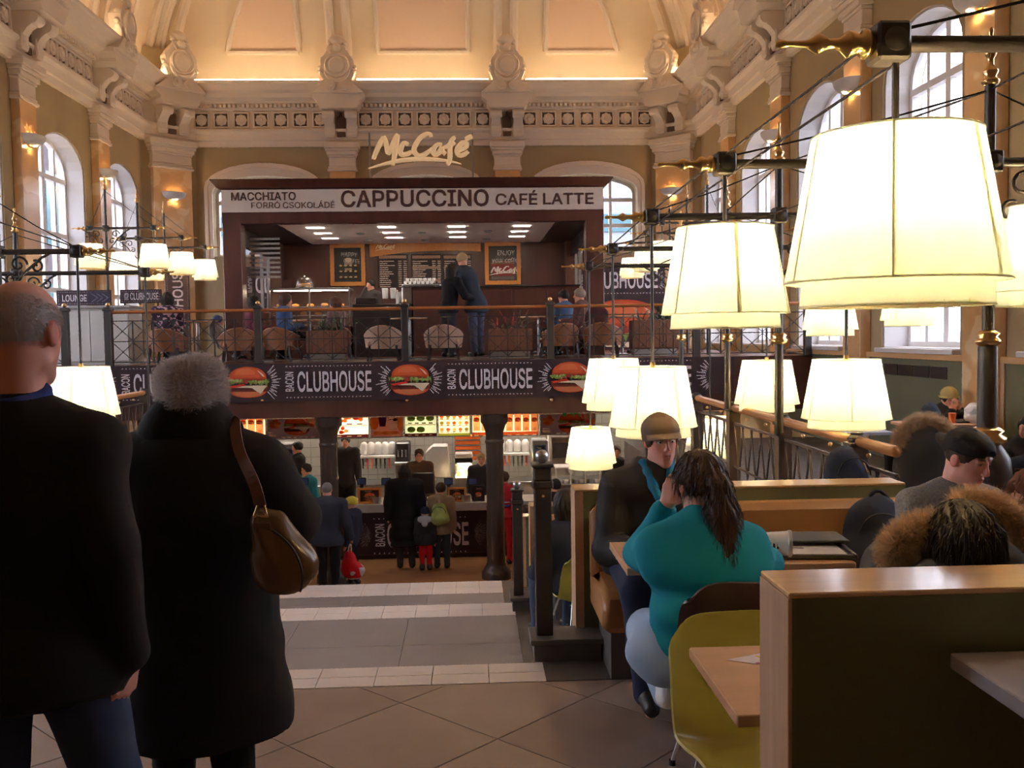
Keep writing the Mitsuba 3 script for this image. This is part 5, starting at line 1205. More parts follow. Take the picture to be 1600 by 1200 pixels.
bench(.62, 2.34, 4.54, 5.09, 0, 'tan leather bench with high back under the man in the khaki cap'); bench(.62, 2.34, 7.72, 8.29, Z2, 'tan leather bench in front of the farther low partition'); bench(.95, 3.1, 2.6, 2.18, 0, 'tan leather bench hidden behind the near partition') if False else None
t = Thing('bench', 'tan leather bench behind the near green partition', 'bench'); t.part('seat', box(1.0, 3.1, 2.18, 2.66, .25, .46, .03), 'm_tan'); t.part('plinth', box(1.05, 3.1, 2.2, 2.55, 0, .25), 'm_slate')
def table(x0, x1, y0, y1, z, label, mt='m_table', th=.032, legx=None, zfloor=0.0):
    t = Thing('table', label, 'table'); t.part('top', box(x0, x1, y0, y1, z - th, z, .003), mt)
    cx, cy = (x0 + x1) / 2 if legx is None else legx, (y0 + y1) / 2
    t.part('column', cyl((cx, cy, zfloor + .02), (cx, cy, z - th), .035), 'm_steel', True); t.part('foot', box(cx - .22, cx + .22, cy - .2, cy + .2, zfloor, zfloor + .02, .005), 'm_steel'); return t
table(.655, 1.02, 2.34, 2.87, .74, 'brown wooden table with a folded map in front of the yellow chair', legx=.93)
table(.63, 1.59, 3.88, 4.38, .74, 'brown wooden table between the teal sweater woman and the man in the cap', legx=1.2)
table(1.15, 1.68, 2.85, 3.40, .74, 'brown wooden table in front of the boy in the grey shirt', legx=1.4)
table(1.0, 2.6, .95, 1.95, 1.02, 'grey stone topped high table in the bottom right corner', 'm_grey_top', .034, 1.9)
# folded map and things on the tables
pr = Print(.0006); r = random.Random(2)
mp = [at(1122, 1040, 2.75), at(1200, 1018, 2.84), at(1210, 1056, 2.64)]
ml = sg.Polygon([(.735, 2.745), (.99, 2.85), (.995, 2.60)])
pr.poly(ml, lin(214, 200, 205))
for k in range(26):
    x, y = r.uniform(.75, .99), r.uniform(2.6, 2.84); g = sg.LineString([(x, y), (x + r.uniform(-.05, .05), y + r.uniform(-.05, .05)), (x + r.uniform(-.07, .07), y + r.uniform(-.07, .07))]).buffer(.005).intersection(ml)
    pr.poly(g, lin(*r.choice([(130, 130, 150), (214, 180, 60), (190, 110, 130), (140, 170, 120)])), False)
pr.z += .0006; pr.poly(sg.Polygon([(.93, 2.60), (.965, 2.72), (.955, 2.85), (1.0, 2.86), (1.0, 2.58)]).intersection(ml), lin(130, 176, 214)); pr.poly(sg.LineString([(.87, 2.80), (.90, 2.72), (.91, 2.65)]).buffer(.008).intersection(ml), lin(216, 186, 70))
m, c = pr.build(); m.apply_translation((0, 0, .7415)); solo('street_map', m, 'm_vc', 'folded coloured street map lying on the near brown table', 'map', color=c)
tz = .741
t = Thing('tray', 'dark serving tray with a grey paper liner on the middle table', 'tray', M=TM((at(1245, 862, 4.1)[0], 4.10, tz), rz=-.12))
t.part('base', box(-.21, .21, -.15, .15, .0, .008, .003), 'm_black'); t.part('rim', cat([box(-.22, .22, -.16, -.145, 0, .022, .004), box(-.22, .22, .145, .16, 0, .022, .004), box(-.22, -.205, -.16, .16, 0, .022, .004), box(.205, .22, -.16, .16, 0, .022, .004)]), 'm_black'); t.part('paper_liner', box(-.19, .19, -.13, .13, .0085, .0105), 'm_grey_light')
cc = at(1200, 836, 4.05)
t = Thing('paper_cup', 'white paper cup with lid lying on its side on the tray', 'cup', M=TM((at(1176, 836, 4.0)[0], 4.0, tz + .066), rz=-.25, ry=math.pi / 2, s=1.12))
t.part('cup', lathe([(.001, 0), (.034, 0), (.036, .004), (.047, .125), (.049, .13)], 24), 'm_white', 30); t.part('lid', lathe([(.050, .128), (.052, .132), (.050, .142), (.045, .144), (.001, .146)], 24), 'm_grey_light', 30); t.part('straw', cyl((.012, 0, .14), (.015, .0, .185), .004), 'm_white', True)
pr = Print(.0005)
for k in range(5): pr.poly(rect(-.02 + .004 * k, .03 + k * .014, .012, .038 + k * .014), lin(50, 50, 54), False)
t.part('printed_mark', xf(pr.build()[0], TM((0, -.0435, 0), rx=math.pi / 2)), 'm_black')
solo('tablet_case', box(-.16, .16, -.10, .10, 0, .012, .004), 'm_black', 'flat black folder lying across the tray edge', 'folder', M=TM((at(1262, 848, 4.24)[0], 4.245, tz + .024), rz=-.10))
# shell chairs
def shell_chair(x, y, rz, mt, label, z=0.0, s=1.0):
    t = Thing('shell_chair', label, 'chair', M=TM((x, y, z), rz, s=s))        # front towards -y
    ns, nw = 26, 17; v, f = [], []
    prof = smooth_path([(-.24, .405), (-.20, .435), (-.08, .432), (.06, .415), (.14, .43), (.185, .50), (.215, .62), (.245, .74), (.262, .815)], ns)
    for i in range(ns):
        s = i / (ns - 1); yy, zz = prof[i]
        hw = .225 + .015 * math.sin(s * math.pi) - (.03 if s < .08 else 0) - .018 * max(0, (s - .84) / .16) ** 2 - .03 * max(0, (.1 - s) / .1)
        tan = prof[min(i + 1, ns - 1)] - prof[max(i - 1, 0)]; tan = tan / np.linalg.norm(tan); nrm = V(-tan[1], tan[0])
        for j in range(nw):
            w = (j / (nw - 1)) * 2 - 1; dish = .055 * abs(w) ** 2.6 * (1 - .55 * max(0, (s - .75) / .25)) * min(1, .35 + 3 * s)
            corner = .05 * max(0, (s - .8) / .2) ** 2 * abs(w) ** 5
            v.append((hw * w, yy + nrm[0] * dish, zz + nrm[1] * dish - corner * 1.4))
    for i in range(ns - 1):
        for j in range(nw - 1): q = i * nw + j; f += [[q, q + 1, q + nw + 1], [q, q + nw + 1, q + nw]]
    m = trimesh.Trimesh(np.array(v), f, process=False); n = m.vertex_normals; lo = np.array(v) - n * .009; k = len(v)
    F = list(f) + [[a + k, c + k, b + k] for a, b, c in f]; edge = [j for j in range(nw)] + [i * nw + nw - 1 for i in range(1, ns)] + [(ns - 1) * nw + j for j in range(nw - 2, -1, -1)] + [i * nw for i in range(ns - 2, 0, -1)]
    for a, b in zip(edge, edge[1:] + edge[:1]): F += [[a, b, b + k], [a, b + k, a + k]]
    t.part('shell', trimesh.Trimesh(np.vstack([v, lo]), F, process=False), mt, 50)
    for sx in (-1, 1):
        for yy, ye in ((-.14, -.22), (.10, .22)):
            k = t.part('leg', tube([(sx * .12, yy, .405), (sx * .16, (yy + ye) / 2, .25), (sx * .225, ye, .012)], .008, 8), 'm_chrome', True); t.part('foot_cap', cyl((sx * .225, ye, 0), (sx * .225, ye, .02), .012), 'm_black', parent=k)
    t.part('crossbar', cat([cyl((-.13, yy, .385), (.13, yy, .385), .006) for yy in (-.12,)]), 'm_chrome'); t.part('crossbar', cyl((-.13, .08, .385), (.13, .08, .385), .006), 'm_chrome')
    return t
shell_chair(.86, 2.80, .10, 'm_chair_yellow', 'olive yellow plastic shell chair in front of the brown table, bottom right', s=.975)
shell_chair(.98, 3.42, math.pi - .12, 'm_chair_plum', 'dark plum plastic shell chair under the woman in the teal sweater', s=1.06)
shell_chair(2.06, 4.05, .1, 'm_chair_plum', 'dark plum shell chair under the boy in the grey shirt')
shell_chair(.80, 7.0, math.pi + .3, 'm_chair_yellow', 'olive yellow shell chair under the seated person behind the tall newel post', Z2)
shell_chair(1.25, 6.3, math.pi, 'm_chair_yellow', 'olive yellow shell chair close behind the low green partition', Z2)
# newel posts by the stairs
def newel(x, y, z0, h, label, w=.088):
    t = Thing('newel_post', label, 'post', M=TM((x, y, z0)))
    t.part('shaft', box(-w / 2, w / 2, -w / 2, w / 2, 0, h - .13, .004), 'm_iron'); t.part('cap', cat([box(-w * .62, w * .62, -w * .62, w * .62, h - .13, h - .09, .006), box(-w * .52, w * .52, -w * .52, w * .52, h - .09, h - .02, .006), box(-w * .66, w * .66, -w * .66, w * .66, h - .02, h, .006)]), 'm_iron')
    t.part('ball', ball((0, 0, h + .034), .036, 3), 'm_steel', True); t.part('bolt', ball((.0, -w / 2, h - .17), .008, 1), 'm_brass', True)
newel(.37, 5.02, .12, .91, 'tall dark newel post with a silver ball, nearest at the right of the stairs'); newel(.385, 8.2, Z2 + .12, .92, 'dark newel post with a silver ball, farther down the right of the stairs', .085)
for x0, x1, y0, y1, z0, l in ((.29, .66, 4.90, 5.14, 0, 'nearest'), (.31, .62, 8.08, 8.32, Z2, 'farther')):
    t = Thing('post_plinth', 'low slate plinth carrying the %s newel post' % l, 'plinth'); t.part('block', box(x0 + .02, x1, y0 + .02, y1 - .02, z0, z0 + .09), 'm_slate'); t.part('coping', box(x0, x1 + .02, y0, y1, z0 + .09, z0 + .12, .004), 'm_slate')
# lattice railings along the raised aisles
def lattice(X, ys, z0, label, s=1):
    t = Thing('lattice_railing', label, 'railing')
    lat_p = {}
    for y in ys[1:] if s == 1 else ys:
        k = t.part('newel', box(X - .055, X + .055, y - .055, y + .055, z0, z0 + .97, .005), 'm_iron_brown'); t.part('newel_cap', cat([box(X - .066, X + .066, y - .066, y + .066, z0 + .97, z0 + .995, .005), lathe([(.045, 0), (.058, .015), (.058, .03), (.04, .045), (.04, .06)], 18, loc=(X, y, z0 + .995))]), 'm_iron', parent=k)
    for a, b in zip(ys[:-1], ys[1:]):
        t.part('handrail', cyl((X, a + .05, z0 + 1.0), (X, b - .05, z0 + 1.0), .034, sides=14), 'm_rail_y', True)
        for z in (.86, .46, .05): t.part('rail', box(X - .012, X + .012, a + .05, b - .05, z0 + z - .010, z0 + z + .010), 'm_iron_brown')
        L = b - a - .1; n = max(2, round(L / .27)); w = L / n
        key = (round(w, 3));
        if key not in lat_p: lat_p[key] = [ply(bar((0, -w / 2, lo), (0, w / 2, hi), .012, .02), 'm_iron_brown') for lo, hi in ((.05, .86), (.86, .05))] + [ply(ball((0, 0, .93), .016, 1), 'm_brass', True)]
        for j in range(n):
            y = a + .05 + (j + .5) * w
            for q in (0, 1): t.part('lattice_bar', lat_p[key][q], M=TM((X + (.006 if q else -.006), y, z0)))
            if j % 2: t.part('stud', lat_p[key][2], M=TM((X, y, z0)))
lattice(2.45, [5.36, 5.98, 7.42, 8.85, 10.3, 11.7, 13.1], 0.0, 'iron lattice railing with a varnished wooden handrail along the right aisle')
lattice(-4.45, [4.9, 6.3, 7.7, 9.1, 10.5, 11.9, 13.3], 0.0, 'iron lattice railing with a wooden handrail along the left aisle')
# wainscot, sills and grilles of the side walls
for side, s, X0 in (('right', -1, XR), ('left', 1, XL)):
    for i, cy in enumerate(BAY_Y[2:6]):
        z0 = 0.0; t = Thing('trim_wainscot', 'green wall panelling with wooden stiles under the window, %s wall %s' % (side, ordn[i + 2]), 'panelling', kind=STRUCT)
        a, b = cy - 1.38, cy + 1.38
        t.part('panel', box(X0 + s * .002, X0 + s * .05, a, b, z0, 1.34), 'm_green_dull')
        for y in (a, b): t.part('stile', box(X0, X0 + s * .07, y - .06, y + .06, z0, 1.40, .006), 'm_oak_end')
        t.part('rail', box(X0, X0 + s * .08, a, b, 1.34, 1.41, .006), 'm_oak_y'); t.part('sill', box(X0 - s * .45, X0 + s * .10, cy - 1.06, cy + 1.06, 1.41, 1.47, .006), 'm_reveal')
        for k in range(4): t.part('grille', box(X0 + s * .045, X0 + s * .06, cy - .86 + k * .43, cy - .46 + k * .43, 1.12, 1.26), 'm_kiosk_black')
# small tables of the right aisle, with what stands on them
table(4.45, 5.25, 9.45, 9.98, .74, 'brown table in front of the person in the yellow knitted hat', legx=4.9)
solo('drink_cup', lathe([(.001, 0), (.028, 0), (.038, .10), (.040, .105), (.001, .10)], 16), 'm_orange', 'small orange paper cup on the table of the person in the yellow hat', 'cup', True, M=TM((at(1488, 656, 9.62)[0], 9.62, .741)))
solo('tray', box(-.2, .2, -.14, .14, 0, .018, .006), 'm_black', 'dark tray on the table of the person in the yellow hat', 'tray', M=TM((at(1500, 656, 9.95)[0], 9.74, .741)))
r = np.random.default_rng(3); bm = trimesh.creation.icosphere(subdivisions=3); bm.vertices *= (1 + .25 * (meshkit.fbm(bm.vertices * 2.2 + 4, 3, 5)[:, None] - .5) * 2) * V(.12, .10, .11)
solo('paper_bag', bm, 'm_white', 'crumpled white paper bag on the table of the person in the yellow hat', 'paper bag', 20, M=TM((at(1525, 650, 9.62)[0], 9.62, .741 + .095)))
table(3.3, 4.0, 8.9, 9.5, .74, 'grey topped table beside the parka with the fur hood', 'm_grey_top', legx=3.65)
# ================================================================== people
def cap(a, b, r0, r1=None, k=.03, sub=False): return ('c', V(*a), V(*b), float(r0), float(r0 if r1 is None else r1), k, sub)
def ell(c, r, R=None, k=.04, sub=False): return ('e', V(*c), V(*r) if np.ndim(r) else V(r, r, r), np.eye(3) if R is None else R, k, sub)
def plane(p, n, k=.004): return ('p', V(*p), unit(n), 0, k, True)      # cuts away the side n points to
def _nrm(a): return np.sqrt(np.einsum('ij,ij->i', a, a))
def _ev(op, Q):
    if op[0] == 'c':
        a, b, r0, r1 = (np.asarray(x, np.float32) for x in op[1:5]); ab = b - a
        t = np.clip((Q - a) @ ab / max(float(ab @ ab), 1e-9), 0, 1); return _nrm(Q - a - t[:, None] * ab) - (r0 + (r1 - r0) * t)
    if op[0] == 'e':
        q = (Q - op[1].astype(np.float32)) @ op[3].astype(np.float32); r = op[2].astype(np.float32)
        k0 = _nrm(q / r); k1 = _nrm(q / (r * r)); return k0 * (k0 - 1) / np.maximum(k1, 1e-6)
    return -((Q - op[1].astype(np.float32)) @ op[2].astype(np.float32))
def sdf(ops, Q):
    d = None
    for op in ops:
        e = _ev(op, Q); k = max(op[4] if op[0] == 'p' else op[5] if op[0] == 'c' else op[4], 1e-4)
        if d is None: d = e; continue
        if op[-1]:
            h = np.maximum(k - np.abs(d + e), 0) / k; d = np.maximum(d, -e) + h * h * k * .25
        else:
            h = np.maximum(k - np.abs(d - e), 0) / k; d = np.minimum(d, e) - h * h * k * .25
    return d
def blob(ops, h, wob=None):
    """one closed mesh of the smooth union of ops, by surface nets on a grid of step h"""
    lo, hi = np.full(3, 1e9), np.full(3, -1e9)
    for op in ops:
        if op[-1]: continue
        if op[0] == 'c': r = max(op[3], op[4]); lo = np.minimum(lo, np.minimum(op[1], op[2]) - r); hi = np.maximum(hi, np.maximum(op[1], op[2]) + r)
        else: r = np.abs(op[3]) @ op[2]; lo = np.minimum(lo, op[1] - r); hi = np.maximum(hi, op[1] + r)
    lo, hi = lo - .03 - h, hi + .03 + h; B = 8
    nb = np.ceil((hi - lo) / (h * B)).astype(int); n = nb * B
    bc = np.stack(np.meshgrid(*[lo[i] + (np.arange(nb[i]) + .5) * h * B for i in range(3)], indexing='ij'), -1).reshape(-1, 3).astype(np.float32)
    db = sdf(ops, bc); R = h * B * .87 + .010
    Fd = np.repeat(np.repeat(np.repeat(db.reshape(nb), B, 0), B, 1), B, 2).astype(np.float32)
    act = np.nonzero(np.abs(db) < R)[0]; ca, da = bc[act], db[act]
    bi = np.stack(np.unravel_index(act, nb), 1)
    off = np.stack(np.meshgrid(*[np.arange(B)] * 3, indexing='ij'), -1).reshape(-1, 3)
    idx = (bi[:, None] * B + off[None]); Q = (lo + (idx + .5) * h).astype(np.float32); d = np.full(Q.shape[:2], 9.0, np.float32)
    for op in ops:      # each piece only in the blocks that it can reach
        e0 = _ev(op, ca); k = max(op[4] if op[0] != 'c' else op[5], 1e-4); m = np.nonzero((e0 < R + k) if op[-1] else (e0 < da + 2 * R + k))[0]
        if not len(m): continue
        e = _ev(op, Q[m].reshape(-1, 3)).reshape(len(m), -1); dm = d[m]
        if op[-1]: hh = np.maximum(k - np.abs(dm + e), 0) / k; d[m] = np.maximum(dm, -e) + hh * hh * k * .25
        else: hh = np.maximum(k - np.abs(dm - e), 0) / k; d[m] = np.minimum(dm, e) - hh * hh * k * .25
    idx, Q, d = idx.reshape(-1, 3), Q.reshape(-1, 3), d.ravel()
    if wob is not None: d = d + wob(Q)
    Fd[idx[:, 0], idx[:, 1], idx[:, 2]] = d
    S = Fd < 0
    c = np.zeros(n - 1, np.int8)
    cor = [(a, b, e) for a in (0, 1) for b in (0, 1) for e in (0, 1)]
    sl = lambda A, o: A[o[0]:A.shape[0] - 1 + o[0], o[1]:A.shape[1] - 1 + o[1], o[2]:A.shape[2] - 1 + o[2]]
    for o in cor: c += sl(S, o)
    cells = np.stack(np.nonzero((c > 0) & (c < 8)), 1); ids = np.full(n - 1, -1, np.int32); ids[tuple(cells.T)] = np.arange(len(cells))
    acc, cnt = np.zeros((len(cells), 3)), np.zeros(len(cells))
    for ax in range(3):
        for u in (0, 1):
            for w in (0, 1):
                o0 = [0, 0, 0]; o0[(ax + 1) % 3] = u; o0[(ax + 2) % 3] = w; o1 = list(o0); o1[ax] = 1
                f0 = Fd[tuple((cells + o0).T)]; f1 = Fd[tuple((cells + o1).T)]; x = (f0 < 0) != (f1 < 0)
                t = np.where(x, f0 / np.where(x, f0 - f1, 1), 0); p = cells + np.array(o0, float); p[:, ax] += t; acc[x] += p[x]; cnt[x] += 1
    v = lo + (acc / cnt[:, None] + .5) * h; quads = []
    for ax in range(3):
        A = np.take(S, range(0, n[ax] - 1), ax); Bm = np.take(S, range(1, n[ax]), ax); e = np.stack(np.nonzero(A != Bm), 1)
        b_, c_ = (ax + 1) % 3, (ax + 2) % 3; e = e[(e[:, b_] > 0) & (e[:, c_] > 0) & (e[:, b_] < n[b_] - 1) & (e[:, c_] < n[c_] - 1)]
        q = []
        for db_, dc in ((-1, -1), (0, -1), (0, 0), (-1, 0)):
            o = e.copy(); o[:, b_] += db_; o[:, c_] += dc; q.append(ids[tuple(o.T)])
        q = np.stack(q, 1); flip = ~S[tuple(e.T)]; q[flip] = q[flip][:, ::-1]; quads.append(q)
    q = np.vstack(quads); q = q[(q >= 0).all(1)]
    return trimesh.Trimesh(v, np.vstack([q[:, [0, 1, 2]], q[:, [0, 2, 3]]]), process=False)
def wrinkle(amp, fr=22.0, seed=0):
    s = seed * 1.7
    return lambda Q: amp * (np.sin(Q[:, 2] * fr + 2.2 * np.sin(Q[:, 0] * fr * .45 + s) + 1.5 * np.sin(Q[:, 1] * fr * .5 + 2 * s)) + .6 * np.sin(Q[:, 0] * fr * .8 + 2.5 * np.sin(Q[:, 2] * fr * .4 + s)))
def blades(mesh, n, L, w, seed, keep=None, droop=.0, spread=.5, bend=None):
    """hairs: thin triangles standing on a mesh"""
    r = np.random.default_rng(seed); pts, fi = trimesh.sample.sample_surface(mesh, n, seed=seed); nr = mesh.face_normals[fi]
    if keep is not None: k = keep(pts); pts, nr = pts[k], nr[k]
    m = len(pts); d = nr + r.normal(0, spread, (m, 3)); d[:, 2] -= droop
    if bend is not None: d += bend(pts)
    d /= np.linalg.norm(d, axis=1, keepdims=True); s = np.cross(d, r.normal(0, 1, (m, 3))); s /= np.linalg.norm(s, axis=1, keepdims=True)
    l = L * r.uniform(.5, 1.15, (m, 1)); mid = pts + d * l * .55 + nr * l * .1; tip = pts + d * l; tip[:, 2] -= droop * l[:, 0] * .3
    v = np.stack([pts - s * w, pts + s * w, mid - s * w * .7, mid + s * w * .7, tip], 1).reshape(-1, 3); b = np.arange(m)[:, None] * 5
    f = np.vstack([b + [0, 1, 3], b + [0, 3, 2], b + [2, 3, 4]]); return trimesh.Trimesh(v, f, process=False)
SKIN = lin(206, 150, 124)
def frame(fwd, up=(0, 0, 1)):
    f = unit(fwd); r = unit(np.cross(f, up)); u = np.cross(r, f); return np.stack([r, f, u], 1)      # columns right, forward, up
class Person:
    def __init__(s, name, label, x, y, z, face, H=1.72, w=1.0, group=None):
        """face: direction the body faces, radians from +y towards -x (0 = away from the viewer, pi = towards)"""
        s.t = Thing(name, label, 'person', group); s.o = V(x, y, z); s.H, s.w = H, w; s.Rb = TM(rz=face)[:3, :3]
        J = s.J = {}; h = H
        J['pelvis'] = V(0, 0, .53 * h); J['neck'] = V(0, -.01, .845 * h); J['head'] = V(0, .02, .928 * h)
        for q, sx in (('L', -1), ('R', 1)):
            J['sh' + q] = V(sx * .108 * h * w, 0, .81 * h); J['el' + q] = V(sx * .135 * h * w, -.02, .63 * h); J['wr' + q] = V(sx * .14 * h * w, .04, .485 * h)
            J['hip' + q] = V(sx * .052 * h * w, 0, .51 * h); J['kn' + q] = V(sx * .056 * h, .01, .285 * h); J['an' + q] = V(sx * .058 * h, -.01, .045 * h)
        s.hf, s.hu = V(0, 1, 0), V(0, 0, 1); s.fine = False; s.hands = {}; s.feet = {}
    def sit(s, seat, lean=.0, back=0.0, knee=.44):
        h, J = s.H, s.J; dz = seat + .10 - J['pelvis'][2]
        for k in ('pelvis', 'neck', 'head', 'shL', 'shR', 'elL', 'elR', 'wrL', 'wrR'):
            J[k] = J[k] + V(0, 0, dz); t = (J[k][2] - seat) / .6; J[k][1] += lean * max(t, 0)
        for q, sx in (('L', -1), ('R', 1)):
            J['hip' + q] = V(sx * .06 * h, .0, seat + .09); J['kn' + q] = V(sx * .085 * h, .25 * h, max(seat + .07, knee)); J['an' + q] = V(sx * .08 * h, .25 * h, .07)
            J['el' + q] = J['sh' + q] + V(sx * .03, .07, -.27); J['wr' + q] = J['el' + q] + V(-sx * .06, .22, .03)
        return s
    def world(s, p): return s.o + s.Rb @ np.asarray(p, float)
    def loc(s, p): return s.Rb.T @ (np.asarray(p, float) - s.o)
    def axes(s):
        J = s.J; up = unit(J['neck'] - J['pelvis']); r = unit(J['shR'] - J['shL']); f = unit(np.cross(up, r)); r = np.cross(f, up); return np.stack([r, f, up], 1)
    def torso(s, g=0.0, belly=0.0, k=.07):
        J, h, w = s.J, s.H / 1.72, s.w; A = s.axes(); a, b = J['pelvis'], J['neck']; L = np.linalg.norm(b - a)
        o = [ell(a, (.155 * w * h + g, .105 * h * w + g + belly * .3, .12 * h + g), A, k), ell(a + A[:, 2] * L * .30 + A[:, 1] * (.01 + belly * .3), (.135 * w * h + g + belly * .7, .10 * h * w + g + belly, .15 * h + g), A, k),
             ell(a + A[:, 2] * L * .66, (.158 * w * h + g, .112 * h * w + g + belly * .3, .17 * h + g), A, k), ell(a + A[:, 2] * L * .88, (.150 * w * h + g, .085 * h + g, .058 * h + g * .7), A, k)]
        for q in 'LR': o.append(cap(a + A[:, 2] * L * .90, J['sh' + q], .062 * h + g, .056 * h + g, k))
        return o
    def arms(s, g=0.0, end=0.0, k=.03, sl=1.0, q_='LR'):
        o = []; h = s.H / 1.72
        for q in q_:
            S, E, W = s.J['sh' + q], s.J['el' + q], s.J['wr' + q]; o.append(cap(S, E, .052 * h * sl + g, .042 * h * sl + g, k)); o.append(cap(E, E + (W - E) * (1 - end), .041 * h * sl + g, (.030 * h + g) * (1 if g == 0 else 1.0), k * .7))
        return o
    def legs(s, g=0.0, end=0.0, th=1.0):
        o = []; h = s.H / 1.72
        for q in 'LR':
            a, b, c = s.J['hip' + q], s.J['kn' + q], s.J['an' + q]; o.append(cap(a, b, .083 * h * th + g, .057 * h * th + g, .04)); o.append(cap(b, b + (c - b) * (1 - end), .055 * h * th + g, .040 * h + g, .03))
        return o
    def headframe(s): return frame(s.hf, s.hu)
    def head_ops(s, k=.02):
        c, A, h = s.J['head'], s.headframe(), (s.H / 1.72) ** .35
        P_ = lambda r, f, u: c + A @ V(r, f, u) * h
        o = [ell(P_(0, -.008, .028), V(.074, .094, .088) * h, A, k), ell(P_(0, .022, -.035), V(.058, .066, .080) * h, A, .03), ell(P_(0, .062, -.098), V(.024, .022, .018) * h, A, .03), cap(P_(-.05, .0, -.07), P_(0, .06, -.1), .014 * h, .014 * h, .03), cap(P_(.05, .0, -.07), P_(0, .06, -.1), .014 * h, .014 * h, .03)]
        for sx in (-1, 1): o.append(ell(P_(sx * .076, -.006, -.004), V(.009, .021, .031) * h, A, .008))
        if s.fine:
            for sx in (-1, 1): o.append(ell(P_(sx * .031, .098, .014), V(.020, .017, .012) * h, A, .014, True))
            for sx in (-1, 1): o.append(ell(P_(sx * .031, .0725, .012), V(.015, .015, .0125) * h, A, .004)); o.append(cap(P_(sx * .014, .086, .031), P_(sx * .046, .078, .031), .007 * h, .005 * h, .012))
            o += [cap(P_(0, .090, .016), P_(0, .106, -.026), .0075 * h, .011 * h, .012), ell(P_(-.011, .098, -.031), V(.007, .009, .007) * h, A, .008), ell(P_(.011, .098, -.031), V(.007, .009, .007) * h, A, .008),
                  cap(P_(-.019, .083, -.060), P_(.019, .083, -.060), .006 * h, k=.010), cap(P_(0, .090, -.057), P_(0, .090, -.057), .006 * h, k=.01), cap(P_(-.013, .084, -.071), P_(.013, .084, -.071), .0065 * h, k=.010), cap(P_(-.02, .089, -.0645), P_(.02, .089, -.0645), .0025 * h, k=.003, sub=True)]
        else: o += [cap(P_(0, .088, .016), P_(0, .104, -.026), .009 * h, .012 * h, .014)]; o += [ell(P_(sx * .03, .098, .012), V(.016, .016, .010) * h, A, .012, True) for sx in (-1, 1)]
        o.append(cap(P_(0, -.03, -.05), s.J['neck'] + V(0, 0, -.02), .052 * h * (1 + .3 * (s.w - 1)), .058 * h, .03)); return o
    def hand_ops(s, q):
        W = s.J['wr' + q]; E = s.J['el' + q]; d0 = unit(W - E); hd = s.hands.get(q)
        if hd is None: return [cap(W, W + d0 * .09, .026, .02, .02), cap(W + d0 * .03, W + d0 * .09 + V(0, .02, 0), .013, .011, .01)]
        d, n, curl, sc = unit(hd[0]), unit(hd[1]), hd[2], hd[3] if len(hd) > 3 else 1.0
        n = unit(n - d * (n @ d)); lat = np.cross(d, n) * (1 if q == 'R' else -1); o = []; sp = (.030, .011, -.009, -.028); ln = (.070, .079, .074, .057)
        for i in range(4):
            K = W + (d * (.092, .096, .091, .083)[i] + lat * sp[i]) * sc; o.append(cap(W + (d * .012 + lat * sp[i] * .55) * sc, K, .0155 * sc, .0115 * sc, .012)); p, a = K, .12 + curl * .35
            for j, fr in enumerate((.45, .31, .24)):
                dd = unit(d * math.cos(a) + n * math.sin(a) + lat * sp[i] * 1.2); e = p + dd * ln[i] * fr * sc; o.append(cap(p, e, (.0098 - .0009 * j) * sc, (.0092 - .0009 * j) * sc, .005)); p = e; a += curl * (.75 if j == 0 else .55)
        t0 = W + (d * .025 + lat * .022) * sc; t1 = t0 + unit(d * .62 + lat * .72 + n * .3) * .042 * sc; t2 = t1 + unit(d * .85 + lat * .35 + n * .4) * .033 * sc; t3 = t2 + unit(d * .95 + n * (.3 + curl * .4)) * .026 * sc
        return o + [cap(t0, t1, .0155 * sc, .0125 * sc, .012), cap(t1, t2, .0115 * sc, .0105 * sc, .005), cap(t2, t3, .0102 * sc, .008 * sc, .004)]
    def emit(s, name, mesh, mt, smooth=True, parent=None, label=None, color=None, kind=None):
        v = np.asarray(mesh.vertices) @ s.Rb.T + s.o; m = trimesh.Trimesh(v, mesh.faces, process=False)
        return s.t.part(name, m, mt, smooth, parent=parent, label=label, color=color, kind=kind)
    def body(s, skin=SKIN, h=.015, lips=None, brow=lin(70, 48, 36), stubble=None):
        o = s.torso(-.03) + s.arms() + s.legs(-.012) + s.head_ops()
        for q in 'LR': o += s.hand_ops(q)
        for q in 'LR': a = s.J['an' + q]; o.append(cap(a, a + s.toe(q) * .12 + V(0, 0, -.03), .035, .028, .03))
        m = blob(o, h); A = s.headframe(); sc = (s.H / 1.72) ** .35; p = (np.asarray(m.vertices) - s.J['head']) @ A / sc
        col = np.tile(np.asarray(skin, float), (len(p), 1)); r, f, u = p.T
        def tint(wt, c): col[:] = col * (1 - wt[:, None]) + np.asarray(c) * wt[:, None]
        g = lambda x, c, w_: np.exp(-((x - c) / w_) ** 2)
        fr = (f > .04) & (np.abs(r) < .08) & (u > -.13) & (u < .12)
        tint(fr * .35 * (g(np.abs(r), .042, .022) * g(u, -.025, .025) + g(r, 0, .014) * g(u, -.028, .016)), lin(200, 96, 80))
        ears = (np.abs(r) > .074) & (np.abs(u) < .04); tint(ears * .45, lin(190, 84, 68))
        if stubble is not None: tint(fr * .35 * sst_(-.04, -.075, u), stubble)
        if s.fine:
            tint(fr * .85 * np.clip(g(u, -.0645, .011) * g(r, 0, .021) * 1.3, 0, 1) * (f > .07), lips if lips is not None else lin(196, 112, 102))
            tint(fr * np.clip(1.1 * g(u, .037 - 3.0 * (np.abs(r) - .03) ** 2, .005) * g(np.abs(r), .031, .017), 0, 1) * .9, brow)
            tint(fr * np.clip(1.6 * g(u, .0155, .0035) * g(np.abs(r), .031, .013), 0, 1) * .9, lin(40, 26, 22))
            tint(fr * .5 * g(u, .008, .006) * g(np.abs(r), .031, .014), lin(150, 90, 76))
        else:
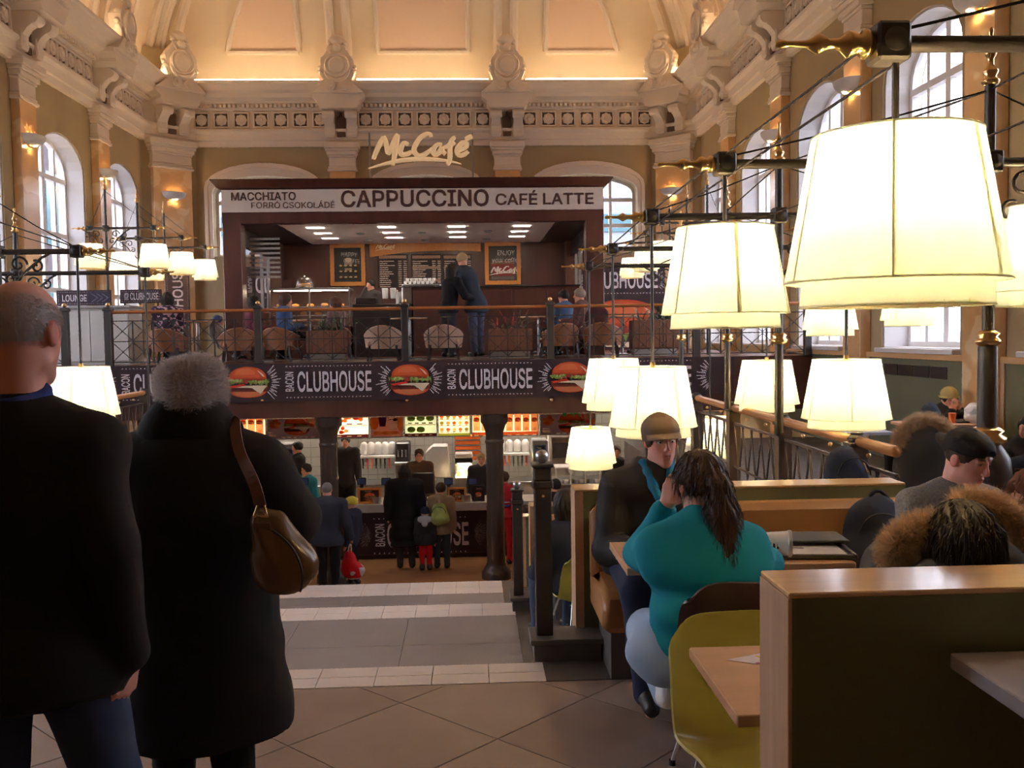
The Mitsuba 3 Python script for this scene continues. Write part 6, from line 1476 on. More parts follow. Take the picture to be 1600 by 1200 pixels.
            tint(fr * .75 * g(u, .018, .012) * g(np.abs(r), .031, .016), lin(60, 38, 30)); tint(fr * .6 * g(u, -.064, .008) * g(r, 0, .022), lin(150, 70, 64))
        s.emit('body', m, 'm_vc_skin', color=col); return s
    def toe(s, q): return s.feet.get(q, unit(V(0, 1, 0)))
    def eyes(s):
        A, c, sc = s.headframe(), s.J['head'], (s.H / 1.72) ** .35
        for sx in (-1, 1):
            k = s.emit('eye', ball(c + A @ V(sx * .031, .0755, .0105) * sc, .0128 * sc, 2), 'm_white'); s.emit('iris', ball(c + A @ V(sx * .030, .0845, .0075) * sc, .0055 * sc, 2), 'm_kiosk_black', parent=k)
    def shoes(s, mt, h=.012):
        for q in 'LR':
            a = s.J['an' + q]; d = s.toe(q); g = V(a[0], a[1], 0) if True else a; z = a[2] - .045 * s.H / 1.72
            s.emit('shoe', blob([cap(V(a[0], a[1], z + .045) - d * .04, V(a[0], a[1], z + .035) + d * .13, .042, .036, .03), cap(V(a[0], a[1], z + .05), V(a[0], a[1], z + .09), .042, .042, .03), plane((0, 0, z), (0, 0, -1))], h), mt)
    def trousers(s, mt, h=.015, g=.014, th=1.0, end=.02, wr=.0022):
        o = [ell(s.J['pelvis'], V(.160, .112, .115) * s.H / 1.72 * V(s.w, s.w, 1) + g * .6, s.axes(), .05)] + s.legs(g, end, th); s.emit('trousers', blob(o, h, wrinkle(wr, 26)), mt)
    def top(s, mt, name='jacket', h=.015, g=.022, hem=None, sleeve=True, collar=True, belly=0.0, end=.06, flare=.0, extra=(), wr=.0028, fr=20, sl=1.0, seed=0, k=.07):
        J = s.J; o = s.torso(g, belly, k)
        if sleeve is True: o += s.arms(g * 1.0, end, .03, sl)
        elif sleeve == 'short':
            for q in 'LR': o.append(cap(J['sh' + q], J['sh' + q] + (J['el' + q] - J['sh' + q]) * .72, .055 + g, .062 + g, .03))
        if collar: A = s.headframe(); nb = J['neck']; o.append(cap(nb - A[:, 2] * .03, nb + A[:, 2] * (.015 if collar is True else collar), .070 * (s.H / 1.72) + g * .5, .062 * (s.H / 1.72) + g * .4, .03))
        if hem is not None:
            p = J['pelvis']; w, hh = s.w, s.H / 1.72
            for t in np.linspace(0, 1, 4)[1:]:
                z = p[2] + (hem - p[2]) * t; o.append(ell((p[0], p[1], z), (.165 * w * hh + g + flare * t, .118 * hh * w + g + flare * .8 * t, .14), None, .06))
            o.append(plane((0, 0, hem), (0, 0, -1)))
        o += list(extra); s.emit(name, blob(o, h, wrinkle(wr, fr, seed)), mt); return s
    def hair(s, color, style='short', h=.011, name='hair', wr=.0035, n=0, seed=1, rough=.6, hl=.05, sp=.35):
        A, c, sc = s.headframe(), s.J['head'], (s.H / 1.72) ** .35; P_ = lambda r, f, u: c + A @ V(r, f, u) * sc
        th = {'crop': .004, 'short': .013, 'tail': .011}.get(style, .020)
        o = [ell(P_(0, -.012, .032), V(.076 + th, .096 + th, .090 + th) * sc, A, .02)]
        if style in ('crop', 'short'): o += [plane(P_(0, -.04, -.045), A @ V(0, .25, -1), .02), ell(P_(0, .115, -.04), V(.088, .088, .105) * sc, A, .02, True)]
        if style == 'bob': o += [cap(P_(-.06, -.04, 0), P_(-.06, -.04, -.12), .05, .035, .04), cap(P_(.06, -.04, 0), P_(.06, -.04, -.12), .05, .035, .04), cap(P_(0, -.07, 0), P_(0, -.07, -.12), .055, .04, .04), ell(P_(0, .115, -.05), V(.070, .09, .115) * sc, A, .02, True)]
        if style == 'long': o += [cap(P_(sx * .065, -.03, .0), P_(sx * .085, -.05, -.34), .045, .03, .04) for sx in (-1, 1)] + [cap(P_(0, -.075, .0), P_(0, -.11, -.38), .06, .045, .04), ell(P_(0, .115, -.05), V(.068, .09, .115) * sc, A, .02, True)]
        if style == 'tail':
            o += [ell(P_(0, .11, -.05), V(.078, .07, .115) * sc, A, .02, True), plane(P_(0, -.05, -.06), A @ V(0, .1, -1), .03)]
            o += [cap(P_(0, -.095, .035), P_(.005, -.125, .0), .034, .040, .03), cap(P_(.0, -.125, .0), P_(-.005, -.15, -.10), .042, .052, .03), cap(P_(-.005, -.15, -.10), P_(-.02, -.175, -.24), .054, .046, .03), cap(P_(-.01, -.175, -.24), P_(.01, -.18, -.33), .034, .008, .02), cap(P_(-.03, -.175, -.22), P_(-.06, -.18, -.30), .026, .006, .02)]
        def strand(Q): L = (Q - c.astype(np.float32)) @ A.astype(np.float32); a = np.arctan2(L[:, 0], -L[:, 1] + .02); return wr * (np.sin(a * 23 + 2.5 * np.sin(L[:, 2] * 22 + seed)) + .7 * np.sin(a * 41 + L[:, 2] * 30 + seed))
        m = blob(o, h, strand); k = s.emit(name, m, hairmat(color, rough))
        if n: s.emit('strands', blades(m, n, hl, .0014, seed, droop=1.6, spread=sp), hairmat(color, rough), False, parent=k, kind='stuff')
        return k
def sst_(a, b, x): t = np.clip((x - a) / (b - a), 0, 1); return t * t * (3 - 2 * t)
_hm = {}
def hairmat(c, rough=.6):
    k = 'm_hair_%d_%d_%d' % tuple(int(round(x * 1000)) for x in c)
    if k not in _hm: mat(k, c, rough, spec=.25); _hm[k] = 1
    return k
NAVY, BLACK, JEANS, LJEANS = (.022, .026, .042), (.010, .010, .012), (.040, .060, .125), (.30, .40, .56)
DARKHAIR, BROWNHAIR, GREYHAIR, BLONDE = (.016, .012, .010), (.050, .024, .014), (.36, .33, .32), (.36, .24, .12)
exec_people = []
for k_, c_ in (('m_fur_grey', (.62, .55, .53)), ('m_fur_tan', (.60, .42, .25))):
    scene[k_] = {'type': 'principledthin', 'base_color': {'type': 'rgb', 'value': list(c_)}, 'roughness': .7, 'diff_trans': .9, 'spec_trans': 0.0}
# ---- the walking couple in the foreground
hc = at(38, 520, 2.32)
p = Person('person', 'bald grey haired man in dark jacket and jeans walking away, left edge', hc[0] - .01, 2.32, 0, 0.0, 1.85, 1.0); p.fine = False
J = p.J; J['head'] = p.loc(hc); J['neck'] = J['head'] + V(-.005, -.03, -.195); p.hf = V(.22, 1, -.05)
for q, sx in (('L', -1), ('R', 1)): J['sh' + q] = J['neck'] + V(sx * (.165 if q == 'R' else .19), 0, -.085)
J['elR'] = p.loc(at(168, 850, 2.26)); J['wrR'] = p.loc(at(203, 1020, 2.32))
p.hands['R'] = (V(-.25, .12, -1), V(-1, .35, -.1), .75, 1.08)
J['anR'] = J['anR'] + V(.03, .12, 0); J['knR'] = J['knR'] + V(.03, .12, 0); J['anL'] = J['anL'] + V(-.02, -.28, .06); J['knL'] = J['knL'] + V(-.01, -.02, 0)
p.body(lin(214, 150, 132), .0062)
p.top(cloth(BLACK), h=.012, g=.020, hem=.86, collar=-.01, seed=2, wr=.0035, end=.03)
p.emit('collar', blob([cap(J['neck'] + V(0, -.01, -.02), J['neck'] + V(.0, .0, .05), .080, .073), plane(J['neck'] + V(0, -.02, .060), V(0, -.25, 1))], .008), cloth((.03, .05, .20)), label='blue collar of his shirt')
p.trousers(cloth((.028, .042, .085)), .013); p.shoes('m_black')
A = p.headframe(); c = J['head']
hm = blob([ell(c + A @ V(0, -.012, .029), V(.0785, .0985, .0915), A), plane(c + A @ V(0, -.06, -.060), A @ V(0, .10, -1), .02), ell(c + A @ V(0, .15, -.02), V(.10, .10, .15), A, .02, True)], .006)
lp = (np.asarray(hm.vertices) - c) @ A; tp = sst_(.055, .112, lp[:, 2] + .25 * lp[:, 1] + .03 * meshkit.noise(lp * 60, 4)); lo_ = sst_(-.035, -.062, lp[:, 2])
hcol = lin(176, 164, 164) * (1 - tp[:, None]) + lin(214, 160, 144) * tp[:, None]; hcol = hcol * (1 - lo_[:, None]) + lin(196, 146, 134) * lo_[:, None]
k = p.emit('hair', hm, 'm_vc_skin', color=hcol); p.emit('strands', blades(hm, 9000, .010, .0005, 3, droop=.8, spread=.4, keep=lambda q: ((q - c) @ A)[:, 2] + .25 * ((q - c) @ A)[:, 1] < .07), hairmat((.40, .37, .37), .75), False, parent=k, kind='stuff')
hc = at(300, 622, 3.05)
p = Person('person', 'woman in long black coat and grey fur hat walking away with a shoulder bag', hc[0], 3.05, 0, 0.0, 1.66, 1.28)
J = p.J; J['head'] = p.loc(hc); J['neck'] = J['head'] + V(0, -.03, -.13); p.hf = V(-.15, 1, -.1)
for q, sx in (('L', -1), ('R', 1)): J['sh' + q] = J['neck'] + V(sx * .215, -.01, -.10)
J['elR'] = p.loc(at(452, 810, 3.02)); J['wrR'] = p.loc(at(425, 880, 3.35)); J['elL'] = p.loc(at(212, 860, 3.02)); J['wrL'] = p.loc(at(232, 1000, 3.2))
p.body(h=.011); hem = .45
ex = [ell((.0, -.03, 1.05), (.27, .16, .30), None, .08), ell((.01, -.01, .75), (.235, .17, .30), None, .08), ell((.05, -.01, .52), (.235, .18, .22), None, .06)]
p.top(cloth((.011, .011, .014)), 'coat', .013, .045, hem=hem, flare=.02, collar=.075, extra=ex + [plane((0, 0, hem), (0.06, 0, -1))], wr=.004, fr=14, sl=1.15, end=.02)
cp = J['neck']; p.emit('coat_collar', blob([cap(cp + V(-.075, -.01, .00), cp + V(.075, -.01, .00), .088, .088, .05), cap(cp + V(-.03, -.02, .06), cp + V(.03, -.02, .06), .092, .092, .05), ell(cp + V(0, .0, .15), (.085, .085, .05), None, .02, True)], .010, wrinkle(.003, 18)), cloth((.012, .012, .014)))
p.trousers(cloth(BLACK), .014, th=1.15); p.shoes('m_black')
A = p.headframe(); c = J['head']
hat = blob([ell(c + A @ V(0, -.005, .052), V(.098, .112, .078), A, .03), ell(c + A @ V(0, -.005, .01), V(.106, .120, .066), A, .03), cap(c + A @ V(-.03, -.10, -.02), c + A @ V(.03, -.10, -.02), .026, k=.04), plane(c + A @ V(0, 0, -.065), A @ V(0, .1, -1), .02)], .008, wrinkle(.004, 40))
k = p.emit('fur_hat', hat, hairmat((.30, .255, .25), .9)); p.emit('fur', blades(hat, 13000, .022, .0008, 5, spread=.55, droop=.1), 'm_fur_grey', False, parent=k, kind='stuff')
hb = blob([ell(c + A @ V(0, -.062, -.050), V(.066, .045, .055), A)], .008); p.emit('hair', hb, hairmat((.035, .025, .022)))
# shoulder bag
bc = at(441, 868, 2.80); sh = at(366, 676, 2.94)
t = Thing('shoulder_bag', 'glossy olive brown leather shoulder bag of the woman in the fur hat', 'bag')
def bagw(Q): L = Q - bc.astype(np.float32); return .0055 * np.sin(L[:, 0] * 75 + L[:, 2] * 22 + 2 * np.sin(L[:, 2] * 18)) * np.clip((L[:, 2] + .06) * 7, .12, 1)
R_ = TM(ry=-.30)[:3, :3]
bm = blob([ell(bc + V(.005, .02, -.035), (.098, .062, .085), R_, .06), ell(bc + V(-.028, .02, .045), (.062, .050, .085), R_, .06), ell(bc + V(-.05, .03, .10), (.032, .035, .03), R_, .04)], .0055, bagw)
scene['m_bag'] = {'type': 'twosided', 'bsdf': {'type': 'principled', 'base_color': P(lambda p, n, uv: mx((.050, .026, .009), (.15, .072, .020), fbm(p.x * 16, p.y * 16, p.z * 7, 4))), 'roughness': .25, 'specular': .6}}
mat('m_strap', (.12, .052, .028), .45)
t.part('body', bm, 'm_bag', True)
lug = bc + V(-.058, .0, .115)
def strap(pts, w, th):
    pts = np.array(pts); tn = np.gradient(pts, axis=0); tn /= np.linalg.norm(tn, axis=1, keepdims=True); up = V(0, -1, 0); ms = []
    v, f = [], []
    for a, d in zip(pts, tn):
        s_ = unit(np.cross(d, up)); n_ = np.cross(s_, d); v += [a - s_ * w - n_ * th, a + s_ * w - n_ * th, a + s_ * w + n_ * th, a - s_ * w + n_ * th]
    for i in range(len(pts) - 1):
        for j in range(4): q = i * 4 + j; r_ = i * 4 + (j + 1) % 4; f += [[q, r_, r_ + 4], [q, r_ + 4, q + 4]]
    f += [[0, 2, 1], [0, 3, 2]]; n_ = (len(pts) - 1) * 4; f += [[n_, n_ + 1, n_ + 2], [n_, n_ + 2, n_ + 3]]
    return trimesh.Trimesh(np.array(v), f, process=False)
t.part('strap', strap(smooth_path([sh + V(-.012, .12, -.02), sh + V(-.004, .03, .022), sh + V(.012, -.015, -.03), at(388, 735, 2.83), lug + V(0, -.005, .03)], 20), .017, .0025), 'm_strap')
t.part('buckle', cat([box(lug[0] - .022, lug[0] + .022, lug[1] - .012, lug[1] - .006, lug[2] + .0, lug[2] + .006), cyl(lug + V(-.02, -.009, 0), lug + V(-.008, -.009, .035), .003), cyl(lug + V(.02, -.009, 0), lug + V(.012, -.009, .035), .003)]), 'm_brass')
t.part('tab', xf(box(-.026, .026, -.004, .004, -.055, .01, .003), TM(lug + V(.006, -.022, -.02), rx=.25)), 'm_strap')
zp = smooth_path([bc + V(-.02, -.045, .085), bc + V(.02, -.050, .055), bc + V(.055, -.048, .0), bc + V(.065, -.042, -.06), bc + V(.055, -.030, -.10)], 20); t.part('zip', tube(zp, .0032, 6), 'm_black', True)
# ---- at the middle table
def seated(name_label, head, px_torso, Y, seat, face, H, w=1.0, z=0.0, **k):
    pass
hc = at(1033, 688, 4.70)
p = Person('person', 'young man in khaki cap and black jacket facing the viewer on the tan bench', at(1012, 800, 4.76)[0], 4.80, 0, math.pi, 1.80); p.fine = True; p.sit(.46)
J = p.J; J['head'] = p.loc(hc); p.hf = V(-.10, 1, -.08); p.hu = V(.06, 0, 1); J['neck'] = J['head'] + V(.02, -.05, -.175); J['pelvis'] = V(0, .0, .56)
for q, sx in (('L', -1), ('R', 1)): J['sh' + q] = J['neck'] + V(sx * .19, -.015, -.075)
J['elR'] = J['shR'] + V(.06, .08, -.28); J['wrR'] = J['elR'] + V(-.12, .22, .02); J['elL'] = J['shL'] + V(-.05, .10, -.27); J['wrL'] = J['elL'] + V(.13, .2, .03)
J['knR'] = V(.14, .50, .52); J['knL'] = V(-.10, .50, .52); J['anR'] = V(.12, .62, .09); J['anL'] = V(-.09, .56, .09); J['hipR'] = V(.10, .02, .55)
p.hands = {q: (V(0, 1, -.1), V(0, 0, -1), .4) for q in 'LR'}
p.body(lin(222, 160, 140), .005, brow=lin(120, 84, 62)); p.eyes()
p.top(cloth((.017, .016, .018), .6), h=.009, g=.032, hem=.50, collar=False, wr=.0045, fr=28, sl=1.1)
A = frame(V(0, 1, 0)); nb = J['neck']
p.emit('hood', blob([cap(nb + V(-.105, .07, -.01), nb + V(-.07, -.07, .045), .032, .042, .03), cap(nb + V(.105, .07, -.01), nb + V(.07, -.07, .045), .032, .042, .03), cap(nb + V(-.05, -.09, .0), nb + V(.05, -.09, .0), .042, .042, .04)], .008, wrinkle(.002, 30)), cloth((.020, .019, .021), .6))
p.emit('inner_collar', blob([*[cap(nb + V(sx * a[0], a[1], a[2]), nb + V(sx * b[0], b[1], b[2]), .021, .021, .02) for sx in (-1, 1) for a, b in (((.068, .03, .06), (.058, .095, .02)), ((.058, .095, .02), (.040, .145, -.035)), ((.040, .145, -.035), (.018, .172, -.09)))], cap(nb + V(-.062, .01, .05), nb + V(.062, .01, .05), .026, .026, .02)], .006), cloth((.02, .16, .30)), label='bright blue inner collar')
p.emit('zip', tube([nb + V(0, .165, -.10), nb + V(0, .178, -.22), nb + V(0, .172, -.36)], .004, 6), 'm_steel'); p.emit('drawstring', tube([nb + V(-.01, .145, -.07), nb + V(-.014, .165, -.16), nb + V(-.012, .165, -.24)], .005, 6), cloth((.03, .17, .30)))
p.trousers(cloth((.022, .030, .060)), .010, th=1.05); p.shoes('m_black', .009); p.hair((.10, .06, .035), 'short', .007, wr=.002)
def baseball_cap(p, col, back=False, h=.006, brim=True):
    A, c, sc = p.headframe(), p.J['head'], (p.H / 1.72) ** .35; P_ = lambda r, f, u: c + A @ V(r, f, u) * sc; f = -1 if back else 1
    k = p.emit('cap', blob([ell(P_(0, -.008, .050), V(.092, .112, .080) * sc, A, .02), plane(P_(0, 0, .036), A @ V(0, -.12 * f, -1), .006)] + ([ell(P_(0, .115, .055), V(.036, .03, .026), A, .006, True)] if back else []), h), cloth(col, .8))
    pr_ = []; n = 13; v, F = [], []
    for i in range(n):
        a = math.pi * (.12 + .76 * i / (n - 1)); x0, y0 = .088 * math.cos(a), .100 * math.sin(a) * f - .008; x1, y1 = .092 * math.cos(a), (.102 + .070 * math.sin(a) ** 1.2) * math.sin(a) ** .8 * f
        for (x, y, dz) in ((x0, y0, .0), (x1, y1, -.012 - .018 * abs(math.cos(a)) ** 2), (x1, y1, -.017 - .018 * abs(math.cos(a)) ** 2), (x0, y0, -.006)): v.append(P_(x, y, .044 + dz + (.010 * math.sin(a))))
    for i in range(n - 1):
        for j in range(4): q, r_ = i * 4 + j, i * 4 + (j + 1) % 4; F += [[q, r_, r_ + 4], [q, r_ + 4, q + 4]]
    F += [[0, 1, 2], [0, 2, 3]]; m_ = (n - 1) * 4; F += [[m_, m_ + 1, m_ + 2], [m_, m_ + 2, m_ + 3]]
    p.emit('brim', trimesh.Trimesh(np.array(v), F, process=False), cloth(col, .8), 40, parent=k); p.emit('button', ball(P_(0, -.008, .130), .007, 1), cloth(col, .8), parent=k); return k
k = baseball_cap(p, (.125, .085, .055))
# teal woman
hc = at(1092, 756, 3.52)
p = Person('person', 'dark haired woman with ponytail in a teal sweater, back to the viewer', at(1100, 900, 3.48)[0], 3.46, 0, 0.0, 1.66, 1.30); p.fine = True; p.sit(.45)
J = p.J; J['head'] = p.loc(hc); J['neck'] = J['head'] + V(.0, -.05, -.13); J['pelvis'] = V(0, -.02, .56); p.hf = V(-.35, 1, -.05); p.hu = V(-.05, 0, 1)
J['shL'] = J['neck'] + V(-.165, -.02, -.105); J['shR'] = J['neck'] + V(.165, -.02, -.115)
J['elL'] = p.loc(at(1006, 866, 3.78)); J['wrL'] = p.loc(at(1040, 792, 3.66)); J['elR'] = p.loc(at(1196, 880, 3.60)); J['wrR'] = p.loc(at(1205, 886, 3.9))
J['hipL'] = V(-.15, .0, .54); J['knL'] = p.loc(at(1012, 985, 3.86)); J['anL'] = p.loc(at(1040, 1085, 3.62)); J['hipR'] = V(.13, .0, .54); J['knR'] = V(.14, .42, .52); J['anR'] = V(.13, .38, .08)
J['anL'][2] = max(J['anL'][2], .07)
p.hands = {'L': (V(.25, -.15, 1), V(.6, .6, -.1), .55, .95), 'R': (V(-.2, 1, 0), V(0, 0, -1), .4, .95)}
p.body(lin(216, 160, 136), .0058)
TEAL = (.010, .205, .275)
ex = [ell((-.005, -.03, .84), (.225, .150, .10), None, .05), ell((.0, -.02, .91), (.20, .115, .10), None, .07), ell((0, -.05, .70), (.215, .15, .095), None, .045), ell((-.01, -.03, .57), (.22, .165, .09), None, .04), cap(J['shL'], J['elL'], .075, .066, .05), cap(J['elL'], J['elL'] + (J['wrL'] - J['elL']) * .8, .066, .048, .04), cap(J['shR'], J['elR'], .072, .055, .05)]
p.top(cloth(TEAL, .85, .15), 'sweater', .0075, .012, hem=.52, extra=ex, belly=.02, collar=.01, wr=.0036, fr=30, end=.10, k=.05)
p.emit('collar', blob([cap(J['neck'] + V(-.06, -.03, -.0), J['neck'] + V(.06, -.03, -.0), .038, k=.03)], .007), cloth((.010, .10, .13)))
lj = [ell((-.04, .0, .53), (.25, .19, .13), None, .05), cap(J['hipL'], J['knL'], .125, .085, .05), cap(J['knL'], J['anL'], .082, .055, .03), cap(J['hipR'], J['knR'], .115, .085, .05), cap(J['knR'], J['anR'], .08, .055, .03)]
p.emit('jeans', blob(lj, .009, wrinkle(.002, 30)), cloth(LJEANS, .85)); p.shoes('m_white', .009)
p.hair((.030, .014, .010), 'tail', .0065, n=2500, wr=.003, rough=.45, hl=.035, sp=.12)
hb = p.headframe(); c = J['head']; p.emit('hair_band', tube([c + hb @ V(.034 * math.cos(a), -.108, .020 + .034 * math.sin(a)) for a in np.linspace(0, 6.283, 16)], .006, 6), cloth((.02, .012, .012)))
# boy in the grey shirt
hc = at(1512, 716, 4.0)
p = Person('person', 'boy in a grey t-shirt and backward black cap looking down, sitting at the right', at(1500, 800, 4.02)[0], 4.04, 0, math.pi, 1.70, .97); p.fine = True; p.sit(.44)
J = p.J; J['head'] = p.loc(hc); p.hf = V(-.50, 1, -.42); p.hu = V(-.05, .2, 1); J['neck'] = J['head'] + V(.035, -.06, -.14); J['pelvis'] = V(0, -.04, .55)
for q, sx in (('L', -1), ('R', 1)): J['sh' + q] = J['neck'] + V(sx * .165, -.01, -.07); J['el' + q] = J['sh' + q] + V(sx * .06, .06, -.26); J['wr' + q] = J['el' + q] + V(-sx * .08, .23, .02)
p.hands = {q: (V(0, 1, -.1), V(0, 0, -1), .4) for q in 'LR'}
p.body(lin(222, 164, 144), .005, brow=lin(60, 42, 34)); p.top(P and 'm_tee', 't_shirt', .008, .014, hem=.50, sleeve='short', collar=.0, wr=.0026, fr=24)
scene['m_tee'] = {'type': 'twosided', 'bsdf': {'type': 'principled', 'base_color': P(lambda p, n, uv: mx((.10, .10, .105), (.22, .22, .225), nz(p.x * 260, p.y * 260, p.z * 90))), 'roughness': .95, 'specular': .1}}
p.trousers(cloth(JEANS), .012); p.shoes('m_black'); p.hair((.035, .022, .016), 'crop', .006, wr=.001); baseball_cap(p, (.008, .009, .014), True)
# person with the fur hood, behind the near partition
hc = at(1502, 862, 2.45)
p = Person('person', 'dark haired person in a fur hooded parka just behind the near partition', hc[0], 2.43, 0, 0.0, 1.74, 1.05); p.sit(.46); J = p.J; J['head'] = p.loc(hc); J['neck'] = J['head'] + V(0, -.01, -.15); J['pelvis'] = V(0, 0, .56); p.hf = V(.05, 1, -.25)
for q, sx in (('L', -1), ('R', 1)): J['sh' + q] = J['neck'] + V(sx * .19, 0, -.05)
J['elL'] = p.loc(at(1395, 892, 2.66)); J['wrL'] = J['elL'] + V(.1, .2, -.02)
p.body(h=.010); p.top(cloth((.030, .032, .042)), 'parka', .012, .045, wr=.004, fr=22)
p.hair((.022, .015, .012), 'short', .0055, n=9000, wr=.004, seed=4, hl=.03, sp=.15)
c = J['head']; arc = [c + V(.155 * math.cos(a), .05 - .02 * math.sin(a), -.01 + .085 * math.sin(a)) for a in np.linspace(math.pi * 1.25, math.pi * .62, 9)]; arc2 = [c + V(.06 + .15 * math.cos(a), .09, -.005 + .118 * math.sin(a)) for a in np.linspace(math.pi * .52, -math.pi * .2, 9)]
for arc_ in (arc, arc2):
    fm = blob([cap(a, b, .026, .026, .02) for a, b in zip(arc_[:-1], arc_[1:])], .008); k = p.emit('fur_trim', fm, hairmat((.22, .125, .06), .9)); p.emit('fur', blades(fm, 7000, .034, .0008, 8, spread=.6), 'm_fur_tan', False, parent=k, kind='stuff')
p.emit('hood', blob([cap(a * .6 + c * .4 + V(0, -.05, -.10), b * .6 + c * .4 + V(0, -.05, -.10), .05, .05, .04) for a, b in zip(arc[:-1], arc[1:])] + [ell(c + V(.12, .03, -.08), (.08, .07, .10), None, .04)], .012), cloth((.030, .032, .042)))
# girl at the right edge
hc = at(1618, 790, 3.3)
p = Person('person', 'person with long reddish brown hair cut off by the right edge of the photo', hc[0], 3.3, 0, math.pi * .55, 1.65); p.sit(.45); J = p.J; J['head'] = p.loc(hc); J['neck'] = J['head'] + V(0, -.03, -.14)
for q, sx in (('L', -1), ('R', 1)): J['sh' + q] = J['neck'] + V(sx * .17, 0, -.06)
p.body(h=.012); p.top(cloth((.25, .17, .16)), 'blouse', .014, .014); p.hair((.085, .035, .022), 'long', .009, n=1500); p.trousers(cloth(JEANS), .016)
# bags on the bench and the railing
def backpack(c, s, mt, label, name='backpack', rz=0.0):
    t = Thing(name, label, 'backpack', M=TM(c, rz, rx=-.12)); m = blob([ell((0, 0, .17), V(.17, .11, .15) * s, None, .08), ell((0, 0, .08), V(.18, .125, .10) * s, None, .08), ell((.0, .0, .30), V(.12, .08, .09) * s, None, .08)], .009, wrinkle(.006, 24)); t.part('body', m, mt, True)
    t.part('front_pocket', blob([ell((0.02, -.09, .11), V(.12, .06, .085) * s, None, .05)], .009, wrinkle(.003, 30)), mt, True); t.part('handle', tube([(-.03 + .0 * k, 0, .36 * s + 0) if k in (0,) else (-.05 + .025 * k, -.01, .36 * s + .055 * math.sin(math.pi * k / 5)) for k in range(6)], .010, 7), mt, True)
    t.part('zip', tube(smooth_path([(-.12, -.085, .20), (-.06, -.095, .29), (.05, -.095, .29), (.12, -.085, .19)], 16), .004, 6), 'm_black', True); t.part('zip_pull', bar((.06, -.105, .27), (.075, -.115, .21), .008, .004), 'm_tan'); return t
backpack(at(1372, 868, 4.80) * V(1, 1, 0) + V(0, 0, .462), 1.0, cloth((.016, .019, .034)), 'navy blue backpack standing on the tan bench left of the boy in the grey shirt')
m = blob([ell((0, 0, .07), (.20, .13, .08), None, .08), ell((-.10, .0, .12), (.10, .10, .07), None, .08), ell((.09, .02, .11), (.12, .10, .08), None, .08)], .010, wrinkle(.010, 26)); solo('folded_jacket', m, cloth((.013, .013, .016)), 'crumpled black jacket on the tan bench behind the paper cup', 'jacket', True, M=TM(tuple(at(1225, 830, 4.78)[:2]) + (.462,)))
m2 = blob([ell((0, 0, .10), (.16, .12, .11), None, .08)], .012, wrinkle(.008, 22)); solo('folded_jacket', m2, cloth((.012, .012, .014)), 'black coat heap on the tan bench left of the crumpled black jacket', 'jacket', True, M=TM(tuple(at(1150, 850, 4.72)[:2]) + (.462,))) if False else None
backpack(V(2.30, 5.75, .62), .85, cloth((.020, .026, .050)), 'dark blue bag hanging on the lattice railing below the wooden handrail', 'hanging_bag', .3)
# person behind the tall newel post
hc = at(884, 792, 7.0)
p = Person('person', 'person in a navy jacket on a yellow chair behind the tall newel post', at(897, 850, 7.0)[0], 7.0, Z2, .30, 1.66); p.sit(.44, lean=.08); J = p.J; J['head'] = p.loc(hc); J['neck'] = J['head'] + V(0, -.03, -.14)
for q, sx in (('L', -1), ('R', 1)): J['sh' + q] = J['neck'] + V(sx * .17, 0, -.06); J['el' + q] = J['sh' + q] + V(sx * .03, .05, -.27); J['wr' + q] = J['el' + q] + V(-sx * .03, .2, -.05)
p.body(h=.012); p.top(cloth(NAVY), h=.013, g=.03, hem=.48); p.hair(DARKHAIR, 'bob', .010); p.trousers(cloth((.06, .085, .15)), .014); p.shoes('m_black')
# right aisle
def quick(label, head, Y, z, face, H=1.7, sitz=None, top=BLACK, legs=BLACK, hair=DARKHAIR, style='short', skin=SKIN, hem=None, w=1.0, topname='jacket', sx=0.0, tilt=(0, 1, -.05), shoes='m_black', fix=None, hood=None, hm=.011, g=.028, collar=True, body_dx=0.0, lean=.05, sleeve=True, flare=0.0):
    """someone farther away; head = pixel of the head's centre"""
    hc = at(head[0], head[1], Y); d = TM(rz=face)[:3, :3] @ V(0, 1, 0); p = Person('person', label, hc[0] + body_dx, Y, z, face, H, w)
    if sitz is not None: p.sit(sitz, lean)
    J = p.J; dh = p.loc(hc) - J['head']
    for k in ('head', 'neck', 'shL', 'shR', 'elL', 'elR', 'wrL', 'wrR'): J[k] = J[k] + (dh if sitz is not None or True else 0) * V(1, 1, 1)
    p.hf = V(*tilt)
    if sitz is None:   # scale the legs to the real height
        f = (J['neck'][2]) / (.845 * H)
        for k in ('pelvis', 'hipL', 'hipR', 'knL', 'knR'): J[k] = J[k] * V(1, 1, f)
    else: J['pelvis'] = J['pelvis'] + dh * V(.5, .5, 0)
    if fix: fix(p)
    p.body(skin, .0165); p.top(cloth(top), topname, .014, g, hem=hem, flare=flare, collar=collar, sleeve=sleeve); p.trousers(cloth(legs), .015); p.shoes(shoes, .013)
    if style: p.hair(hair, style, hm)
    if hood is not None: nb = J['neck']; p.emit('hood', blob([cap(nb + V(-.07, -.05, 0), nb + V(.07, -.05, 0), .055, k=.04), cap(nb + V(0, -.09, -.07), nb + V(0, -.06, 0), .05, .06, .04)], .013), cloth(hood))
    return p
